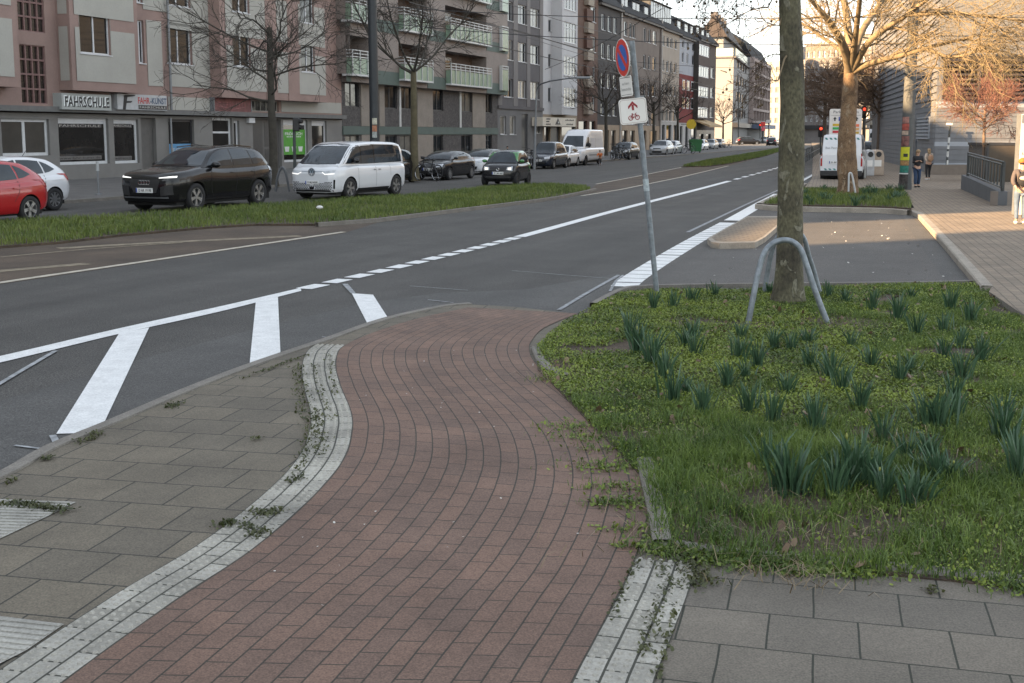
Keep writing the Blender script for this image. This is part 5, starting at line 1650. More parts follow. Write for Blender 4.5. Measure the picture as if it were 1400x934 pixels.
        for j in range(ny):
            for i in range(nx):
                ks = [(i, j), (i + 1, j), (i + 1, j + 1), (i, j + 1)]
                if all(k in idx for k in ks):
                    mb.f.append(tuple(idx[k] for k in ks)); mb.m.append(0); mb.uv.append(None)
        if not mb.f: return None
        o = mb.build(name, mat, parent or s.t, smooth=smooth, fixn=False)
        return o
    def both(s, name, top, bot, mat, **k):
        a = s.patch(name, 'L', top, bot, mat, **k); b = s.patch(name, 'R', top, bot, mat, **k)
        return a, b
    def front(s, name, top, bot, mat, axis='F', mirror=True, **k):
        s.patch(name, axis, top, bot, mat, **k)
        if mirror: s.patch(name, axis, [(-u, v) for u, v in reversed(top)], [(-u, v) for u, v in reversed(bot)], mat, **k)
    def box(s, name, x0, x1, y0, y1, z0, z1, mat, bevel=0.02, mirror=False, parent=None):
        r = []
        for sd in ((1, -1) if mirror else (1,)):
            mb = MB(); mb.box(x0, x1, y0 * sd if sd > 0 else -y1, y1 if sd > 0 else -y0, z0, z1); r.append(mb.build(name, mat, parent or s.t, bevel=bevel, smooth=30))
        return r
    def seam(s, pts, w=0.012, side='both', mat=None):
        for ax in ('L', 'R'):
            if side in ('both', ax):
                mb = MB()
                q = resample([Vector((p[0], p[1], 0)) for p in pts], 14)
                P = []
                for i, p in enumerate(q):
                    t = (q[min(i + 1, 13)] - q[max(i - 1, 0)]).normalized(); n = Vector((-t.y, t.x, 0)) * w / 2
                    a = s.cast(ax, (p + n).x, (p + n).y); b = s.cast(ax, (p - n).x, (p - n).y)
                    if a and b: P.append((a[0] + a[1] * 0.004, b[0] + b[1] * 0.004))
                if len(P) > 1:
                    mb.grid([list(r) for r in P]); mb.build('door_seam', mat or m_seam, s.t, fixn=False)
    def plate(s, axis, z, txt, y=0.0, white=True):
        h = s.cast(axis, y, z); x = h[0].x; sg = 1 if axis == 'F' else -1
        mb = MB(); x0, x1 = (x - 0.03, x + 0.03)
        mb.box(min(x0, x1), max(x0, x1), y - 0.26, y + 0.26, z - 0.06, z + 0.06); p = mb.build('number_plate', m_plate, s.t)
        X = frame_mat((x + sg * 0.031, y, z), (0, sg, 0), (0, 0, 1))
        text_obj(txt, 0.40, 0.075, X @ Matrix.Translation((0.03, 0, 0)), m_txtd, p, root=s.t, bold=0.02)
        mb = MB(); yl = y - sg * 0.24; mb.box(x + sg * 0.031 - 0.002, x + sg * 0.031 + 0.002, yl - 0.02, yl + 0.02, z - 0.055, z + 0.055); mb.build('plate_strip', m_plateb, p)
    def mirror(s, x, z, mat, w=0.2, h=0.13):
        for sd in (1, -1):
            c = s.cast('L' if sd > 0 else 'R', x, z); y = abs(c[0].y)
            mb = MB(); mb.ball((x + 0.02, sd * (y + 0.14), z + 0.06), 1.0, 12, 8, sc=(0.09, w / 2 + 0.02, h / 2 + 0.01))
            m = mb.build('wing_mirror', mat, s.t, smooth=60)
            mb = MB(); mb.tube([(x, sd * (y - 0.02), z), (x, sd * (y + 0.1), z + 0.03)], 0.025, 6); mb.build('mirror_arm', m_black, m)
    def place(s, loc, yaw, sc=1.0):
        s.t.location = loc; s.t.rotation_euler = (0, 0, yaw); s.t.scale = (sc, sc, sc)

YC = YAW + PI                                          # cars on the far side drive towards us

def at_wheel(car, px, py, yaw, sc, wx, wy):
    """put the car so that its tyre contact (wx, wy) is at ground pixel"""
    g = G(px, py, 0.0)
    c, s_ = math.cos(yaw), math.sin(yaw)
    car.place((g.x - (c * wx - s_ * wy) * sc, g.y - (s_ * wx + c * wy) * sc, 0), yaw, sc)

# --- black SUV
pb = paint('black_car_paint', (0.008, 0.008, 0.009), 0.2)
c = Car('parked_suv', 'black SUV with lit slim headlights driving past the pink building', pb,
        [(2.34, 0.80), (2.28, 0.92), (2.1, 1.0), (1.5, 1.07), (0.95, 1.13), (0.2, 1.09), (-1.0, 1.10), (-1.9, 1.13), (-2.25, 1.08), (-2.34, 0.92)],
        [(1.05, 1.12), (0.75, 1.31), (0.3, 1.55), (-0.1, 1.63), (-0.8, 1.645), (-1.5, 1.59), (-1.85, 1.5), (-2.15, 1.22), (-2.24, 1.1)],
        [(2.34, 0.62), (2.27, 0.78), (2.05, 0.9), (1.5, 0.945), (0, 0.935), (-1.4, 0.945), (-2.0, 0.89), (-2.25, 0.78), (-2.34, 0.66)],
        [(2.34, 0.42), (2.2, 0.24), (1.5, 0.24), (-1.6, 0.24), (-2.2, 0.32), (-2.34, 0.48)], (1.42, -1.40), 0.365, 0.25, 5, tumble=0.72, crease=0.02)
c.patch('windscreen', 'F', [(-0.56, 1.53), (0, 1.57), (0.56, 1.53)], [(-0.76, 1.17), (0, 1.20), (0.76, 1.17)], m_cglass, ny=6)
c.both('side_window', [(0.42, 1.46), (0.1, 1.55), (-0.28, 1.58)], [(0.86, 1.17), (0.3, 1.15), (-0.30, 1.15)], m_cglass)
c.both('side_window', [(-0.34, 1.585), (-0.8, 1.58), (-1.12, 1.555)], [(-0.36, 1.15), (-0.8, 1.15), (-1.2, 1.16)], m_cglass)
c.both('side_window', [(-1.18, 1.55), (-1.4, 1.52), (-1.55, 1.47)], [(-1.26, 1.165), (-1.5, 1.17), (-1.82, 1.24)], m_cglass)
c.front('headlight', [(0.44, 0.885), (0.85, 0.93)], [(0.44, 0.865), (0.85, 0.885)], m_drl, off=0.012)
c.front('headlight_housing', [(0.40, 0.86), (0.86, 0.885)], [(0.5, 0.80), (0.84, 0.82)], m_glossb, off=0.009)
c.front('grille', [(-0.5, 0.84), (0.5, 0.84)], [(-0.36, 0.5), (0.36, 0.5)], m_black, mirror=False, off=0.008)
c.front('air_intake', [(0.5, 0.66), (0.8, 0.7)], [(0.48, 0.42), (0.8, 0.46)], m_black, off=0.008)
c.front('bumper_trim', [(-0.7, 0.4), (0.7, 0.4)], [(-0.7, 0.36), (0.7, 0.36)], m_zinc, mirror=False, off=0.01)
for k in range(4):
    h = c.cast('F', (k - 1.5) * 0.085, 0.76); mb = MB()
    mb.tube([h[0] + Vector((0.02, math.cos(a * PI / 8) * 0.055, math.sin(a * PI / 8) * 0.055)) for a in range(16)], 0.009, 5, closed=True); mb.build('emblem', m_chrome, c.t)
c.plate('F', 0.56, 'D AR 1919E')
c.both('tail_lamp', [(-1.95, 1.1), (-2.25, 1.06)], [(-1.97, 0.98), (-2.27, 0.94)], m_lamp, off=0.008)
c.both('sill_trim', [(1.0, 0.33), (-0.95, 0.33)], [(1.0, 0.27), (-0.95, 0.27)], m_black)
c.both('side_crease', [(0.85, 0.52), (-0.9, 0.47)], [(0.85, 0.5), (-0.9, 0.43)], m_glossb)
c.seam([(0.75, 1.1), (0.8, 0.7), (0.72, 0.36)]); c.seam([(-0.32, 1.12), (-0.34, 0.7), (-0.3, 0.36)]); c.seam([(-1.22, 1.12), (-1.15, 0.85), (-0.95, 0.6)])
for ex in (-0.1, -1.05):
    c.both('door_handle', [(ex, 0.985), (ex - 0.2, 0.985)], [(ex, 0.955), (ex - 0.2, 0.955)], m_glossb, off=0.025)
c.mirror(0.62, 1.12, pb, 0.24, 0.14)
for sd in (1, -1):
    mb = MB(); mb.tube([(0.2, sd * 0.62, 1.64), (-0.6, sd * 0.63, 1.7), (-1.5, sd * 0.6, 1.63)], 0.018, 6); mb.build('roof_rail', m_glossb, c.t)
c.both('window_trim', [(0.9, 1.145), (0, 1.13), (-1.85, 1.16)], [(0.9, 1.125), (0, 1.11), (-1.85, 1.135)], m_chrome, off=0.008) if False else None
at_wheel(c, 270.5, 288.5, YC - math.radians(2), 1.10, 1.42, 0.93)
CAR_SUV = c

# --- white electric van
pw = paint('white_car_paint', (0.62, 0.63, 0.65), 0.25)
c = Car('white_van', 'white electric van with a black diamond-mesh bumper and its running lights on', pw,
        [(2.36, 0.86), (2.3, 1.02), (2.1, 1.1), (1.7, 1.14), (1.2, 1.16), (-0.5, 1.15), (-1.8, 1.16), (-2.28, 1.14), (-2.36, 1.0)],
        [(2.02, 1.14), (1.75, 1.33), (1.35, 1.62), (1.0, 1.82), (0.6, 1.90), (-0.5, 1.925), (-1.5, 1.90), (-2.0, 1.84), (-2.2, 1.6), (-2.32, 1.2)],
        [(2.36, 0.66), (2.3, 0.82), (2.1, 0.93), (1.6, 0.985), (0, 0.99), (-1.6, 0.985), (-2.15, 0.93), (-2.36, 0.82)],
        [(2.36, 0.36), (2.25, 0.24), (1.5, 0.25), (-1.6, 0.25), (-2.25, 0.3), (-2.36, 0.42)], (1.47, -1.52), 0.365, 0.25, 5, tumble=0.84, crown=0.02)
c.both('window_surround', [(1.05, 1.8), (0.2, 1.84), (-1.9, 1.81)], [(1.8, 1.2), (0.5, 1.175), (-2.05, 1.2)], m_glossb, off=0.003, nx=20)
c.patch('windscreen_surround', 'F', [(-0.74, 1.83), (0, 1.88), (0.74, 1.83)], [(-0.87, 1.185), (0, 1.17), (0.87, 1.185)], m_glossb, off=0.003, ny=8)
c.patch('windscreen', 'F', [(-0.68, 1.82), (0, 1.86), (0.68, 1.82)], [(-0.82, 1.2), (0, 1.2), (0.82, 1.2)], m_cglass, ny=8)
c.both('side_window', [(1.1, 1.74), (0.85, 1.78), (0.72, 1.79)], [(1.62, 1.22), (1.2, 1.2), (0.72, 1.2)], m_cglass)
c.both('side_window', [(0.68, 1.79), (0.2, 1.81), (-0.12, 1.81)], [(0.68, 1.2), (0.2, 1.2), (-0.12, 1.2)], m_cglass)
c.both('side_window', [(-0.17, 1.81), (-1.0, 1.81), (-1.86, 1.77)], [(-0.17, 1.2), (-1.0, 1.2), (-1.98, 1.24)], m_cglass)
c.front('headlight', [(0.42, 0.955), (0.86, 1.0)], [(0.5, 0.86), (0.83, 0.9)], m_lamp, off=0.01)
c.front('running_light', [(0.42, 0.935), (0.54, 0.868), (0.84, 0.9)], [(0.42, 0.91), (0.54, 0.838), (0.84, 0.865)], m_drl, off=0.015)
c.front('front_bar', [(-0.42, 0.965), (0.42, 0.965)], [(-0.42, 0.935), (0.42, 0.935)], M('silver_trim', (0.33, 0.36, 0.4), rough=0.3), mirror=False, off=0.012)
h = c.cast('F', 0, 0.93); xx = h[0].x + 0.02
mb = MB(); mb.tube([(xx, math.cos(a * PI / 10) * 0.125, 0.93 + math.sin(a * PI / 10) * 0.125) for a in range(20)], 0.013, 6, closed=True); em = mb.build('emblem', m_zinc, c.t)
mb = MB()
for pts in ([(-0.05, 1.02), (0, 0.945), (0.05, 1.02)], [(-0.105, 0.985), (-0.045, 0.84), (0, 0.925), (0.045, 0.84), (0.105, 0.985)]): mb.tube([(xx, y, z) for y, z in pts], 0.012, 5)
mb.build('emblem_strokes', m_txtd, em)
mb = MB(); mb.tube([(xx - 0.015, 0, 0.93), (xx - 0.008, 0, 0.93)], 0.115, 20); mb.build('emblem_disc', M('silver_blue_disc', (0.3, 0.36, 0.42), rough=0.3), em)
# bumper field with diamond openings
c.front('bumper_panel', [(-0.82, 0.66), (0.82, 0.66)], [(-0.80, 0.36), (0.80, 0.36)], pw, mirror=False, off=0.008, nx=20)
for r_ in range(5):
    for k in range(-11, 12):
        y = k * 0.07 + (0.035 if r_ % 2 else 0); z = 0.385 + r_ * 0.044
        if abs(y) > 0.77 or (abs(y) < 0.12 and r_ < 3) or (abs(y) < 0.3 and r_ > 2): continue
        if z > 0.46 + abs(y) * 0.22: continue
        dw, dh = 0.05, 0.03
        c.patch('mesh_hole', 'F', [(y - dw * 0.4, z + dh / 2), (y + dw * 0.4, z + dh / 2)], [(y - dw * 0.6, z - dh / 2), (y + dw * 0.6, z - dh / 2)], m_glossb, off=0.013, nx=1, ny=1) if False else None
dm = MB()
for r_ in range(6):
    for k in range(-11, 12):
        y = k * 0.072 + (0.036 if r_ % 2 else 0); z = 0.375 + r_ * 0.043
        if abs(y) > 0.77 or z > 0.49 + abs(y) * 0.2: continue
        if abs(y) < 0.11 and z < 0.45: continue
        P = []
        for dy, dz in ((-0.031, 0), (-0.012, 0.017), (0.012, 0.017), (0.031, 0), (0.012, -0.017), (-0.012, -0.017)):
            hh = c.cast('F', y + dy, z + dz)
            if hh: P.append(hh[0] + hh[1] * 0.014)
        if len(P) == 6: dm.face(P)
dm.build('bumper_mesh', m_seam, c.t, fixn=False)
c.front('sensor', [(-0.1, 0.44), (0.1, 0.44)], [(-0.09, 0.36), (0.09, 0.36)], m_glossb, mirror=False, off=0.016)
c.front('bumper_edge', [(0.82, 0.68), (0.86, 0.68)], [(0.8, 0.38), (0.84, 0.38)], m_glossb, off=0.012)
c.front('lower_lip', [(-0.8, 0.34), (0.8, 0.34)], [(-0.8, 0.28), (0.8, 0.28)], m_black, mirror=False, off=0.01)
c.plate('F', 0.58, 'D MJ 9420E', y=0.02)
c.both('sill_trim', [(1.0, 0.36), (-1.05, 0.36)], [(1.0, 0.27), (-1.05, 0.27)], m_black)
c.both('side_line', [(1.9, 1.115), (0.5, 1.135), (-2.25, 1.09)], [(1.9, 1.095), (0.5, 1.115), (-2.25, 1.07)], M('silver_trim', (0.33, 0.36, 0.4), rough=0.3), off=0.007)
c.seam([(0.98, 1.12), (1.0, 0.8), (0.93, 0.37)], 0.01); c.seam([(-0.14, 1.12), (-0.14, 0.4)], 0.01); c.seam([(-1.1, 1.12), (-1.1, 0.75)], 0.01)
for ex in (0.05, -0.26):
    c.both('door_handle', [(ex, 0.985), (ex - 0.17, 0.985)], [(ex, 0.95), (ex - 0.17, 0.95)], m_zinc, off=0.022)
c.mirror(1.22, 1.24, m_glossb, 0.26, 0.18)
at_wheel(c, 480.5, 272.5, YC - math.radians(5), 1.0, 1.47, 0.98)

# --- hatchbacks
def hatch(name, label, pm, L=2.0, H=1.46, rear_detail=True, front_detail=True, plate=None, lit=False, roofm=None, spokes=5, dark=False, low=0.0, coupe=0.0):
    h = H
    c = Car(name, label, pm,
        [(L, 0.62), (L - 0.06, 0.74), (L - 0.3, 0.83), (L - 0.8, 0.90), (L - 1.15, 0.95), (0.2, 0.93), (-0.9, 0.96), (-L + 0.25, 0.98), (-L + 0.05, 0.92), (-L, 0.8)],
        [(L - 1.0, 0.96), (L - 1.35, 1.17), (L - 1.75, h - 0.06), (L - 2.1, h), (-0.5, h), (-L + 0.75 - coupe * 0.2, h - 0.07 - coupe * 0.1), (-L + 0.45, h - 0.2 - coupe * 0.1), (-L + 0.15, 1.05), (-L + 0.06, 0.95)],
        [(L, 0.5), (L - 0.06, 0.66), (L - 0.3, 0.79), (L - 0.8, 0.85), (0, 0.85), (-L + 0.7, 0.85), (-L + 0.25, 0.8), (-L, 0.66)],
        [(L, 0.36), (L - 0.1, 0.2), (1.0, 0.2), (-1.2, 0.2), (-L + 0.1, 0.28), (-L, 0.4)], (L - 0.76, -L + 0.72), 0.31, 0.2, spokes, tumble=0.7, roofmat=roofm, dark=dark)
    wx0 = L - 1.25
    c.patch('windscreen', 'F', [(-0.5, h - 0.08), (0, h - 0.05), (0.5, h - 0.08)], [(-0.68, 1.0), (0, 1.02), (0.68, 1.0)], m_cglass, ny=6)
    c.both('side_window', [(L - 1.78, h - 0.12), (L - 2.1, h - 0.07), (-0.12, h - 0.07)], [(L - 1.3, 1.0), (0.3, 0.98), (-0.12, 0.99)], m_cglass)
    c.both('side_window', [(-0.18, h - 0.07), (-0.6, h - 0.08), (-0.92, h - 0.11)], [(-0.18, 0.99), (-0.6, 1.0), (-1.0, 1.02)], m_cglass)
    c.both('side_window', [(-0.97, h - 0.12), (-1.08, h - 0.15), (-1.2, h - 0.2)], [(-1.05, 1.03), (-1.2, 1.05), (-1.42, 1.12)], m_cglass)
    c.patch('rear_window', 'B', [(-0.46, h - 0.13), (0, h - 0.1), (0.46, h - 0.13)], [(-0.6, 1.05), (0, 1.05), (0.6, 1.05)], m_cglass, ny=5)
    c.front('headlight', [(0.36, 0.74), (0.72, 0.79)], [(0.42, 0.62), (0.7, 0.65)], m_head if lit else m_lamp, off=0.01)
    c.front('grille', [(-0.36, 0.72), (0.36, 0.72)], [(-0.36, 0.65), (0.36, 0.65)], m_glossb, mirror=False, off=0.008)
    c.front('air_intake', [(-0.5, 0.46), (0.5, 0.46)], [(-0.42, 0.3), (0.42, 0.3)], m_black, mirror=False, off=0.008)
    c.plate('F', 0.54, plate or 'D KL 482')
    c.front('tail_lamp', [(0.52, 0.97), (0.74, 1.0)], [(0.52, 0.82), (0.75, 0.8)], m_tail, axis='B', off=0.01)
    c.both('tail_lamp', [(-L + 0.32, 0.97), (-L + 0.06, 0.95)], [(-L + 0.22, 0.82), (-L + 0.02, 0.82)], m_tail, off=0.009, nx=5)
    c.plate('B', 0.6, plate or 'D KL 482')
    c.seam([(wx0 - 0.1, 0.92), (wx0 - 0.05, 0.6), (wx0 - 0.12, 0.26)]); c.seam([(-0.15, 0.95), (-0.17, 0.6), (-0.15, 0.26)]); c.seam([(-1.0, 0.98), (-0.95, 0.72), (-0.8, 0.5)])
    c.both('side_crease', [(1.0, 0.82), (-1.6, 0.84)], [(1.0, 0.805), (-1.6, 0.825)], pm, off=0.012)
    for ex in (0.05, -0.78): c.both('door_handle', [(ex, 0.83), (ex - 0.17, 0.83)], [(ex, 0.8), (ex - 0.17, 0.8)], pm, off=0.03)
    c.mirror(wx0 - 0.12, 0.98, pm, 0.18, 0.12)
    return c
pr = paint('red_car_paint', (0.34, 0.012, 0.016), 0.25)
c = hatch('hatchback', 'red hatchback cut by the left edge, its tail lamp nearest the lawn', pr, spokes=5, plate='D RT 318')
yr = YC - math.radians(3)
at_wheel(c, 44, 303.5, yr, 1.06, -1.28, 0.85)
c = hatch('hatchback', 'white hatchback half hidden behind the red one', pw, spokes=9, plate='D WE 705')
at_wheel(c, 77, 288, yr, 1.06, -1.28, 0.85)
mb = MB(); mb.tube([(-1.0, 0, 1.46), (-1.15, 0, 1.62)], 0.008, 5); mb.build('aerial', m_black, c.t)
# dark coupe, white saloon-like coupe, parked along the kerb
pdk = paint('dark_car_paint', (0.012, 0.012, 0.014), 0.2)
c = hatch('parked_car', 'black coupe parked beside the leaning bicycle', pdk, H=1.36, coupe=1.0, spokes=9, plate='D SC 221', L=2.1)
at_wheel(c, 616, 246.5, YC, 1.0, 2.1 - 0.76, 0.84)
c = hatch('parked_car', 'white coupe with black roof parked behind the black coupe', pw, H=1.36, coupe=1.0, spokes=9, plate='D WM 640', L=2.2, roofm=pdk)
at_wheel(c, 668, 239, YC, 1.0, 2.2 - 0.76, 0.84)
c = hatch('parked_car', 'dark estate car half hidden behind the white electric van', pdk, spokes=5, plate='D NN 88', L=2.2)
at_wheel(c, 566, 249, YC + math.radians(3), 1.05, -2.2 + 0.72, 0.84)
# --- tiny black and green car
pg = paint('green_car_paint', (0.03, 0.17, 0.035), 0.25)
c = Car('tiny_car', 'tiny black car with green frame and lit headlights in the far lane', pdk,
        [(1.36, 0.66), (1.32, 0.8), (1.15, 0.9), (0.75, 0.98), (0.2, 0.96), (-0.6, 0.98), (-1.2, 1.0), (-1.33, 0.9)],
        [(0.86, 0.97), (0.6, 1.2), (0.25, 1.46), (-0.05, 1.53), (-0.6, 1.54), (-0.95, 1.46), (-1.2, 1.15), (-1.28, 0.98)],
        [(1.36, 0.6), (1.28, 0.74), (1.0, 0.82), (0, 0.83), (-0.9, 0.83), (-1.2, 0.78), (-1.34, 0.68)],
        [(1.36, 0.34), (1.25, 0.22), (-1.2, 0.22), (-1.34, 0.36)], (0.94, -0.93), 0.3, 0.19, 9, tumble=0.76, roofmat=pdk, dark=True)
c.patch('windscreen', 'F', [(-0.56, 1.46), (0, 1.49), (0.56, 1.46)], [(-0.68, 1.02), (0, 1.03), (0.68, 1.02)], m_cglass, ny=6)
c.both('side_window', [(0.28, 1.4), (0, 1.45), (-0.5, 1.45)], [(0.62, 1.03), (0.1, 1.02), (-0.55, 1.02)], m_cglass)
c.both('side_window', [(-0.62, 1.44), (-0.8, 1.4)], [(-0.68, 1.05), (-0.98, 1.12)], m_cglass)
c.front('headlight', [(0.42, 0.82), (0.66, 0.85)], [(0.4, 0.7), (0.66, 0.67)], m_lamp, off=0.01); c.front('low_beam', [(0.47, 0.79), (0.6, 0.8)], [(0.47, 0.71), (0.6, 0.71)], m_head, off=0.016)
c.front('grille', [(-0.34, 0.78), (0.34, 0.78)], [(-0.28, 0.68), (0.28, 0.68)], m_black, mirror=False, off=0.008)
c.front('air_intake', [(-0.62, 0.42), (0.62, 0.42)], [(-0.55, 0.3), (0.55, 0.3)], m_black, mirror=False, off=0.008)
h = c.cast('F', 0, 0.73); mb = MB(); mb.tube([h[0] + Vector((0.02, math.cos(a * PI / 6) * 0.06, math.sin(a * PI / 6) * 0.06)) for a in range(12)], 0.012, 5, closed=True); mb.build('emblem', m_chrome, c.t)
c.plate('F', 0.56, 'D LM 468')
c.both('window_arch', [(0.72, 1.08), (0.3, 1.47), (-0.6, 1.52)], [(0.64, 1.05), (0.22, 1.42), (-0.6, 1.46)], pg, off=0.01)
c.both('frame_arc', [(-0.55, 1.0), (-0.95, 0.8), (-0.98, 0.62)], [(-0.72, 0.98), (-0.8, 0.75), (-0.62, 0.3)], pg, off=0.012)
c.both('rear_quarter', [(-0.72, 1.0), (-1.25, 0.98)], [(-1.22, 0.68), (-1.3, 0.68)], pg, off=0.01)
c.seam([(0.6, 0.96), (0.62, 0.6), (0.5, 0.28)])
c.mirror(0.52, 1.02, pg, 0.2, 0.13)
at_wheel(c, 708.5, 254, YC + math.radians(4), 0.96, 0.94, 0.82)
# --- parked further on
pn = paint('navy_car_paint', (0.014, 0.018, 0.03), 0.25)
ps = paint('silver_car_paint', (0.3, 0.31, 0.32), 0.3)
c = hatch('parked_car', 'dark blue boxy car parked behind the street lamp', pn, H=1.68, spokes=5, plate='D TD 17', L=2.15)
at_wheel(c, 758, 231, YC + math.radians(2), 1.0, 2.15 - 0.76, 0.84)
c = hatch('parked_car', 'small white car parked in front of the white box van', pw, spokes=5, plate='D UP 52', L=1.8, H=1.5)
at_wheel(c, 778.5, 228, YC, 0.95, 1.8 - 0.76, 0.84)
silver = hatch('parked_car', 'silver car parked right of the sign pole, the nearer of two', ps, spokes=9, plate='D SI 310', L=2.1)
at_wheel(silver, 912, 213, YC, 1.05, 2.1 - 0.76, 0.84)

def copycar(src, label, px, py, wx, wy, yaw=YC, sc=1.0, repaint=None):
    t = dup(src.t); t['label'] = label
    if repaint:
        for o in [t] + list(t.children):
            if o.type == 'MESH' and o.name.split('.')[0] in ('body', 'roof', 'door_handle', 'side_crease', 'wing_mirror'):
                o.data = o.data.copy()
                o.data.materials[0] = repaint
    g = G(px, py); c_, s_ = math.cos(yaw), math.sin(yaw)
    t.location = (g.x - (c_ * wx - s_ * wy) * sc, g.y - (s_ * wx + c_ * wy) * sc, 0); t.rotation_euler = (0, 0, yaw); t.scale = (sc,) * 3
    return t
fw_ = 2.1 - 0.76
copycar(silver, 'silver car parked right of the sign pole, the farther of two', 924.5, 211.5, fw_, 0.84, sc=1.0)
copycar(silver, 'dark car with white roof parked half behind the sign pole', 862, 218.5, fw_, 0.84, repaint=pdk, sc=1.02)
copycar(silver, 'black estate car crossing the junction far up the street', 1011, 198.2, -1.3, 0.84, yaw=math.radians(8), sc=1.12, repaint=pdk)
copycar(silver, 'white car parked by the green bin below the awning', 963, 206.5, fw_, 0.84, repaint=pw, sc=1.0)
copycar(silver, 'grey car with blue windscreen parked beyond the awning', 977, 205.0, fw_, 0.84, repaint=ps, sc=1.0)
copycar(silver, 'dark car parked last before the junction', 987, 203, fw_, 0.84, repaint=pn, sc=1.0)
copycar(silver, 'far pale car waiting beyond the junction', 1048, 196.0, fw_, 0.84, yaw=YC - 0.15, repaint=ps, sc=1.05)
copycar(silver, 'far dark car beside the plane tree trunk, seen from behind', 1062, 200.0, -1.3, -0.84, yaw=YAW, repaint=pdk, sc=1.1)
copycar(silver, 'far white car up the road left of the trunk', 1056, 192.5, fw_, 0.84, yaw=YC - 0.1, repaint=pw, sc=1.2)
copycar(silver, 'white car parked under the far right trees', 1192, 209, -1.3, 0.5, yaw=YAW - 0.05, repaint=pw, sc=1.0)
copycar(silver, 'dark car parked behind the recycling containers', 1180, 213, -1.3, 0.5, yaw=YAW - 0.05, repaint=pdk, sc=1.0)

# --- vans
def boxvan(name, label, H=2.5, L=2.75):
    return Car(name, label, pw,
        [(L, 0.8), (L - 0.08, 1.0), (L - 0.5, 1.12), (L - 0.85, 1.2), (0.5, 1.22), (-L + 0.05, 1.22), (-L, 1.2)],
        [(L - 0.6, 1.2), (L - 1.1, 1.75), (L - 1.45, 2.1), (L - 2.0, H - 0.08), (L - 2.4, H), (-L + 0.08, H - 0.02), (-L + 0.02, H - 0.1), (-L + 0.01, 1.2)],
        [(L, 0.7), (L - 0.1, 0.86), (L - 0.5, 0.96), (0, 0.99), (-L + 0.1, 0.98), (-L, 0.95)],
        [(L, 0.4), (L - 0.1, 0.28), (-L + 0.1, 0.36), (-L, 0.42)], (L - 0.9, -L + 1.05), 0.34, 0.22, 6, tumble=0.85, crown=0.02, cls='box', dark=True)
c = boxvan('box_van', 'white box van parked beyond the small white car')
c.patch('windscreen', 'F', [(-0.6, 2.05), (0.6, 2.05)], [(-0.8, 1.3), (0.8, 1.3)], m_cglass)
c.both('side_window', [(1.35, 1.95), (0.95, 1.97)], [(1.75, 1.32), (0.95, 1.3)], m_cglass)
c.both('side_panel', [(0.4, 1.9), (-0.5, 1.9)], [(0.4, 1.25), (-0.5, 1.25)], M('van_side_panel', (0.5, 0.51, 0.53), rough=0.4))
c.front('headlight', [(0.5, 0.95), (0.85, 1.02)], [(0.55, 0.75), (0.85, 0.8)], m_lamp)
c.front('grille', [(-0.45, 0.95), (0.45, 0.95)], [(-0.45, 0.75), (0.45, 0.75)], m_black, mirror=False)
c.both('side_moulding', [(1.2, 0.75), (-2.4, 0.75)], [(1.2, 0.66), (-2.4, 0.66)], M('grey_moulding', (0.2, 0.2, 0.21), rough=0.7))
c.seam([(0.85, 2.1), (0.85, 0.5)]); c.seam([(-0.6, 2.1), (-0.6, 0.5)]); c.plate('F', 0.6, 'D FT 904'); c.mirror(1.3, 1.35, m_black, 0.2, 0.3)
at_wheel(c, 821, 224.5, YC, 1.0, -2.75 + 1.05, 0.97)
# service van on the right, seen from behind
c = boxvan('service_van', 'white service van with teal stripes parked behind the second plane tree', H=2.18, L=2.5)
c.seam([(1.0, 1.9), (1.0, 0.5)])
c.both('side_window', [(1.1, 1.85), (0.7, 1.87)], [(1.5, 1.32), (0.7, 1.3)], m_cglass)
c.patch('side_window', 'R', [(-0.3, 1.95), (-2.1, 1.95)], [(-0.3, 1.1), (-2.1, 1.0)], m_glossb)
m_teal = M('teal_stripe', (0.05, 0.2, 0.19), rough=0.5)
for z0, z1 in ((1.93, 2.02), (0.54, 0.62)):
    for k in range(8):
        a = -0.78 + k * 0.2
        c.patch('teal_stripe', 'B', [(a + 0.06, z1), (a + 0.16, z1)], [(a, z0), (a + 0.1, z0)], m_teal, nx=2, ny=1)
mb = MB(); h = c.cast('B', 0, 1.0)
c.patch('door_gap', 'B', [(-0.008, 2.15), (0.008, 2.15)], [(-0.008, 0.5), (0.008, 0.5)], m_seam, nx=1, ny=6)
c.front('tail_lamp', [(0.85, 1.3), (0.93, 1.3)], [(0.85, 0.72), (0.93, 0.72)], m_tail, axis='B', off=0.015)
c.box('rear_bumper', -2.62, -2.46, -0.93, 0.93, 0.28, 0.52, m_black)
c.plate('B', 0.9, 'D BP 36', y=0.28)
h = c.cast('B', 0.3, 1.5)
text_obj('Bus Patrol', 0.6, 0.1, frame_mat((h[0].x - 0.012, 0.42, 1.56), (0, -1, 0), (0, 0, 1)), m_zinc, c.t)
yv = math.atan2(CP, 450.0 / F * CP) - math.radians(3)
at_wheel(c, 1124, 247.5, yv, 1.0, -2.5 + 1.05, 0.9)
# distant lorry / bus under the trees
c = boxvan('delivery_van', 'pale delivery van far up the road under the trees', H=2.6, L=2.6)
c.front('tail_lamp', [(0.85, 1.2), (0.93, 1.2)], [(0.85, 0.8), (0.93, 0.8)], m_tail, axis='B', off=0.015)
c.patch('rear_window', 'B', [(-0.7, 2.1), (0.7, 2.1)], [(-0.75, 1.5), (0.75, 1.5)], m_cglass)
at_wheel(c, 1188, 205, YAW - 0.05, 1.1, -1.55, 0.9)
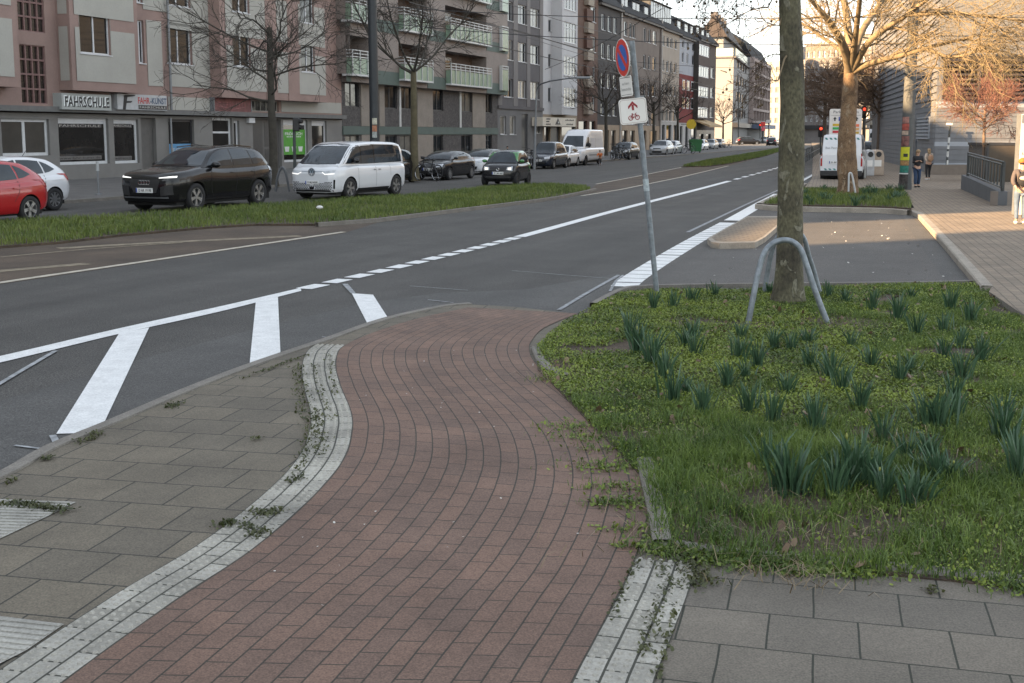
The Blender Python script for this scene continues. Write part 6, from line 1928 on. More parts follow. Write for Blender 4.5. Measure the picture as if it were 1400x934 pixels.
# ------------------------------------------------------------------ vegetation
m_grass = leaf_mat('lawn_grass', (0.06, 0.1, 0.018), (0.17, 0.21, 0.045), scale=0.8)
m_grass2 = leaf_mat('bed_grass', (0.042, 0.085, 0.016), (0.17, 0.24, 0.05), scale=1.6)
m_cover = leaf_mat('ground_cover_leaf', (0.05, 0.09, 0.012), (0.25, 0.31, 0.045), scale=1.3)
m_daff = leaf_mat('daffodil_leaf', (0.024, 0.062, 0.032), (0.075, 0.14, 0.07), scale=2.5, trans=0.15, rough=0.45)
m_weed = leaf_mat('joint_weed', (0.04, 0.05, 0.016), (0.1, 0.105, 0.04), scale=4)
m_litter = leaf_mat('dry_leaf', (0.08, 0.045, 0.022), (0.22, 0.15, 0.09), scale=3, trans=0.0)
m_straw = leaf_mat('dry_stalk', (0.12, 0.085, 0.045), (0.26, 0.2, 0.12), scale=3, trans=0.0)

def fbm(x, y, sc, seed):
    return vnoise(x, y, sc, seed) + 0.5 * vnoise(x, y, sc * 2.3, seed + 5)

# near bed: ground cover, tufts of grass, litter
x, y = scatter(bedpoly, 300000)
nz = fbm(x, y, 0.9, 3.0); edge = vnoise(x, y, 2.2, 9.0)
k = (nz > -0.6 + 0.3 * RNG.random(len(x)))
# bare patches seen in the bed
for px, py, rad in ((780, 428, .3), (950, 440, .35), (1160, 442, .5), (745, 502, .3), (1075, 690, .3), (950, 730, .42), (1110, 738, .38), (1200, 715, .2), (1310, 640, .3), (860, 600, .22), (1020, 445, .3)):
    g = G(px, py, ZB); d2 = ((x - g.x) / rad) ** 2 + ((y - g.y) / (rad * 0.9)) ** 2
    k &= ~((d2 < 1.0 + 0.6 * edge) & (RNG.random(len(x)) < 0.75))
x, y, nz = x[k], y[k], nz[k]
dist = y
# left and far part: low ground cover; near right part: grass
gx = G(900, 640, ZB); mixv = (y < 9.6 + 1.2 * vnoise(x, y, 0.8, 21)) | (x > 3.6 + 0.5 * vnoise(x, y, 1.0, 4))
sel = RNG.random(len(x)) < np.where(y < 8.3, 0.3, np.where(mixv, 0.4, 0.85))
xa, ya = x[sel], y[sel]
o = leaves('ground_cover', xa, ya, ZB + RNG.uniform(0.006, 0.05, len(xa)), np.where(ya < 9, 0.013, 0.015), [m_cover], 0.55); o['kind'] = 'stuff'
xb, yb = x[~sel], y[~sel]
hh = np.where(yb < 8.8, 0.095, 0.06) * (0.7 + 0.8 * np.clip(vnoise(xb, yb, 1.7, 2) + 0.4, 0, 1))
o = blades('grass', xb, yb, np.full(len(xb), ZB - 0.005), hh, 0.0055, [m_grass2], lean=0.9); o['kind'] = 'stuff'
# longer tufts towards the front edge
tx, ty = scatter(bedpoly, 450)
kk = (ty < 8.8) & (vnoise(tx, ty, 1.1, 31) > -0.15); tx, ty = tx[kk], ty[kk]
nb = 55
bx = np.repeat(tx, nb) + RNG.normal(0, 0.055, len(tx) * nb); by_ = np.repeat(ty, nb) + RNG.normal(0, 0.055, len(tx) * nb)
ki = inside(bx, by_, bedpoly)
o = blades('grass_tufts', bx[ki], by_[ki], np.full(ki.sum(), ZB), 0.115, 0.006, [m_grass2], lean=1.2); o['kind'] = 'stuff'
# grass creeping over the edges of the bed
ex, ey = [], []
loop = [Vector((p.x, p.y, 0)) for p in BED]; loop = loop[20:] + loop[:7]
rim = resample(loop, 1500)
for p in rim:
    v = mnoise.noise(Vector((p.x * 1.6, p.y * 1.6, 3.3)))
    if v > -0.3 and not (6.0 < p.y < 8.2 and p.x < 2.0 and random.random() < 0.8):
        for q in range(int(9 + 22 * v)):
            ex.append(p.x + random.gauss(0, 0.06 + 0.06 * max(v, 0))); ey.append(p.y + random.gauss(0, 0.06 + 0.06 * max(v, 0)))
for px, py, r_, n_ in ((828, 640, .13, 300), (836, 690, .1, 260), (834, 668, .11, 180), (815, 615, .1, 120), (790, 585, .16, 260), (800, 600, .12, 200), (850, 725, .07, 70), (856, 748, .05, 60), (1338, 394, .2, 420), (1368, 406, .16, 300), (1395, 424, .14, 200), (760, 520, .12, 150)):
    g = G(px, py, ZP)
    for q in range(n_): ex.append(g.x + random.gauss(0, r_)); ey.append(g.y + random.gauss(0, r_ * 0.6))
ex, ey = np.array(ex), np.array(ey)
hf = RNG.random(len(ex)) < 0.5
o = blades('edge_grass', ex[hf], ey[hf], np.full(hf.sum(), ZP), 0.05, 0.005, [m_grass2], lean=1.2); o['kind'] = 'stuff'
o = leaves('edge_ground_cover', ex[~hf], ey[~hf], ZP + 0.008 + RNG.uniform(0, 0.02, (~hf).sum()), 0.018, [m_cover], 0.5); o['kind'] = 'stuff'
# litter
lx, ly = scatter(bedpoly, 900)
o = leaves('leaf_litter', lx, ly, ZB + RNG.uniform(0.01, 0.05, len(lx)), RNG.uniform(0.02, 0.05, len(lx)), [m_litter], 0.6); o['kind'] = 'stuff'
sx_, sy_ = [], []
for px, py, r_ in ((1080, 685, .4), (800, 520, .35), (1150, 735, .5), (950, 735, .4), (1070, 795, .2), (905, 600, .4), (1250, 620, .4), (1160, 445, .4)):
    g = G(px, py, ZB)
    for q in range(80): sx_.append(g.x + random.gauss(0, r_)); sy_.append(g.y + random.gauss(0, r_ * .6))
o = blades('dry_stalks', np.array(sx_), np.array(sy_), np.full(len(sx_), ZB + 0.012), 0.09, 0.005, [m_straw], lean=3.5); o['kind'] = 'stuff'
# weeds in the joints of the tactile strips and along the kerb
wx, wy = [], []
for pts, n_, w_ in (([(407, 500), (412, 530), (415, 560), (425, 590), (415, 630), (408, 645)], 900, .035), ([(432, 560), (440, 600), (436, 625)], 360, .03), ([(428, 500), (440, 545), (455, 575)], 220, .02), ([(448, 485), (452, 500), (458, 540)], 160, .02),
                    ([(352, 700), (365, 705), (380, 700)], 300, .035), ([(340, 720), (350, 735), (360, 725)], 250, .03), ([(300, 720), (320, 715)], 160, .03), ([(410, 652), (395, 662)], 120, .03),
                    ([(900, 770), (915, 800), (890, 850), (880, 900)], 320, .02), ([(945, 770), (955, 790), (960, 800), (935, 800)], 520, .05), ([(900, 752), (930, 760), (965, 770)], 500, .04), ([(870, 770), (855, 800), (835, 850)], 160, .015), ([(925, 830), (910, 880), (900, 930)], 160, .012),
                    ([(10, 690), (40, 692), (75, 698), (88, 700)], 700, .03), ([(105, 606), (125, 600), (138, 592)], 260, .03), ([(60, 630), (70, 626)], 120, .02), ([(230, 558), (245, 552)], 160, .03), ([(330, 519), (350, 512), (395, 495), (420, 487)], 320, .02), ([(8, 662), (22, 656)], 70, .015),
                    ([(348, 600), (352, 602)], 50, .02), ([(1270, 805), (1278, 812)], 60, .02), ([(945, 800), (1030, 870)], 0, .01)):
    n_ = int(n_ * 0.62)
    if not n_: continue
    q = resample(GP(pts, ZP), 40)
    for i in range(n_):
        p = q[int(random.random() * 39.99)]; wx.append(p.x + random.gauss(0, w_)); wy.append(p.y + random.gauss(0, w_))
wx, wy = np.array(wx), np.array(wy)
o = leaves('joint_weeds', wx, wy, ZP + 0.006 + RNG.uniform(0, 0.016, len(wx)), 0.014, [m_weed], 0.6); o['kind'] = 'stuff'
# moss in joints of the right slabs
# medians
mp = [(p.x, p.y) for p in MED]
gx_, gy_ = scatter(mp, 75000)
nn = vnoise(gx_, gy_, 0.25, 8)
keep = RNG.random(len(gx_)) < np.clip(1.0 + nn, 0.35, 1)
gx_, gy_ = gx_[keep], gy_[keep]
o = blades('grass', gx_, gy_, np.full(len(gx_), 0.045), 0.15 + 0.05 * vnoise(gx_, gy_, 0.7, 1), 0.016, [m_grass], lean=0.9); o['kind'] = 'stuff'
x2, y2 = scatter([(p.x, p.y) for p in MED2], 16000)
o = blades('grass', x2, y2, np.full(len(x2), 0.045), 0.18, 0.04, [m_grass], lean=0.9); o['kind'] = 'stuff'
x2, y2 = scatter([(p.x, p.y) for p in BED2], 9000)
o = blades('grass', x2, y2, np.full(len(x2), ZB2), 0.16, 0.014, [m_grass], lean=0.8); o['kind'] = 'stuff'
strip = [ST(s_, o_) for s_, o_ in ((so(G(556, 250))[0], OK_ + .0), (so(G(556, 250))[0], OK_ + 1.9), (so(G(602, 246))[0], OK_ + 1.9), (so(G(602, 246))[0], OK_ + 0.0))]
sb = MB(); sb.prism([(p.x, p.y) for p in strip], -0.02, 0.1); struct(sb, 'soil', m_soil)
x2, y2 = scatter([(p.x, p.y) for p in strip], 2600)
o = blades('grass', x2, y2, np.full(len(x2), 0.1), 0.2, 0.03, [m_grass], lean=0.9); o['kind'] = 'stuff'

pp = [tuple(p.xy) for p in GP([(980, 345), (1090, 300), (1235, 300), (1310, 385), (960, 392)])]
px_, py_ = scatter(pp, 90); q2 = scatter([tuple(p.xy) for p in GP([(480, 480), (720, 480), (850, 700), (780, 930), (150, 930), (470, 620)], ZP)], 60)
px_, py_ = np.concatenate([px_, q2[0]]), np.concatenate([py_, q2[1]])
o = leaves('petal_litter', px_, py_, np.where(py_ > 15, 0.012, ZP + 0.012), np.where(py_ > 15, 0.03, 0.011), [M('pale_petal', (0.5, 0.48, 0.44))], 0.3); o['kind'] = 'stuff'
# daffodil clumps
def clump_mesh(seed):
    r = random.Random(seed); mb = MB(); n = r.randint(28, 42)
    for i in range(n):
        a = r.uniform(0, 2 * PI); rr = abs(r.gauss(0, 0.045)); b = Vector((math.cos(a) * rr, math.sin(a) * rr, 0))
        ln = r.uniform(0.24, 0.4) * (1.0 if r.random() < 0.85 else 0.6); w = r.uniform(0.0065, 0.0105); le = r.uniform(0.03, 0.34) + rr * 1.6; f = r.uniform(0, 2 * PI)
        od = Vector((math.cos(a + r.gauss(0, 0.5)), math.sin(a + r.gauss(0, 0.5)), 0)); wd = Vector((math.cos(f), math.sin(f), 0)) * w
        P = []
        bend = r.uniform(0.1, 0.5) if r.random() < 0.93 else 1.2
        for k in range(5):
            t = k / 4; c = b + Vector((0, 0, 1)) * ln * (t - bend * 0.22 * t ** 3) + od * ln * le * (t ** 1.6 + bend * 0.35 * t ** 3)
            ww = wd * (1 - 0.1 * t if k < 4 else 0.12)
            P.append([c - ww, c + ww])
        mb.grid(P)
    for i in range(1 if seed % 3 == 0 else 0):
        a = r.uniform(0, 6.28); b = Vector((math.cos(a), math.sin(a), 0)) * 0.05; h = r.uniform(0.24, 0.36); mb.tube([b, b * 1.3 + Vector((0, 0, h))], [0.004, 0.0035], 4, m=0, cap=False)
        mb.ball(b * 1.3 + Vector((0, 0, h + 0.02)), 0.009, 6, 4, m=1, sc=(1, 1, 2.6))
    return mb.mesh('daffodil_clump', [m_daff, M('daffodil_bud', (0.22, 0.24, 0.05), rough=0.6)], fixn=False)
CM = [clump_mesh(s_) for s_ in range(8)]
for me in CM: me.shade_smooth()
DAFF = [(385, 130, 55), (440, 125, 60), (490, 105, 50), (555, 92, 45), (865, 95, 50), (912, 108, 35), (705, 85, 35), (325, 205, 80), (345, 250, 90), (385, 280, 110), (420, 320, 90), (440, 385, 110), (480, 360, 60), (525, 420, 90),
        (495, 210, 60), (500, 255, 70), (475, 230, 60), (625, 205, 50), (620, 265, 80), (670, 290, 90), (640, 320, 60), (590, 340, 70), (650, 410, 90), (710, 440, 90), (715, 240, 60), (760, 240, 60), (810, 220, 50), (815, 285, 70), (750, 360, 65),
        (830, 470, 110), (870, 320, 90), (900, 350, 80), (950, 400, 90), (925, 230, 50), (980, 285, 65), (1060, 325, 80), (1090, 300, 60), (985, 130, 60), (1055, 160, 80), (1105, 195, 60), (1090, 100, 35), (1200, 130, 70), (1255, 165, 70), (1180, 190, 60),
        (1225, 230, 60), (1180, 260, 60), (1280, 270, 80), (1230, 320, 90), (1205, 380, 80), (1010, 500, 110), (1135, 450, 110), (1165, 455, 120), (1210, 430, 90), (1340, 440, 90), (1345, 490, 120), (1390, 600, 140), (1375, 560, 120), (740, 625, 150), (765, 635, 160), (700, 560, 110),
        (880, 640, 120), (900, 620, 130), (940, 610, 160), (990, 620, 120), (1020, 650, 100), (1085, 670, 120), (1110, 655, 110), (1080, 540, 90), (1140, 540, 90), (1165, 600, 95), (1195, 600, 75), (1130, 580, 60)]
NE = [G(700 + a / 2, 360 + b / 2, ZB) for a, b, h in DAFF]
near_i = max(range(len(DAFF)), key=lambda i: DAFF[i][1])
special = {min(range(len(DAFF)), key=lambda i: DAFF[i][0]): 'leftmost daffodil clump at the tip of the planted bed', near_i: 'daffodil clump nearest the slab pavement, its leaves splayed wide'}
for i, (a, b, h) in enumerate(DAFF):
    g = NE[i]; hm = (h / 2) / F * g.y * 1.06
    o = bpy.data.objects.new('daffodil_clump', CM[i % 8]); COL.objects.link(o); o.location = g
    sc_ = hm / 0.36; o.scale = (max(sc_, 0.75), max(sc_, 0.75), sc_); o.rotation_euler = (0, 0, random.uniform(0, 6.28))
    tag(o, 'clump of dark green daffodil leaves in the grassy bed', 'plant', 'daffodil clumps in the planted bed')
b2p = [(p.x, p.y) for p in BED2]; dx_, dy_ = scatter(b2p, 24)
for i in range(24):
    o = bpy.data.objects.new('daffodil_clump', CM[i % 8]); COL.objects.link(o); o.location = (dx_[i], dy_[i], ZB2); s_ = random.uniform(0.65, 0.95); o.scale = (s_ * 1.4, s_ * 1.4, s_)
    o.rotation_euler = (0, 0, random.uniform(0, 6.28)); tag(o, 'clump of daffodil leaves round the second plane tree', 'plant', 'daffodil clumps in the second bed')

# ------------------------------------------------------------------ trees
def bark_mat(name, base, pale, dark, thr=0.56, scale=7.0):
    m, nt, b, N, L = new_mat(name); b.inputs['Roughness'].default_value = 0.85
    tc = N.new('ShaderNodeTexCoord')
    mp_ = N.new('ShaderNodeMapping'); mp_.inputs['Scale'].default_value = (1, 1, 0.55); L.new(tc.outputs['Object'], mp_.inputs['Vector'])
    n1 = N.new('ShaderNodeTexNoise'); n1.inputs['Scale'].default_value = scale; n1.inputs['Detail'].default_value = 5; n1.inputs['Distortion'].default_value = 0.6; L.new(mp_.outputs[0], n1.inputs['Vector'])
    n2 = N.new('ShaderNodeTexNoise'); n2.inputs['Scale'].default_value = 2.2; n2.inputs['Detail'].default_value = 6; L.new(tc.outputs['Object'], n2.inputs['Vector'])
    n3 = N.new('ShaderNodeTexNoise'); n3.inputs['Scale'].default_value = 34; n3.inputs['Detail'].default_value = 4; L.new(mp_.outputs[0], n3.inputs['Vector'])
    r1 = N.new('ShaderNodeValToRGB'); r1.color_ramp.elements[0].position = thr; r1.color_ramp.elements[1].position = thr + 0.03
    r1.color_ramp.elements[0].color = (0, 0, 0, 1); r1.color_ramp.elements[1].color = (1, 1, 1, 1); L.new(n1.outputs['Fac'], r1.inputs['Fac'])
    r2 = N.new('ShaderNodeValToRGB'); r2.color_ramp.elements[0].color = (*dark, 1); r2.color_ramp.elements[1].color = (*base, 1); r2.color_ramp.elements[0].position = 0.36; r2.color_ramp.elements[1].position = 0.58; L.new(n2.outputs['Fac'], r2.inputs['Fac'])
    mx = N.new('ShaderNodeMix'); mx.data_type = 'RGBA'; L.new(r1.outputs['Color'], mx.inputs['Factor']); L.new(r2.outputs['Color'], mx.inputs['A']); mx.inputs['B'].default_value = (*pale, 1)
    mr = N.new('ShaderNodeMapRange'); mr.inputs['From Min'].default_value = 0.3; mr.inputs['From Max'].default_value = 0.7; mr.inputs['To Min'].default_value = 0.58; mr.inputs['To Max'].default_value = 1.4; L.new(n3.outputs['Fac'], mr.inputs['Value'])
    m2 = N.new('ShaderNodeMix'); m2.data_type = 'RGBA'; m2.blend_type = 'MULTIPLY'; m2.inputs['Factor'].default_value = 1; L.new(mx.outputs['Result'], m2.inputs['A']); L.new(mr.outputs[0], m2.inputs['B'])
    L.new(m2.outputs['Result'], b.inputs['Base Color'])
    ad = N.new('ShaderNodeMath'); ad.operation = 'ADD'; L.new(n3.outputs['Fac'], ad.inputs[0]); L.new(r1.outputs['Color'], ad.inputs[1])
    bp = N.new('ShaderNodeBump'); bp.inputs['Strength'].default_value = 0.7; bp.inputs['Distance'].default_value = 0.02; L.new(ad.outputs[0], bp.inputs['Height']); L.new(bp.outputs[0], b.inputs['Normal'])
    return m
m_plane = bark_mat('plane_bark', (0.1, 0.092, 0.055), (0.17, 0.16, 0.115), (0.045, 0.039, 0.026), thr=0.59, scale=6.5)
m_plane2 = bark_mat('brown_plane_bark', (0.21, 0.135, 0.075), (0.27, 0.2, 0.13), (0.1, 0.062, 0.035), thr=0.6, scale=6)
m_limb = M('plane_limbs', (0.19, 0.145, 0.088), rough=0.9, var=0.25, scale=3)
m_twig = M('golden_twigs', (0.24, 0.185, 0.105), rough=0.9, var=0.25, scale=2)
m_twigb = M('brown_twigs', (0.095, 0.068, 0.05), rough=0.9, var=0.25, scale=2)
m_twigf = M('far_sunlit_twigs', (0.15, 0.1, 0.068), rough=0.95, var=0.3)  # brown twig colour brightened and warmed so the far crowns look sunlit
m_twigr = M('reddish_budding_twigs', (0.16, 0.075, 0.058), rough=0.9, var=0.25, scale=2)
m_dkbark = M('dark_lime_bark', (0.05, 0.045, 0.036), rough=0.95, var=0.3, scale=5, bump=0.5, bscale=25)
m_dktwig = M('dark_twigs', (0.055, 0.047, 0.04), rough=0.95, var=0.2)
m_seed = M('seed_ball', (0.1, 0.07, 0.04), rough=0.95)

class Tree:
    def __init__(s, seed): s.r = random.Random(seed); s.P = []; s.balls = []
    def branch(s, p, d, L, r0, r1, n=5, wob=0.12, trop=0.0, level=0):
        pts = [p.copy()]; d = d.normalized(); out = [p.copy()]
        for i in range(n):
            d = (d + Vector((s.r.gauss(0, wob), s.r.gauss(0, wob), s.r.gauss(0, wob) + trop))).normalized()
            p = p + d * (L / n); pts.append(p.copy())
        s.P.append((pts, [r0 + (r1 - r0) * i / n for i in range(n + 1)], level))
        return pts, d
    def at(s, pts, t):
        k = t * (len(pts) - 1); i = min(int(k), len(pts) - 2); return pts[i].lerp(pts[i + 1], k - i), (pts[i + 1] - pts[i]).normalized()
    def side(s, d, ang, up=0.0):
        a = d.orthogonal().normalized(); b = d.cross(a); ph = s.r.uniform(0, 2 * PI)
        v = d * math.cos(ang) + (a * math.cos(ph) + b * math.sin(ph)) * math.sin(ang); v.z += up
        return v.normalized()
    def spread(s, pts, lv, spec):
        """spec per level: (count, length, angle, trop, r0, r1, t0)"""
        if lv >= len(spec): return
        cnt, L, ang, trop, r0, r1, t0 = spec[lv]
        for i in range(cnt):
            t = t0 + (1 - t0) * (i + s.r.random()) / cnt
            p, d = s.at(pts, min(t, 0.999))
            v = s.side(d, ang * s.r.uniform(0.6, 1.3), 0.0)
            q, _ = s.branch(p, v, L * s.r.uniform(0.6, 1.25) * (1.15 - 0.35 * t), r0, r1, 5 if lv < 2 else 4, 0.16 if lv < 2 else 0.22, trop, lv + 1)
            s.spread(q, lv + 1, spec)
    def build(s, t, mats, sides=(10, 6, 4, 3, 3), ball=0.0, split=1):
        a = MB(); b = MB()
        for pts, rr, lv in s.P:
            (a if lv <= split else b).tube(pts, rr, sides[min(lv, len(sides) - 1)], cap=False)
        part(a, 'limbs', mats[0], t, smooth=180, fixn=False); part(b, 'crown', mats[1], t, smooth=180, fixn=False)
        if ball:
            c = MB()
            for pts, rr, lv in s.P:
                if lv >= 3 and s.r.random() < ball:
                    p = pts[-1]; c.tube([p, p + Vector((0, 0, -0.05))], 0.003, 3, cap=False); c.ball(p + Vector((0, 0, -0.065)), 0.0165, 6, 4)
            part(c, 'seed_balls', m_seed, t, smooth=60)['kind'] = 'stuff'

def trunk(t, pts, rad, mat, n=20, flare=1.35, seg=46, amp=0.06, seed=0):
    P = resample(catmull(pts, 6), seg); R = [rad[0] + (rad[1] - rad[0]) * i / (seg - 1) for i in range(seg)]
    mb = MB(); rows = []
    for i in range(seg):
        u = i / (seg - 1); h = P[i].z - P[0].z; fl = 1 + (flare - 1) * math.exp(-h / 0.22)
        row = []
        for k in range(n):
            a = 2 * PI * k / n
            v = mnoise.noise(Vector((math.cos(a) * 1.3 + seed, math.sin(a) * 1.3, P[i].z * 0.9))) + 0.5 * mnoise.noise(Vector((math.cos(a) * 3 + seed, math.sin(a) * 3, P[i].z * 2.5)))
            rr = R[i] * fl * (1 + amp * 2 * v)
            row.append(P[i] + Vector((math.cos(a) * rr, math.sin(a) * rr, 0)))
        rows.append(row)
    mb.grid(rows, closed=True)
    return part(mb, 'trunk', mat, t, smooth=180)

# near plane tree: trunk in view, crown above the frame, its lowest sprays hanging into view
b0_ = G(1077, 414, ZB); top = At(1080, 0, b0_.y)
t = thing('plane_tree', 'near plane tree with mottled olive bark between two metal hoops', 'tree', b0_, world=True)
mid = At(1083, 150, b0_.y); low_ = At(1080, 300, b0_.y)
tp = top + (top - mid) * 0.75
trunk(t, [b0_ - Vector((0, 0, 0.05)), low_, mid, top, tp], (0.172, 0.128), m_plane, amp=0.055, seed=2.0, n=28, seg=110, flare=1.38)
T = Tree(11)
for i in range(9):
    a = i * 2 * PI / 9 + 0.3; p0 = tp - Vector((0, 0, 0.1 + 0.1 * (i % 3)))
    q, _ = T.branch(p0, Vector((math.cos(a), math.sin(a), 0.55 + 0.2 * (i % 2))), 3.4, 0.07, 0.022, 6, 0.1, 0.02, 0)
    T.spread(q, 0, [(5, 1.7, 0.7, -0.03, 0.022, 0.009, 0.25), (6, 0.9, 0.7, -0.10, 0.009, 0.004, 0.2), (5, 0.42, 0.7, -0.14, 0.0042, 0.0022, 0.15)])
# drooping sprays on the left that the photo shows
for px, py, L in ((1058, -30, 1.0), (1045, -50, 1.2), (1030, -40, 1.0), (1062, -5, 0.9), (1010, -60, 1.1), (1066, 35, 0.6), (985, -50, 0.9), (1066, 75, 0.5), (1000, -35, 0.8), (1020, -20, 0.9), (1050, 10, 0.8), (965, -45, 0.7), (1040, -15, 1.0), (1064, 110, 0.35), (1030, -70, 1.4)):
    p0 = At(px, py, b0_.y + random.uniform(-0.7, 0.7))
    j0 = At(1080, min(py - 40, 80), b0_.y); T.P.append(([j0, j0.lerp(p0, 0.5) + Vector((0, 0, 0.08)), p0], [0.016, 0.012, 0.008], 1))
    q, _ = T.branch(p0, Vector((-1, random.uniform(-.4, .4), 0.0)), L, 0.0075, 0.003, 7, 0.2, -0.04, 1)
    T.spread(q, 1, [None, (10, 0.42, 0.8, -0.05, 0.0045, 0.0026, 0.05), (7, 0.2, 0.8, -0.08, 0.0034, 0.0022, 0.1)])
T.build(t, [m_limb, m_twigb], ball=0.10)

# second plane tree with golden twigs
g2 = G(1160, 266, ZB2)
t = thing('plane_tree', 'second plane tree with rust-brown trunk and golden twigs', 'tree', g2, world=True)
K = lambda px, py, dy=0.0: At(px, py, g2.y + dy)
trunk(t, [g2 - Vector((0, 0, 0.1)), K(1158, 200), K(1161, 140), K(1163, 100), K(1166, 62)], (0.35, 0.2), m_plane2, amp=0.07, seed=5.0, n=20)
T = Tree(5)
def limb(pts, r0, r1):
    pts = resample(catmull(pts, 5), 12); T.P.append((pts, [r0 + (r1 - r0) * i / 11 for i in range(12)], 0)); return pts
f0 = K(1163, 100)
LB = [limb([f0, K(1152, 60, -1), K(1130, 25, -2), K(1095, -15, -3)], 0.17, 0.05), limb([f0, K(1160, 40, 1), K(1150, -20, 2), K(1140, -80, 3)], 0.16, 0.05), limb([f0, K(1185, 88, -.6), K(1232, 76, -1.6), K(1265, 66, -2.2), K(1330, 50, -3)], 0.13, 0.035),
      limb([f0, K(1175, 50, 0.5), K(1200, 10, 1.2), K(1240, -50, 2)], 0.15, 0.05), limb([f0, K(1190, 55, -1.5), K(1240, 20, -3.0), K(1300, -25, -4.5)], 0.13, 0.04), limb([f0, K(1150, 70, 1.5), K(1115, 45, 3), K(1080, 20, 4)], 0.1, 0.03),
      limb([K(1240, 20, -3), K(1290, 18, -3.5), K(1350, 22, -4), K(1400, 30, -4.4)], 0.08, 0.03), limb([K(1265, 66, -2.2), K(1300, 78, -3), K(1340, 70, -4)], 0.06, 0.025), limb([f0, K(1172, 30, -2), K(1180, -40, -4)], 0.13, 0.05)]
for q in LB:
    T.spread(q, 0, [(9, 2.2, 0.75, 0.0, 0.03, 0.011, 0.2), (8, 1.2, 0.85, -0.03, 0.011, 0.0052, 0.12), (9, 0.6, 0.85, -0.08, 0.0056, 0.003, 0.08)])
T.build(t, [m_limb, m_twig], ball=0.012)

def bare_tree(label, base, fork_z, H, r, spreadr, mats, seed, spec, nl=7, up=0.9, lean=(0, 0), lead=True, trunkmat=None, group=None, lk=0.38):
    t = thing('bare_tree', label, 'tree', base, world=True, group=group)
    T = Tree(seed); tz = Vector((lean[0], lean[1], 1))
    f_ = base + Vector((lean[0] * fork_z, lean[1] * fork_z, fork_z))
    topz = base + Vector((lean[0] * H, lean[1] * H, H))
    trunk(t, [base - Vector((0, 0, 0.05)), base.lerp(f_, 0.5) + Vector((0.03, 0, 0)), f_, f_.lerp(topz, 0.35)] if lead else [base - Vector((0, 0, 0.05)), base.lerp(f_, 0.5), f_], (r, r * 0.62), trunkmat or mats[0], n=12, seg=24, seed=seed, amp=0.03)
    for i in range(nl):
        a = i * 2.4 + seed; u = i / nl if lead else 0.0
        p0 = f_.lerp(f_.lerp(topz, 0.35), u) if lead else f_ - Vector((0, 0, 0.02 * i))
        q, _ = T.branch(p0, Vector((math.cos(a), math.sin(a), up * T.r.uniform(0.5, 1.4))), spreadr * T.r.uniform(0.8, 1.2) * (1.1 - 0.3 * u), r * lk, r * 0.08, 7, 0.13, 0.03, 0)
        T.spread(q, 0, spec)
    T.build(t, mats)
    return t
W_ = 1.0
sp1 = [(6, 2.0, 0.6, 0.03, 0.02, 0.009, 0.2), (5, 1.1, 0.65, 0.03, 0.0095, 0.006, 0.15), (4, 0.6, 0.6, 0.03, 0.008, 0.005, 0.1)]
b_ = ST(so(G(374, 256))[0], OK_ - 0.2, 0.1)
bare_tree('dark bare tree with wide low branches before the pink building', At(374, 254, b_.y) * 1.0 - Vector((0, 0, At(374, 254, b_.y).z - 0.1)), 3.4, 12, 0.19, 3.6, [m_dkbark, m_dktwig], 3, sp1, nl=12, up=0.3, lk=0.24)
b_ = G(567, 246, 0.1)
bare_tree('slim bare tree before the tiled building with green balconies', b_, 4.9, 10, 0.2, 4.2, [m_dkbark, m_dktwig], 8, [(7, 2.0, 0.65, 0.02, 0.024, 0.011, 0.2), (6, 1.1, 0.7, -0.02, 0.011, 0.007, 0.15), (5, 0.6, 0.6, -0.02, 0.008, 0.005, 0.1)], nl=7, up=0.6, lk=0.27, lead=False, trunkmat=M('lichen_bark', (0.1, 0.085, 0.05), rough=0.95, var=0.3, scale=4, bump=0.5, bscale=20))
spf = [(5, 2.2, 0.6, 0.03, 0.035, 0.02, 0.2), (5, 1.3, 0.6, 0.02, 0.02, 0.013, 0.15), (3, 0.8, 0.6, 0.0, 0.013, 0.009, 0.1)]
for i, (px, py, H, lab) in enumerate(((828, 213, 9, 'bare street tree above the orange cyclist'), (893, 207.5, 10, 'bare street tree behind the right edge of the sign pole'), (926, 204.5, 10, 'bare street tree before the red house'), (988, 199.5, 8, 'bare street tree at the lit white end wall'))):
    bare_tree(lab, G(px, py, 0.1), 3.6, H, 0.2, 3.4, [m_dkbark, M('far_brown_twigs', (0.07, 0.05, 0.04), rough=0.95)], 20 + i, spf, nl=8, up=0.8)
for i, (px, py, H, lab, sp_) in enumerate(((1126, 211, 12.5, 'brown bare tree right behind the near plane trunk', 3.6), (1146, 216, 12, 'brown bare tree left of the parking sign', 3.2), (1201, 219, 12, 'brown bare tree behind the recycling containers', 3.6), (1226, 214, 12.5, 'brown bare tree behind the tall dark pole', 4.0), (1180, 206, 12, 'farthest brown bare tree over the delivery van', 4.2))):
    bare_tree(lab, G(px, py, 0.1), 3.4, H, 0.25, sp_, [m_twigb, m_twigf], 40 + i, [(7, 1.8, 0.65, 0.0, 0.035, 0.02, 0.15), (6, 1.1, 0.65, -0.03, 0.02, 0.013, 0.12), (5, 0.75, 0.65, -0.05, 0.013, 0.01, 0.1)], nl=12, up=0.55)
# small reddish tree before the hall
bt = G(1342, 248, ZW)
bare_tree('small reddish budding tree behind the ramp railing', bt, 2.15, 5.2, 0.085, 1.75, [M('thin_brown_stem', (0.16, 0.11, 0.08), rough=0.9), m_twigr], 61, [(7, 1.1, 0.6, 0.04, 0.016, 0.009, 0.15), (7, 0.6, 0.6, 0.03, 0.009, 0.006, 0.1), (5, 0.32, 0.6, 0.0, 0.007, 0.005, 0.1)], nl=10, up=0.55)
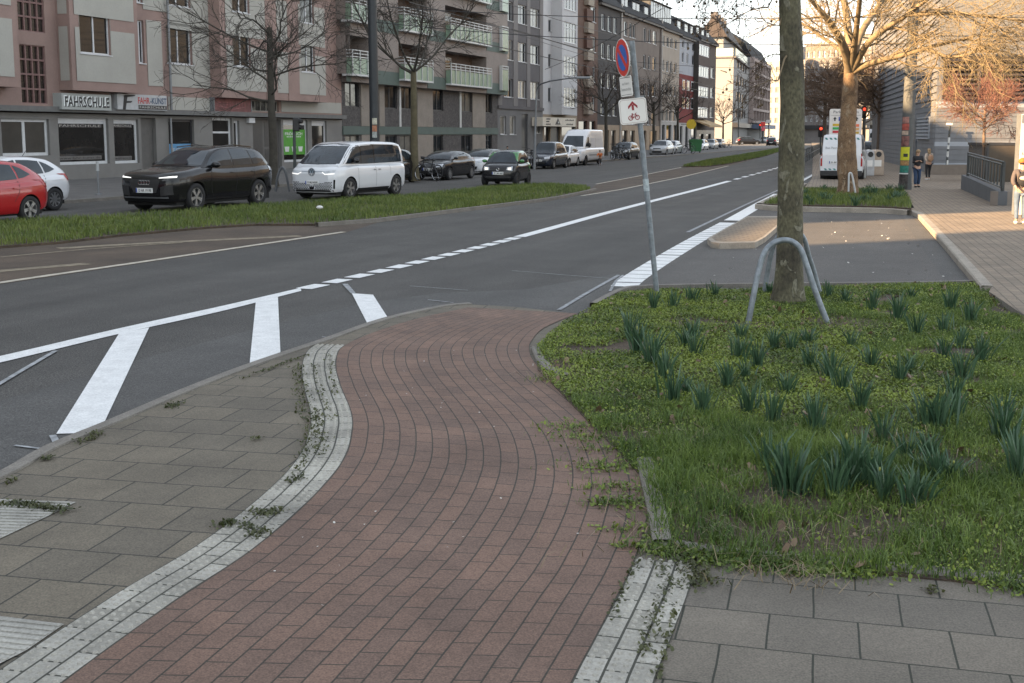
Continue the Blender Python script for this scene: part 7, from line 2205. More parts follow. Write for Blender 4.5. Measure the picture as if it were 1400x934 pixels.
# ------------------------------------------------------------------ street furniture
m_galv = M('galvanised_steel', (0.2, 0.225, 0.245), rough=0.5, metal=0.35, var=0.3, scale=14, bump=0.15, bscale=40)
m_pole = M('dark_green_grey_pole', (0.04, 0.046, 0.046), rough=0.55, var=0.2, scale=2)
m_poler = M('grey_concrete_pole', (0.095, 0.098, 0.096), rough=0.8, var=0.2, scale=2)
m_signw = M('sign_white', (0.72, 0.7, 0.66), rough=0.45, var=0.04)
m_signr = M('sign_red', (0.6, 0.045, 0.03), rough=0.4, var=0.05)
m_signb = M('sign_blue', (0.035, 0.13, 0.45), rough=0.4, var=0.05)
m_signdr = M('sign_dark_red', (0.26, 0.012, 0.018), rough=0.45, var=0.05)
m_signback = M('sign_back', (0.2, 0.21, 0.22), rough=0.5, metal=0.3)

def rrect(w, h, r, n=5):
    pts = []
    for cx, cy, a0 in ((w / 2 - r, h / 2 - r, 0), (-w / 2 + r, h / 2 - r, PI / 2), (-w / 2 + r, -h / 2 + r, PI), (w / 2 - r, -h / 2 + r, 1.5 * PI)):
        for k in range(n + 1):
            a = a0 + PI / 2 * k / n; pts.append((cx + r * math.cos(a), cy + r * math.sin(a)))
    return pts

def plate(mb, X, pts, z0, z1, m=0):
    mb.extr([X @ Vector((x, y, z0)) for x, y in pts], (X.to_3x3() @ Vector((0, 0, z1 - z0))), m)

# leaning sign post
pb_ = G(898, 401, 0.05); Ys = pb_.y
ptop = At(864, 56, Ys)
t = thing('sign_post', 'leaning grey sign post carrying three traffic signs', 'sign post', pb_, world=True)
axis = (ptop - pb_).normalized()
mb = MB(); mb.tube([pb_ - axis * 0.2, ptop], 0.036, 14); part(mb, 'pole', m_galv, t, smooth=60)
mb = MB(); c_ = pb_ + axis * ((At(878, 262, Ys) - pb_).length); mb.tube([c_, c_ + axis * 0.16], 0.039, 14); part(mb, 'sticker', M('pale_sticker', (0.35, 0.4, 0.42), rough=0.6, var=0.4, scale=20), t, smooth=60)
def sign_frame(px, py, yawdeg, tilt=None):
    """sign face: turned about the pole axis"""
    c = At(px, py, Ys - 0.07)
    nrm = Vector((math.sin(math.radians(yawdeg)), -math.cos(math.radians(yawdeg)), 0)); up = axis
    xr = up.cross(nrm).normalized(); nrm = xr.cross(up).normalized()
    return frame_mat(c, xr, up)
def pxs(n): return n / F * Ys
# round no-stopping sign, strongly turned (seen as a narrow ellipse)
X = sign_frame(852, 79, -75)
R_ = pxs(25.5)
def circ(r, n=32): return [(r * math.cos(2 * PI * k / n), r * math.sin(2 * PI * k / n)) for k in range(n)]
mb = MB(); plate(mb, X, circ(R_), 0, 0.012); p = part(mb, 'round_sign', m_signw, t)
mb = MB(); plate(mb, X, circ(R_ * 0.955), 0.012, 0.014); part(mb, 'red_ring', m_signr, p, root=t)
mb = MB(); plate(mb, X, circ(R_ * 0.68), 0.014, 0.016); part(mb, 'blue_field', m_signb, p, root=t)
mb = MB(); s2 = R_ * 0.86 / math.sqrt(2); w2 = R_ * 0.09 / math.sqrt(2) * 1.4
plate(mb, X, [(-s2 - w2, s2 - w2), (s2 - w2, -s2 - w2), (s2 + w2, -s2 + w2), (-s2 + w2, s2 + w2)], 0.016, 0.018); part(mb, 'red_slash', m_signr, p, root=t)
# small white plate
X = sign_frame(856.5, 118, -58)
W2, H2_ = pxs(15.5) / math.cos(math.radians(52)), pxs(27)
mb = MB(); plate(mb, X, rrect(W2, H2_, 0.02), 0, 0.01); p = part(mb, 'text_plate', m_signw, t)
m_grl = M('faded_grey_lettering', (0.3, 0.3, 0.29), rough=0.6)
text_obj('auf dem', W2 * 0.6, H2_ * 0.14, X @ Matrix.Translation((0, H2_ * 0.14, 0.01)), m_grl, p, root=t)
text_obj('Seitenstreifen', W2 * 0.84, H2_ * 0.16, X @ Matrix.Translation((0, -H2_ * 0.14, 0.01)), m_grl, p, root=t)
mb = MB(); plate(mb, X, [(-W2 * .44, H2_ * .41), (W2 * .44, H2_ * .41), (W2 * .44, H2_ * .43), (-W2 * .44, H2_ * .43)], 0.01, 0.011); plate(mb, X, [(-W2 * .44, -H2_ * .43), (W2 * .44, -H2_ * .43), (W2 * .44, -H2_ * .41), (-W2 * .44, -H2_ * .41)], 0.01, 0.011)
part(mb, 'border_line', m_txtd, p, root=t)
# white cycle sign with red arrow and bicycle
X = sign_frame(865.5, 152, 8)
W3, H3_ = pxs(38), pxs(34)
mb = MB(); plate(mb, X, rrect(W3, H3_, 0.045), 0, 0.012); p = part(mb, 'cycle_sign', m_signw, t)
o_ = rrect(W3 * 0.93, H3_ * 0.92, 0.04); i_ = rrect(W3 * 0.91, H3_ * 0.895, 0.037)
mb = MB(); n_ = len(o_); mb.grid([[X @ Vector((a, b, 0.0135)) for a, b in o_], [X @ Vector((a, b, 0.0135)) for a, b in i_]], closed=True); part(mb, 'border_line', M('sign_border', (0.3, 0.2, 0.18), rough=0.6), p, root=t)
def U(pts, sc=1.0, ox=0, oy=0): return [(ox + a * sc, oy + b * sc) for a, b in pts]
mb = MB(); k_ = H3_
plate(mb, X, U([(-.05, -.03), (.04, -.03), (.04, .2), (-.05, .2)], k_, 0, k_ * .06), 0.012, 0.0145); part(mb, 'arrow', m_signdr, p, root=t)
mb = MB()
for sg in (1, -1): plate(mb, X, U([(0, .36), (sg * .19, .17), (sg * .19, .06), (0, .25)], k_, -k_ * .005, k_ * .03), 0.012, 0.0147)
part(mb, 'arrow_head', m_signdr, p, root=t)
mb = MB()
def wire(pts, r=0.0055): mb.tube([X @ Vector((a * k_, b * k_ - k_ * 0.2, 0.0135)) for a, b in pts], r, 5)
for cx_ in (-.13, .14): wire([(cx_ + .085 * math.cos(a * PI / 8), -.06 + .085 * math.sin(a * PI / 8)) for a in range(17)])
wire([(-.13, -.06), (-.06, .07), (.08, .07), (0.0, -.06), (-.06, .07)]); wire([(-.13, -.06), (0, -.06)]); wire([(.14, -.06), (.07, .1), (.12, .12)]); wire([(-.08, .1), (-.03, .1)])
part(mb, 'bicycle_symbol', m_signdr, p, root=t)
# the back of a further small plate, set behind
X2 = sign_frame(879, 141, 20) @ Matrix.Translation((0, 0, -0.1)); mb = MB(); plate(mb, X2, rrect(pxs(15), pxs(20), 0.02), 0, 0.01); part(mb, 'plate_back', m_signback, t)

# tree guard hoops
def hoop(label, pts, r=0.034, mat=m_galv):
    P = catmull(pts, 6); b = Vector((P[0].x, P[0].y, 0.06))
    t = thing('tree_guard', label, 'metal hoop', b, world=True)
    mb = MB(); mb.tube(P, r, 12); part(mb, 'tube', mat, t, smooth=60)
    return t
def hp(lst, Y, z0=None): return [At(x, y, Y) for x, y in lst]
Yf = G(1025, 442, ZB).y; Yt = b0_.y
ft = [At(1022, 446, Yf), At(1029, 410, Yf), At(1036, 375, Yf + .05), At(1044, 348, Yf + .1), At(1055, 334, Yf + .14), At(1070, 328.5, Yf + .16), At(1084, 331, Yf + .16), At(1095, 342, Yf + .14), At(1104, 366, Yf + .1), At(1116, 402, Yf + .04), At(1133, 446, Yf)]
hoop('near galvanised steel hoop in front of the plane tree trunk', ft)
Yb = b0_.y + 0.85
hoop('galvanised steel hoop behind the plane tree trunk', [At(1044, 409, Yb), At(1049, 375, Yb), At(1055, 345, Yb - .05), At(1062, 326, Yb - .1), At(1075, 317, Yb - .13), At(1088, 317, Yb - .13), At(1099, 326, Yb - .1), At(1106, 350, Yb - .05), At(1114, 375, Yb), At(1123, 409, Yb)])
Yq = G(1166, 266, ZB2).y - 0.9
hoop('pale steel hoop at the second plane tree', [At(1160, 262, Yq), At(1160.5, 245, Yq), At(1161, 238, Yq), At(1163, 236.5, Yq), At(1165, 240, Yq), At(1167, 250, Yq), At(1169.5, 263.5, Yq)], 0.032, M('pale_tube', (0.45, 0.46, 0.46), rough=0.4))
Yq = G(385, 262, 0.1).y
hoop('dark steel hoop beside the dark bare tree', [At(377, 262, Yq), At(379, 245, Yq), At(382, 234, Yq), At(386, 229, Yq), At(390, 235, Yq), At(393, 247, Yq), At(396, 262, Yq)], 0.045, M('dull_tube', (0.1, 0.105, 0.11), rough=0.5))

# tall poles
def pole(name, label, cat, base, top, r0, r1, mat, n=14):
    t = thing(name, label, cat, base, world=True)
    mb = MB(); mb.tube([base, top], [r0, r1], n); part(mb, 'shaft', mat, t, smooth=60)
    mb = MB(); mb.tube([base, base + Vector((0, 0, 0.25))], r0 * 1.06, n); part(mb, 'base_collar', mat, t, smooth=50)
    return t
Yp = G(513, 257, 0.1).y
b_ = At(513.5, 255, Yp); b_.z = 0.1; tp_ = At(506, -160, Yp)
tpole = pole('tram_pole', 'tall black steel pole rising behind the white electric van', 'pole', b_, tp_, 0.2, 0.16, M('black_pole', (0.014, 0.018, 0.022), rough=0.45, var=0.2))
for zz, c in ((166, (0.4, 0.38, 0.3)), (184, (0.3, 0.32, 0.3)), (176, (0.35, 0.15, 0.08))):
    q = At(513, zz, Yp); mb = MB(); mb.box(q.x - 0.09, q.x + 0.09, q.y - 0.215, q.y - 0.19, q.z - 0.12, q.z + 0.12); part(mb, 'sticker', M('sticker_%d' % zz, c, rough=0.6, var=0.5, scale=15), tpole)
b_ = G(1237, 259, ZW); Yr = b_.y
top_ = At(1253, -60, Yr)
rp_ = pole('tram_pole', 'tall grey-green pole plastered with stickers and a yellow poster', 'pole', b_, top_, 0.235, 0.19, m_poler)
def onpole(px0, py0, px1, py1, col, name='sticker', var=0.4, o=0.012):
    a = At(px0, py0, Yr); b = At(px1, py1, Yr); mb = MB()
    zc = (a.z + b.z) / 2; u = (zc - b_.z) / (top_.z - b_.z); ax = b_.lerp(top_, u); rr = 0.235 + (0.19 - 0.235) * u + o
    rows = []
    for z, (xa, xb) in ((b.z, (a.x, b.x)), (a.z, (a.x, b.x))):
        uu = (z - b_.z) / (top_.z - b_.z); cx_ = b_.lerp(top_, uu).x; row = []
        for i in range(9):
            x = xa + (xb - xa) * i / 8; dx_ = max(-0.98, min(0.98, (x - cx_) / rr)); row.append((cx_ + dx_ * rr, b_.y - rr * math.sqrt(1 - dx_ * dx_), z))
        rows.append(row)
    mb.grid(rows); return part(mb, name, M('pole_' + name + str(len(MATS)), col, rough=0.6, var=var, scale=9), rp_, fixn=False)
onpole(1232.5, 160, 1240, 168, (0.35, 0.17, 0.14)); onpole(1232.5, 169, 1240, 178, (0.34, 0.07, 0.05)); onpole(1231.5, 179, 1239, 184.5, (0.42, 0.32, 0.25)); onpole(1229.5, 186, 1240, 200, (0.16, 0.07, 0.06), var=0.7)
onpole(1226.5, 201, 1240, 219, (0.5, 0.5, 0.02), 'yellow_poster', 0.15, 0.02); onpole(1233, 210, 1238, 214.5, (0.03, 0.03, 0.02), 'poster_picture', 0.4, 0.024); onpole(1226.5, 219.5, 1239.5, 226, (0.28, 0.16, 0.06), var=0.6); onpole(1226, 226.5, 1239, 236, (0.02, 0.16, 0.12), var=0.5)
onpole(1226, 236.5, 1238.5, 238, (0.6, 0.6, 0.58), 'paper_edge', 0.05, 0.03); onpole(1225.5, 238, 1237.5, 258, (0.04, 0.033, 0.03), 'dark_poster', 0.8, 0.016)
# street lamp with long arm
b_ = G(730.5, 231.5, 0.1); Yl = b_.y
t = thing('street_lamp', 'slim street lamp with a long arm bending over the road', 'street lamp', b_, world=True)
mb = MB(); pts = [b_, At(732, 175, Yl), At(733.5, 130, Yl), At(735, 120, Yl), At(739, 115, Yl - .5), At(752, 111, Yl - 1.5), At(775, 107.5, Yl - 3), At(792, 106, Yl - 4)]
mb.tube(pts, [0.085, 0.075, 0.06, 0.055, 0.05, 0.045, 0.04, 0.036], 10); part(mb, 'mast', m_zinc, t, smooth=60)
mb = MB(); mb.box(-0.4, 0.4, -0.12, 0.12, -0.07, 0.05, Matrix.Translation(At(797, 106, Yl - 4))); part(mb, 'lamp_head', m_zinc, t, bevel=0.03)
# traffic light seen from the side
b_ = G(404, 258, 0.1); Yl = b_.y; b_ = At(403.5, 256, Yl); b_.z = 0.1
t = thing('traffic_light', 'traffic light on a thin post before the green poster', 'traffic light', b_, world=True)
mb = MB(); mb.tube([b_, At(402, 163, Yl)], 0.06, 8); part(mb, 'post', m_pole, t, smooth=60)
q = At(405, 169, Yl); mb = MB(); mb.box(q.x - 0.12, q.x + 0.12, q.y - 0.15, q.y + 0.15, q.z - 0.3, q.z + 0.22); part(mb, 'signal_head', m_black, t, bevel=0.04)
mb = MB()
for dz in (0.1, -0.13): mb.tube([q + Vector((0.1, -0.02, dz)), q + Vector((0.24, -0.08, dz - 0.02))], [0.1, 0.085], 10)
part(mb, 'visor', m_black, t)
# bollard / small post
b_ = G(135, 266, 0.1)
t = thing('bollard', 'thin grey post with pale cap before the driving school', 'bollard', b_, world=True)
mb = MB(); mb.tube([b_, b_ + Vector((0, 0, 1.05))], 0.035, 8); part(mb, 'post', m_zinc, t, smooth=60)
mb = MB(); mb.tube([b_ + Vector((0, 0, 0.82)), b_ + Vector((0, 0, 1.15))], [0.06, 0.05], 8); part(mb, 'cap', M('pale_cap', (0.35, 0.36, 0.36), rough=0.5), t, smooth=60)
mb = MB(); mb.tube([b_, b_ + Vector((0, 0, 0.04))], 0.12, 10); part(mb, 'foot', m_zinc, t)

# far masts on the left median
for px, py, pt, r, lab in ((1000, 197, 98, 0.32, 'broad dark mast at the corner of the white house'), (1009.5, 197, 112, 0.13, 'thin dark mast beside the broad one'), (1052, 192, 125, 0.16, 'far lamp mast before the sunlit cream block')):
    b_ = G(px, py, 0.0); t = thing('tram_pole', lab, 'pole', b_, world=True); tp_ = At(px + 0.5, pt, b_.y)
    mb = MB(); mb.tube([b_, tp_], r, 10); part(mb, 'shaft', m_pole, t, smooth=60)
    mb = MB(); mb.tube([tp_ - Vector((0, 0, 0.4)), tp_ + Vector((-2.6, -1, 0.2))], 0.09, 6); part(mb, 'arm', m_pole, t, smooth=60)
# far pole on the right
b_ = G(1222, 212, ZW); t = thing('tram_pole', 'second tall grey pole farther along the right pavement', 'pole', b_, world=True); mb = MB(); mb.tube([b_, At(1232, -20, b_.y)], [0.3, 0.22], 12); part(mb, 'shaft', m_poler, t, smooth=60)
mb = MB(); q = At(1221, 181, b_.y); mb.box(q.x - 0.9, q.x + 0.75, q.y - 0.4, q.y - 0.32, q.z - 0.75, q.z + 0.8); part(mb, 'sign_panel', m_signback, t)

# parking guidance sign
b_ = G(1158, 238, ZW); Yg = b_.y
L_, R_2 = At(1134, 170, Yg), At(1178, 170, Yg); zt_, zb_ = At(1156, 149, Yg).z, At(1156, 196, Yg).z
t = thing('parking_sign', 'tall white parking guidance board with coloured bands and blue P symbols', 'sign', b_, world=True)
mb = MB()
for x in (L_.x + 0.5, R_2.x - 0.35): mb.tube([(x, Yg + 0.15, ZW), (x, Yg + 0.15, zt_ - 0.2)], 0.06, 8)
part(mb, 'posts', m_zinc, t, smooth=60)
w = R_2.x - L_.x; h = zt_ - zb_
X = frame_mat(((L_.x + R_2.x) / 2, Yg - 0.02, (zt_ + zb_) / 2), (1, 0, 0), (0, 0, 1))
mb = MB(); plate(mb, X, rrect(w, h, 0.12), -0.1, 0.0); p = part(mb, 'board', M('board_white', (0.6, 0.56, 0.52), rough=0.5, var=0.05), t)
text_obj('Parkleitsystem', w * 0.78, h * 0.1, X @ Matrix.Translation((0, h * 0.4, 0.002)), m_txtd, p, root=t)
def bar(x0, x1, y0, y1, col, nm):
    mb = MB(); plate(mb, X, [(w * x0, h * y0), (w * x1, h * y0), (w * x1, h * y1), (w * x0, h * y1)], 0.002, 0.012); return part(mb, 'band', M(nm, col, rough=0.5, var=0.1), p, root=t)
bar(-.46, .46, .31, .318, (0.1, 0.1, 0.1), 'sign_rule')
for sx1 in (-1, 1):
    bq = bar(sx1 * .16 - .065, sx1 * .16 + .065, .15, .27, (0.03, 0.06, 0.3), 'parking_blue')
    text_obj('P', w * 0.06, h * 0.09, X @ Matrix.Translation((w * sx1 * .16, h * .21, 0.013)), m_signw, p, root=t, bold=0.03)
    mb = MB(); plate(mb, X, U([(0, .27), (-.055, .2), (-.02, .21), (-.02, .15), (.02, .15), (.02, .21), (.055, .2)], 1.0) if False else [(w * (sx1 * .34 + a), h * b) for a, b in ((0, .27), (-.06, .2), (-.02, .215), (-.02, .15), (.02, .15), (.02, .215), (.06, .2))], 0.002, 0.012); part(mb, 'arrow', m_txtd, p, root=t)
for y0, y1, col, nm in ((.0, .07, (.5, .32, .02), 'band_yellow'), (-.1, -.03, (.02, .3, .07), 'band_green'), (-.2, -.13, (.4, .02, .03), 'band_red'), (-.3, -.23, (.08, .2, .42), 'band_blue')): bar(-.4, -.04, y0, y1, col, nm)
for y0, y1, col, nm in ((-.02, .06, (.65, .15, .06), 'band_orange'), (-.12, -.05, (.6, .32, .12), 'band_peach'), (-.22, -.16, (.42, .27, .03), 'band_ochre'), (-.45, -.28, (.6, .28, .26), 'band_pink')): bar(.0, .42, y0, y1, col, nm)

# recycling containers
def container(label, px0, px1, pyb, pyt, mat, hole=True, depth=1.3):
    a, b = G(px0, pyb, ZW), G(px1, pyb, ZW); w = b.x - a.x; h = (pyb - pyt) / F * a.y
    t = thing('recycling_container', label, 'container', ((a.x + b.x) / 2, a.y, ZW), world=True)
    prof = [(0, 0), (w, 0), (w, h * 0.78), (w * 0.86, h * 0.95), (w * 0.68, h), (w * 0.32, h), (w * 0.14, h * 0.95), (0, h * 0.78)]
    mb = MB(); mb.extr([(a.x + x, a.y, ZW + z) for x, z in prof], (0.25, depth, 0)); part(mb, 'body', mat, t, bevel=0.03)
    mb = MB(); mb.tube([(a.x + w / 2, a.y - 0.03, ZW + h * 0.83), (a.x + w / 2, a.y - 0.005, ZW + h * 0.83)], [0.13, 0.14], 12); o = part(mb, 'opening', m_black, t)
    mb = MB(); mb.box(a.x + w * 0.12, a.x + w * 0.75, a.y - 0.02, a.y - 0.004, ZW + h * 0.35, ZW + h * 0.6); part(mb, 'notice', m_signw, t)
    return t
container('pale grey glass container beside the service van', 1168, 1184, 243.5, 206.5, M('container_grey', (0.36, 0.36, 0.34), rough=0.6, var=0.12))
container('whitish glass container with posters, standing in the middle', 1183.5, 1195, 240.5, 205.5, M('container_white', (0.42, 0.42, 0.42), rough=0.6, var=0.2))
container('beige wood-toned glass container, rightmost of the three', 1193, 1208, 239.8, 205.5, M('container_beige', (0.38, 0.3, 0.23), rough=0.6, var=0.15), depth=1.6)

# ramp wall and railing
def wallp(p0, p1, z0, z1a, z1b, th, mb, m=0):
    d = (p1 - p0).normalized(); n = Vector((-d.y, d.x, 0)) * th
    P = [Vector((p0.x, p0.y, z0)), Vector((p1.x, p1.y, z0)), Vector((p1.x, p1.y, z1b)), Vector((p0.x, p0.y, z1a))]
    mb.extr(P, n, m)
w0 = G(1313.5, 258.5, ZW); w1 = G(1364, 281, ZW)
zA = At(1314, 239, w0.y).z; zB_ = At(1364, 262, w1.y).z
t = thing('ramp_wall', 'grey concrete ramp wall on the right pavement', 'wall', w0, world=True)
mb = MB(); wallp(w0, w1, ZW, zA, zB_, 0.25, mb); part(mb, 'side_slab', M('dark_concrete', (0.1, 0.105, 0.112), rough=0.85, var=0.15, scale=1.5), t)
mb = MB(); wallp(w1 + Vector((0.01, 0.0, 0)), G(1420, 279, ZW), ZW, zB_ - 0.005, zB_ - 0.005, 0.3, mb); part(mb, 'end_slab', M('warm_concrete', (0.2, 0.17, 0.145), rough=0.85, var=0.15, scale=1.5), t)
d_ = (w1 - w0).normalized(); nn_ = Vector((-d_.y, d_.x, 0)) * 0.12
t = thing('railing', 'dark metal railing with upright bars on the ramp wall', 'railing', Vector((w0.x, w0.y, zA)), world=True)
def rp3(u, dz): return Vector(w0.lerp(w1, u)) * 1.0 + nn_ + Vector((0, 0, (zA + (zB_ - zA) * u) - ZW + dz))
h0 = At(1319, 208.5, w0.y).z - zA; h1 = At(1366, 221, w1.y).z - zB_
hh_ = (h0 + h1) / 2
mb = MB()
for u in (0.1, 0.99): mb.box(-0.04, 0.04, -0.04, 0.04, 0, hh_, Matrix.Translation(rp3(u, 0)))
for dz in (hh_, hh_ * 0.9, 0.1): mb.tube([rp3(0.08, dz), rp3(1.0, dz)], 0.03, 6)
fr_ = part(mb, 'frame', m_pole, t)
for i in range(13):
    u = 0.12 + 0.86 * i / 12.5; mb = MB(); a = rp3(u, 0.1); b = rp3(u, hh_ * 0.9); mb.tube([a, b], 0.028, 5); part(mb, 'bar', m_pole, t)
# brown glass stair box
a, b = G(1348, 262, ZW), G(1392, 262, ZW); Yx = 52.0
a, b = At(1349, 240, Yx), At(1391, 240, Yx); zt_ = At(1370, 197, Yx).z
t = thing('stair_enclosure', 'brown tinted glass stair enclosure beside the white totem', 'stairway', (a.x, Yx, ZW), world=True)
mb = MB(); mb.box(a.x, b.x, Yx, Yx + 2.2, ZW, zt_ - 0.05); part(mb, 'glass', glass('brown_glass', (0.06, 0.048, 0.036), rough=0.12), t)
mb = MB()
for x in (a.x - 0.05, b.x - 0.03): mb.box(x, x + 0.08, Yx - 0.03, Yx + 0.05, ZW, zt_)
mb.box(a.x - 0.05, b.x + 0.05, Yx - 0.03, Yx + 2.2, zt_ - 0.049, zt_ + 0.06); part(mb, 'frame', m_darkframe, t)
# white totem at the right edge
Yw = 30.5; a = At(1391, 270, Yw); b = At(1420, 270, Yw)
t = thing('totem_sign', 'tall white information totem cut by the right edge', 'sign', (a.x, Yw, ZW), world=True)
zt_ = At(1393, 156, Yw).z
mb = MB(); mb.box(a.x, b.x, Yw, Yw + 0.3, ZW, zt_); part(mb, 'panel', M('totem_white', (0.55, 0.52, 0.47), rough=0.5, var=0.04), t, bevel=0.01)
mb = MB(); mb.box(a.x - 0.012, a.x, Yw + 0.02, Yw + 0.28, ZW, zt_); mb.box(a.x, b.x, Yw - 0.012, Yw - 0.002, zt_ - 0.22, zt_ - 0.02); part(mb, 'dark_edge', m_zinc, t)
text_obj('H', 0.09, 0.11, frame_mat((a.x + 0.14, Yw - 0.002, At(1395, 175, Yw).z), (1, 0, 0), (0, 0, 1)), m_txtd, t, bold=0.02)
text_obj('Linie', 0.2, 0.06, frame_mat((a.x + 0.16, Yw - 0.002, At(1395, 210, Yw).z), (1, 0, 0), (0, 0, 1)), m_txtd, t)
# thin post with white plate before the hall
b_ = G(1293, 238.5, ZW); t = thing('stop_post', 'thin sticker-covered post with a small white plate before the grey hall', 'post', b_, world=True)
mb = MB(); mb.tube([b_, At(1299, 172, b_.y)], 0.05, 8); part(mb, 'post', m_pole, t, smooth=60)
for k, (y0, y1) in enumerate(((188, 196), (198, 204), (207, 215), (219, 226))):
    q0, q1 = At(1297 - k * 0.8, y1, b_.y), At(1297.6 - k * 0.8, y0, b_.y); mb = MB(); mb.tube([q0, q1], 0.06, 8); part(mb, 'sticker', M('white_sticker', (0.5, 0.5, 0.48), rough=0.6, var=0.4, scale=9), t)
mb = MB(); q = At(1297.5, 169.7, b_.y); mb.box(q.x - 0.15, q.x + 0.17, q.y - 0.03, q.y, q.z - 0.05, q.z + 0.06); part(mb, 'plate', m_signw, t)
# far right guard railing along the road and red lights
b_ = G(1099, 224, 0.1); e_ = G(1122, 208, 0.1)
t = thing('railing', 'low dark railing beside the road left of the service van', 'railing', b_, world=True)
mb = MB()
for z in (0.5, 1.0): mb.tube([b_ + Vector((0, 0, z)), e_ + Vector((0, 0, z))], 0.04, 5)
part(mb, 'rails', m_pole, t)
for i in range(14):
    q = b_.lerp(e_, i / 13); mb = MB(); mb.tube([q, q + Vector((0, 0, 1.05))], 0.04, 5); part(mb, 'bar', m_pole, t)
m_redl = M('lit_red_signal', (1.0, 0.05, 0.02), emit=0.6, var=0)
for px, py, pb2, lab in ((1122, 176, 212, 'far traffic light showing red left of the parking sign'), (1181.5, 149.5, 214, 'far traffic light showing red above the parking sign'), (1039, 171, 195, 'far traffic light at the end of the left pavement')):
    b_ = G(px, pb2, 0.1); t = thing('traffic_light', lab, 'traffic light', b_, world=True); q = At(px, py, b_.y)
    mb = MB(); mb.tube([b_, q], 0.09, 6); part(mb, 'post', m_pole, t)
    mb = MB(); mb.box(q.x - 0.19, q.x + 0.19, q.y - 0.1, q.y + 0.2, q.z - 0.85, q.z + 0.28); part(mb, 'signal_head', m_black, t)
    mb = MB(); mb.ball((q.x, q.y - 0.14, q.z), 0.14, 8, 6); part(mb, 'red_lamp', m_redl, t)
# shop lights far up the street
for px, py, w_, h_, col, lab in ((1043, 170, 6, 6, (0.5, 0.03, 0.03), 'far red shop sign beneath the framed block'), (1043.5, 176.5, 5, 5, (0.6, 0.1, 0.13), 'far pinkish-red panel below the red shop sign'), (1051, 166, 7, 4, (0.5, 0.5, 0.5), 'far white fascia board right of the red shop sign')):
    q = At(px, py, 275); t = thing('shop_sign', lab, 'sign', (q.x, q.y, 0), world=True); mb = MB(); s_ = 275 / F
    mb.box(q.x - w_ * s_ / 2, q.x + w_ * s_ / 2, q.y - 0.2, q.y, q.z - h_ * s_ / 2, q.z + h_ * s_ / 2); p = part(mb, 'panel', M('far_sign_%d' % px + str(int(py)), col, rough=0.5), t)
    mb = MB(); mb.tube([(q.x, q.y + 0.1, 0), (q.x, q.y + 0.1, q.z)], 0.12, 6); part(mb, 'post', m_pole, t)
# green wheeled bin by the awning
b_ = G(951.5, 209, 0.1)
t = thing('wheeled_bin', 'green wheeled bin parked before the awning', 'bin', b_, world=True)
mb = MB(); mb.extr([b_ + Vector((x, 0, z)) for x, z in ((-0.55, 0.15), (0.55, 0.15), (0.7, 1.3), (-0.7, 1.3))], (0, 1.0, 0)); part(mb, 'body', M('bin_green', (0.02, 0.12, 0.035), rough=0.5), t)
mb = MB(); mb.extr([b_ + Vector((x, -0.05, z)) for x, z in ((-0.74, 1.3), (0.74, 1.3), (0.6, 1.5), (-0.6, 1.5))], (0, 1.1, 0)); part(mb, 'lid', M('bin_green', (0.02, 0.12, 0.035)), t)
mb = MB()
for x in (-0.45, 0.45): mb.tube([b_ + Vector((x - 0.05, 0.2, 0.12)), b_ + Vector((x + 0.05, 0.2, 0.12))], 0.12, 10)
part(mb, 'wheel', m_tyre, t)

# ------------------------------------------------------------------ bicycles
def bicycle(label, base, yaw, frame_m, lean=0.0, sc=1.0, group=None):
    t = thing('bicycle', label, 'bicycle', base, yaw, group); t.rotation_euler = (lean, 0, yaw); t.scale = (sc,) * 3
    R = 0.34
    for x in (-0.52, 0.52):
        mb = MB(); mb.tube([(x + R * math.cos(a * PI / 12), 0, R + R * math.sin(a * PI / 12)) for a in range(24)], 0.018, 6, closed=True); w = mb.build('wheel', m_tyre, t, smooth=60)
        mb = MB(); mb.tube([(x + (R - 0.025) * math.cos(a * PI / 12), 0, R + (R - 0.025) * math.sin(a * PI / 12)) for a in range(24)], 0.01, 5, closed=True)
        for k in range(9):
            a = k * 2 * PI / 9; mb.tube([(x, 0, R), (x + (R - 0.03) * math.cos(a), 0, R + (R - 0.03) * math.sin(a))], 0.003, 3)
        mb.build('rim', m_chrome, w)
    mb = MB()
    for pts in ([(-0.52, 0, R), (-0.08, 0, 0.3), (-0.2, 0, 0.86)], [(-0.52, 0, R), (-0.17, 0, 0.75)], [(-0.08, 0, 0.3), (0.36, 0, 0.72)], [(-0.18, 0, 0.72), (0.34, 0, 0.8)], [(0.52, 0, R), (0.4, 0, 0.68), (0.34, 0, 0.95)]): mb.tube(pts, 0.02, 6)
    mb.build('frame', frame_m, t, smooth=60)
    mb = MB(); mb.tube([(0.3, -0.27, 1.0), (0.36, -0.12, 1.02), (0.36, 0.12, 1.02), (0.3, 0.27, 1.0)], 0.014, 6); mb.build('handlebar', m_black, t, smooth=60)
    mb = MB(); mb.ball((-0.22, 0, 0.9), 1, 10, 6, sc=(0.14, 0.07, 0.04)); mb.build('saddle', m_black, t, smooth=60)
    mb = MB(); mb.tube([(-0.08, -0.09, 0.3), (-0.08, 0.09, 0.3)], 0.06, 10); mb.build('crank', m_black, t)
    return t
m_bikef = M('bike_frame_black', (0.02, 0.02, 0.022), rough=0.4)
bicycle('dark bicycle leaning at the slim bare tree', G(585, 247, 0.1), YAW + 1.2, m_bikef, 0.15, 1.05)
bicycle('bicycle parked between the street lamp and the grey house', G(722, 229, 0.1), YAW + 1.0, m_bikef, 0.1, 1.2)
BG = 'bicycles parked along the kerb'
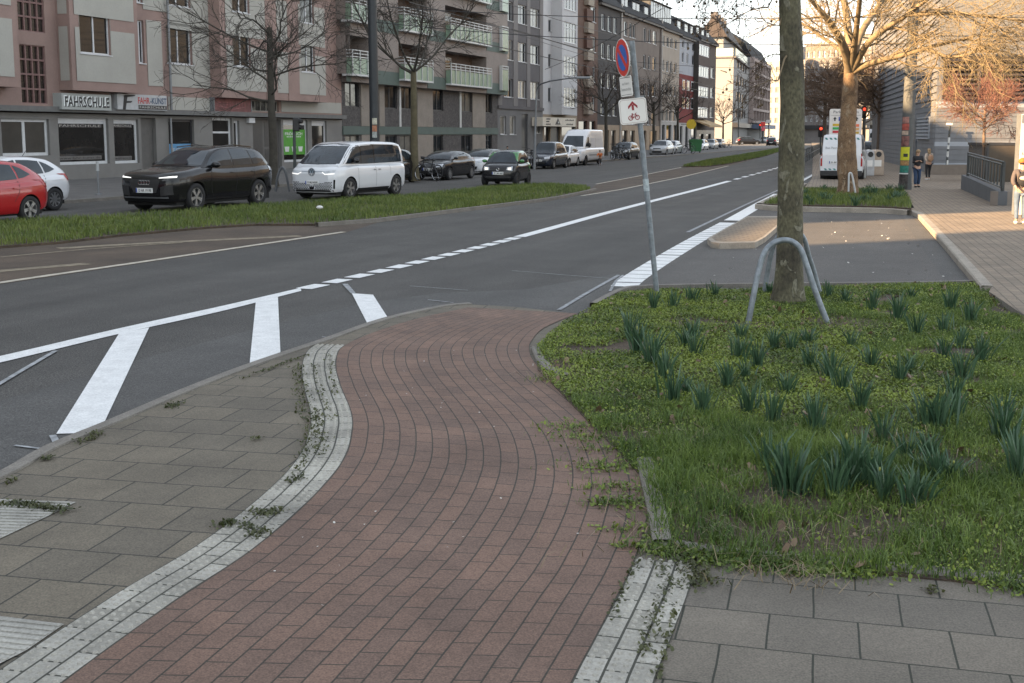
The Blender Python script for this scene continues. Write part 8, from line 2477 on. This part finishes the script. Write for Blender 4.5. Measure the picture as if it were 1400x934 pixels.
for px, py, lab in ((838, 219, 'bicycle parked just right of the orange cyclist'), (843, 218, 'second bicycle in the rack right of the orange cyclist'), (848, 217.5, 'bicycle in the rack nearest the sign pole'), (941, 210, 'bicycle parked left of the green bin'), (996, 202, 'bicycle parked by the broad dark mast')):
    bicycle(lab, G(px, py, 0.1), YAW + random.uniform(0.3, 1.4), m_bikef, 0.1, 1.25, BG)

# ------------------------------------------------------------------ people
m_skin = M('skin', (0.48, 0.29, 0.2), rough=0.6, var=0.06)
def skin_mesh(name, verts, edges, radii, mat, parent, sub=2, root=0):
    me = bpy.data.meshes.new(name); me.from_pydata([tuple(v) for v in verts], edges, [])
    o = bpy.data.objects.new(name, me); COL.objects.link(o)
    md = o.modifiers.new('s', 'SKIN'); sv = me.skin_vertices[0].data if me.skin_vertices else None
    if sv is None:
        me.skin_vertices if False else None
        bm = bmesh.new(); bm.from_mesh(me); bm.verts.layers.skin.verify(); bm.to_mesh(me); bm.free(); sv = me.skin_vertices[0].data
    for i, r in enumerate(radii):
        sv[i].radius = (r, r) if not isinstance(r, tuple) else r
        sv[i].use_root = (i == root)
    md.use_smooth_shade = True
    s2 = o.modifiers.new('u', 'SUBSURF'); s2.levels = sub; s2.render_levels = sub
    dg = bpy.context.evaluated_depsgraph_get(); me2 = bpy.data.meshes.new_from_object(o.evaluated_get(dg))
    bpy.data.objects.remove(o)
    me2.materials.clear(); me2.materials.append(mat); me2.name = name
    return link(name, me2, parent, smooth=180)

def person(label, base, yaw, h, top_m, leg_m, hair_m, hair='long', shoe_m=None, stride=0.12, arms=((0.25, 0.1), (-0.25, 0.1)), wide_leg=False, hat=None, bag=None, seated=False, group=None, lean=0.0):
    """x right, y forward (the way the person faces), z up"""
    t = thing('person', label, 'person', base, yaw, group)
    s = h / 1.72; V = lambda x, y, z: Vector((x * s, y * s, z * s))
    lz = lean
    if seated:
        hipz = 0.98; kn = [V(0.1, 0.36, 0.78), V(-0.1, 0.30, 0.62)]; an = [V(0.1, 0.2, 0.42), V(-0.1, 0.16, 0.24)]; sho = 1.42; dy = 0.18
    else:
        hipz = 0.92; kn = [V(0.1, stride * 0.7 + 0.03, 0.5), V(-0.1, -stride * 0.3 + 0.03, 0.5)]; an = [V(0.1, stride, 0.09), V(-0.1, -stride, 0.09)]; sho = 1.40; dy = lz
    hip = V(0, 0, hipz); chest = V(0, dy * 0.6, sho - 0.16); neck = V(0, dy, sho + 0.04); head0 = V(0, dy + 0.01, sho + 0.12); head1 = V(0, dy + 0.03, sho + 0.23)
    sh = [V(0.19, dy * 0.9, sho - 0.02), V(-0.19, dy * 0.9, sho - 0.02)]
    if seated: el = [V(0.25, 0.38, 1.2), V(-0.25, 0.38, 1.2)]; wr = [V(0.24, 0.58, 1.1), V(-0.24, 0.58, 1.1)]
    else:
        el = [V(0.25, arms[0][0] * 0.3 - 0.03, 1.12), V(-0.25, arms[1][0] * 0.3 - 0.03, 1.12)]; wr = [V(0.24 - arms[0][1] * 0.5, arms[0][0] * 0.8 + 0.02, 0.88 + arms[0][1] * 1.2), V(-0.24 + arms[1][1] * 0.5, arms[1][0] * 0.8 + 0.02, 0.88 + arms[1][1] * 1.2)]
    toe = [a + V(0, 0.16, -0.05) for a in an]
    P = [hip, V(0, dy * 0.3, hipz + 0.17), chest, neck, head0, head1]; R = [(0.15 * s, 0.11 * s), (0.125 * s, 0.095 * s), (0.155 * s, 0.11 * s), 0.055 * s, 0.078 * s, 0.088 * s]
    E = [(0, 1), (1, 2), (2, 3), (3, 4), (4, 5)]
    for k in (0, 1):
        i = len(P); sg = 1 if k == 0 else -1
        P += [V(sg * 0.1, 0, hipz - 0.06), kn[k], an[k], toe[k], sh[k], el[k], wr[k]]; R += [0.088 * s, 0.056 * s, 0.04 * s, 0.035 * s, 0.058 * s, 0.042 * s, 0.03 * s]
        E += [(0, i), (i, i + 1), (i + 1, i + 2), (i + 2, i + 3), (2, i + 4), (i + 4, i + 5), (i + 5, i + 6)]
        # hand: palm and five fingers
        d = (wr[k] - el[k]).normalized(); a = d.cross(Vector((0, 1, 0.2))).normalized(); b = d.cross(a)
        j = len(P); P += [wr[k] + d * 0.07 * s]; R += [0.03 * s]; E += [(i + 6, j)]
        for f_ in range(4):
            q = len(P); st = wr[k] + d * 0.085 * s + b * (f_ - 1.5) * 0.021 * s; P += [st + d * 0.04 * s + a * 0.01 * s * sg, st + d * (0.07 - abs(f_ - 1.3) * 0.008) * s + a * 0.025 * s * sg]; R += [0.009 * s, 0.007 * s]; E += [(j, q), (q, q + 1)]
        q = len(P); P += [wr[k] + d * 0.05 * s + b * 0.045 * s, wr[k] + d * 0.09 * s + b * 0.055 * s]; R += [0.010 * s, 0.008 * s]; E += [(j, q), (q, q + 1)]
    skin_mesh('body', P, E, R, m_skin, t, sub=1)
    # face
    mb = MB(); hc = head1 - V(0, 0, 0.03)
    mb.ball(hc + V(0, 0.086, -0.01), 0.018 * s, 6, 4, sc=(0.7, 1.2, 1.3)); mb.build('nose', m_skin, t, smooth=60)
    mb = MB()
    for sg in (1, -1): mb.ball(hc + V(sg * 0.033, 0.078, 0.015), 0.011 * s, 6, 4)
    mb.build('eyes', m_txtd, t)
    mb = MB(); mb.ball(hc + V(0, 0.078, -0.055), 0.02 * s, 6, 4, sc=(1.2, 0.4, 0.35)); mb.build('mouth', M('lips', (0.35, 0.1, 0.09), rough=0.5), t)
    # clothes: own, slightly larger skins
    PJ = [V(0, 0, hipz - 0.02), V(0, dy * 0.3, hipz + 0.17), chest, neck - V(0, 0, 0.03)]; RJ = [(0.175 * s, 0.135 * s), (0.165 * s, 0.125 * s), (0.18 * s, 0.135 * s), 0.075 * s]; EJ = [(0, 1), (1, 2), (2, 3)]
    for k in (0, 1):
        i = len(PJ); PJ += [sh[k], el[k], wr[k] - (wr[k] - el[k]).normalized() * 0.02 * s]; RJ += [0.082 * s, 0.066 * s, 0.05 * s]; EJ += [(2, i), (i, i + 1), (i + 1, i + 2)]
    skin_mesh('jacket', PJ, EJ, RJ, top_m, t, sub=1)
    PT = [V(0, 0, hipz + 0.02)]; RT = [(0.165 * s, 0.125 * s)]; ET = []
    for k in (0, 1):
        i = len(PT); sg = 1 if k == 0 else -1; w = 1.5 if wide_leg else 1.0
        PT += [V(sg * 0.1, 0, hipz - 0.1), kn[k], an[k] + V(0, 0, 0.02)]; RT += [0.105 * s, 0.07 * s * (1.2 if wide_leg else 1), 0.052 * s * w]; ET += [(0, i), (i, i + 1), (i + 1, i + 2)]
    skin_mesh('trousers', PT, ET, RT, leg_m, t, sub=1)
    for k in (0, 1):
        mb = MB(); mb.ball(an[k] + V(0, 0.06, -0.05), 1, 10, 6, sc=(0.048 * s, 0.13 * s, 0.048 * s)); mb.build('shoe', shoe_m or m_black, t, smooth=60)
    mb = MB()
    if hair == 'long':
        mb.ball(hc + V(0, -0.02, 0.03), 1, 12, 8, sc=(0.1 * s, 0.105 * s, 0.1 * s)); mb.ball(hc + V(0, -0.065, -0.1), 1, 10, 6, sc=(0.095 * s, 0.055 * s, 0.16 * s))
    else:
        mb.ball(hc + V(0, -0.015, 0.035), 1, 12, 8, sc=(0.097 * s, 0.104 * s, 0.088 * s))
    mb.build('hair', hair_m, t, smooth=60)
    if hat:
        mb = MB(); mb.ball(hc + V(0, -0.005, 0.06), 1, 12, 8, sc=(0.112 * s, 0.118 * s, 0.095 * s)); mb.tube([hc + V(0, 0, 0.035), hc + V(0, 0, 0.06)], 0.118 * s, 14); mb.build('hat', hat, t, smooth=60)
    if bag:
        o = thing('backpack', bag[1], 'backpack', base, yaw); mb = MB(); mb.ball(chest + V(0, -0.2, -0.05), 1, 12, 8, sc=(0.15 * s, 0.085 * s, 0.2 * s)); mb.build('sack', bag[0], o, smooth=60)
        mb = MB()
        for sg in (1, -1): mb.tube([chest + V(sg * 0.09, -0.15, 0.1), chest + V(sg * 0.1, -0.02, 0.2), chest + V(sg * 0.11, 0.125, 0.08), chest + V(sg * 0.11, 0.08, -0.12)], 0.014 * s, 6)
        mb.build('strap', m_black, o, smooth=60)
        if len(bag) > 2:
            mb = MB(); mb.ball(chest + V(0, -0.245, -0.02), 1, 10, 6, sc=(0.12 * s, 0.06 * s, 0.07 * s)); mb.build('pocket', bag[2], o, smooth=60)
    return t
m_jblack = M('black_jacket', (0.014, 0.014, 0.017), rough=0.8); m_jeans = M('blue_jeans', (0.03, 0.055, 0.11), rough=0.9, var=0.2, scale=8); m_jlight = M('light_jeans', (0.09, 0.125, 0.18), rough=0.9, var=0.25, scale=8)
m_hblond = M('blond_hair', (0.28, 0.19, 0.1), rough=0.7); m_hdark = M('dark_hair', (0.02, 0.015, 0.012), rough=0.6); m_cream2 = M('cream_coat', (0.4, 0.33, 0.27), rough=0.9); m_whites = M('white_shoe', (0.6, 0.6, 0.58), rough=0.6); m_tan = M('tan_bag', (0.34, 0.2, 0.12), rough=0.8)
m_orange = M('orange_knit', (0.6, 0.11, 0.02), rough=0.9, bump=0.4, bscale=120); m_brownj = M('brown_grey_jacket', (0.085, 0.07, 0.068), rough=0.9)
def hpx(px, pyb, pyt, z=ZW): g = G(px, pyb, z); return g, (pyb - pyt) / F * g.y
g, h = hpx(1253, 256, 205); person('person in open black jacket and wide blue jeans walking towards us', g, PI + 0.1, h, m_jblack, m_jeans, m_hblond, wide_leg=True, arms=((0.12, 0.25), (0.12, 0.25)), stride=0.06)
g, h = hpx(1268.5, 246, 203.5); person('person in cream top and dark trousers with a tan shoulder bag, seen from behind', g, 0.15, h, m_cream2, M('dark_trousers', (0.02, 0.02, 0.024), rough=0.9), m_hblond, shoe_m=m_whites, stride=0.05, bag=(m_tan, 'tan bag on the back of the person in the cream top'))
g, h = hpx(1394, 306, 218); person('person in orange beanie and light jeans at the right edge, seen from behind', g, -0.2, h, m_brownj, m_jlight, m_hdark, hair='short', hat=m_orange, shoe_m=m_whites, stride=0.05, bag=(m_jblack, 'black backpack with a pale flap on the person in the orange beanie', m_cream2))
g, h = hpx(1241, 240, 207); person('person in dark clothes half behind the tall stickered pole', g, PI, h, m_jblack, m_jblack, m_hdark, hair='short', stride=0.08)
g, h = hpx(1213, 214, 189); person('person in dark coat far up the right pavement, walking away', g, 0.0, h, m_jblack, m_jeans, m_hdark, hair='short', stride=0.15)
g, h = hpx(1219, 213, 187); person('person in black far up the right pavement, right of the other', g, 0.1, h, m_jblack, m_jblack, m_hdark, hair='short', stride=0.15)
g, h = hpx(1206, 216, 191); person('person in black standing behind the beige container', g, 0.5, h, m_jblack, m_jblack, m_hdark, hair='short', stride=0.05)
for px, yb_, yt_, lab, cm in ((851, 214, 193, 'person in tan coat far along the left pavement', m_cream2), (856, 214, 193.5, 'person in black coat far along the left pavement', m_jblack), (694, 222, 200, 'person in black standing behind the tiny car', m_jblack)):
    g, h = hpx(px, yb_, yt_, 0.1); person(lab, g, PI / 2, h, cm, m_jblack, m_hdark, hair='short', stride=0.06)
# cyclist
g = G(820.5, 227, 0.0); s_ = 21.5 / F * g.y / 1.72
bicycle('bicycle ridden by the person in the orange jacket', g, YC + 0.1, m_bikef, 0.0, s_ * 1.05)
person('person in orange jacket riding a bicycle towards us', (g.x, g.y, -0.02), YC + 0.1 - PI / 2, 1.72 * s_, M('orange_jacket', (0.5, 0.13, 0.03), rough=0.8), m_jblack, m_hdark, hair='short', seated=True)

# litter: small white paper on the lawn
q = G(437, 283.5, 0.2); t = thing('paper_scrap', 'crumpled white paper scrap lying on the median lawn', 'litter', q, world=True); mb = MB(); mb.ball(q, 0.085, 7, 5, sc=(1.2, 1, 0.6)); part(mb, 'sheet', m_whites, t)

# ------------------------------------------------------------------ overhead wires
m_wire = M('wire', (0.02, 0.02, 0.022), rough=0.6)
def owire(label, a, b, sag=0.5, r=0.018):
    t = thing('overhead_wire', label, 'wire', a, world=True)
    P = [a.lerp(b, i / 16) - Vector((0, 0, sag * 4 * (i / 16) * (1 - i / 16))) for i in range(17)]
    mb = MB(); mb.tube(P, r, 4); part(mb, 'cable', m_wire, t, smooth=60)
owire('wire running from the black pole across the grey house, uppermost', At(620, -20, 46), At(860, 52, 120), 0.2)
owire('wire crossing the white house below the uppermost wire', At(560, 3, 48), At(950, 101, 200), 0.3, 0.022)
owire('long wire passing above the silver cars', At(640, 24, 60), At(880, 95, 170), 0.3, 0.02)
owire('nearly level wire over the green balconies', At(510, 8, 46.5), At(1250, 22, 40), 0.25)
owire('level wire from the black pole to the right pole, lower one', At(510, 30, 46.5), At(1246, 60, 40), 0.3)
owire('far level wire over the red house', At(840, 82, 150), At(1240, 95, 90), 0.4, 0.025)
owire('slanting wire before the dark grey house', At(745, 95, 100), At(905, 12, 60), 0.2)
owire('contact wire over the near track, falling away up the street', At(640, 55, 60), At(1045, 140, 260), 0.2, 0.03)
owire('contact wire over the far track, falling away up the street', At(700, 40, 60), At(1050, 138, 260), 0.2, 0.03)
# ------------------------------------------------------------------ camera, sky, sun
cam_d = bpy.data.cameras.new('camera'); cam = bpy.data.objects.new('camera', cam_d); COL.objects.link(cam)
cam.location = (0, 0, CAMH); cam.rotation_euler = (PI / 2 - PITCH, 0, 0)
cam_d.sensor_fit = 'HORIZONTAL'; cam_d.sensor_width = 36; cam_d.lens = 36 * F / 1400.0
cam_d.shift_y = -(467 - CY) / 1400.0
cam_d.clip_start = 0.1; cam_d.clip_end = 4000
SC.camera = cam

SUN_AZ = Vector((-0.914, -0.407, 0)).normalized(); SUN_EL = math.radians(18)
to_sun = Vector((SUN_AZ.x * math.cos(SUN_EL), SUN_AZ.y * math.cos(SUN_EL), math.sin(SUN_EL)))
w = bpy.data.worlds.new('World'); SC.world = w; w.use_nodes = True
nt = w.node_tree; bg = nt.nodes['Background']
sky = nt.nodes.new('ShaderNodeTexSky'); sky.sky_type = 'NISHITA'; sky.sun_disc = False
sky.sun_elevation = SUN_EL; sky.sun_rotation = math.atan2(to_sun.x, to_sun.y)
sky.air_density = 1.0; sky.dust_density = 0.3; sky.ozone_density = 1.0; sky.altitude = 40
hs_ = nt.nodes.new('ShaderNodeHueSaturation'); hs_.inputs['Saturation'].default_value = 0.45
gmn = nt.nodes.new('ShaderNodeGamma'); gmn.inputs['Gamma'].default_value = 0.6
nt.links.new(sky.outputs[0], gmn.inputs['Color']); nt.links.new(gmn.outputs[0], hs_.inputs['Color']); nt.links.new(hs_.outputs[0], bg.inputs['Color']); bg.inputs['Strength'].default_value = 0.14
sd = bpy.data.lights.new('sun', 'SUN'); sd.energy = 4.5; sd.angle = math.radians(0.5); sd.color = (1.0, 0.67, 0.36)
so_ = bpy.data.objects.new('sun', sd); COL.objects.link(so_)
so_.rotation_euler = to_sun.to_track_quat('Z', 'Y').to_euler()
SC.render.engine = 'CYCLES'
SC.view_settings.view_transform = 'Standard'; SC.view_settings.look = 'None'; SC.view_settings.gamma = 1.0; SC.view_settings.exposure = 2.5
SC.cycles.max_bounces = 6; SC.cycles.diffuse_bounces = 3; SC.cycles.glossy_bounces = 3
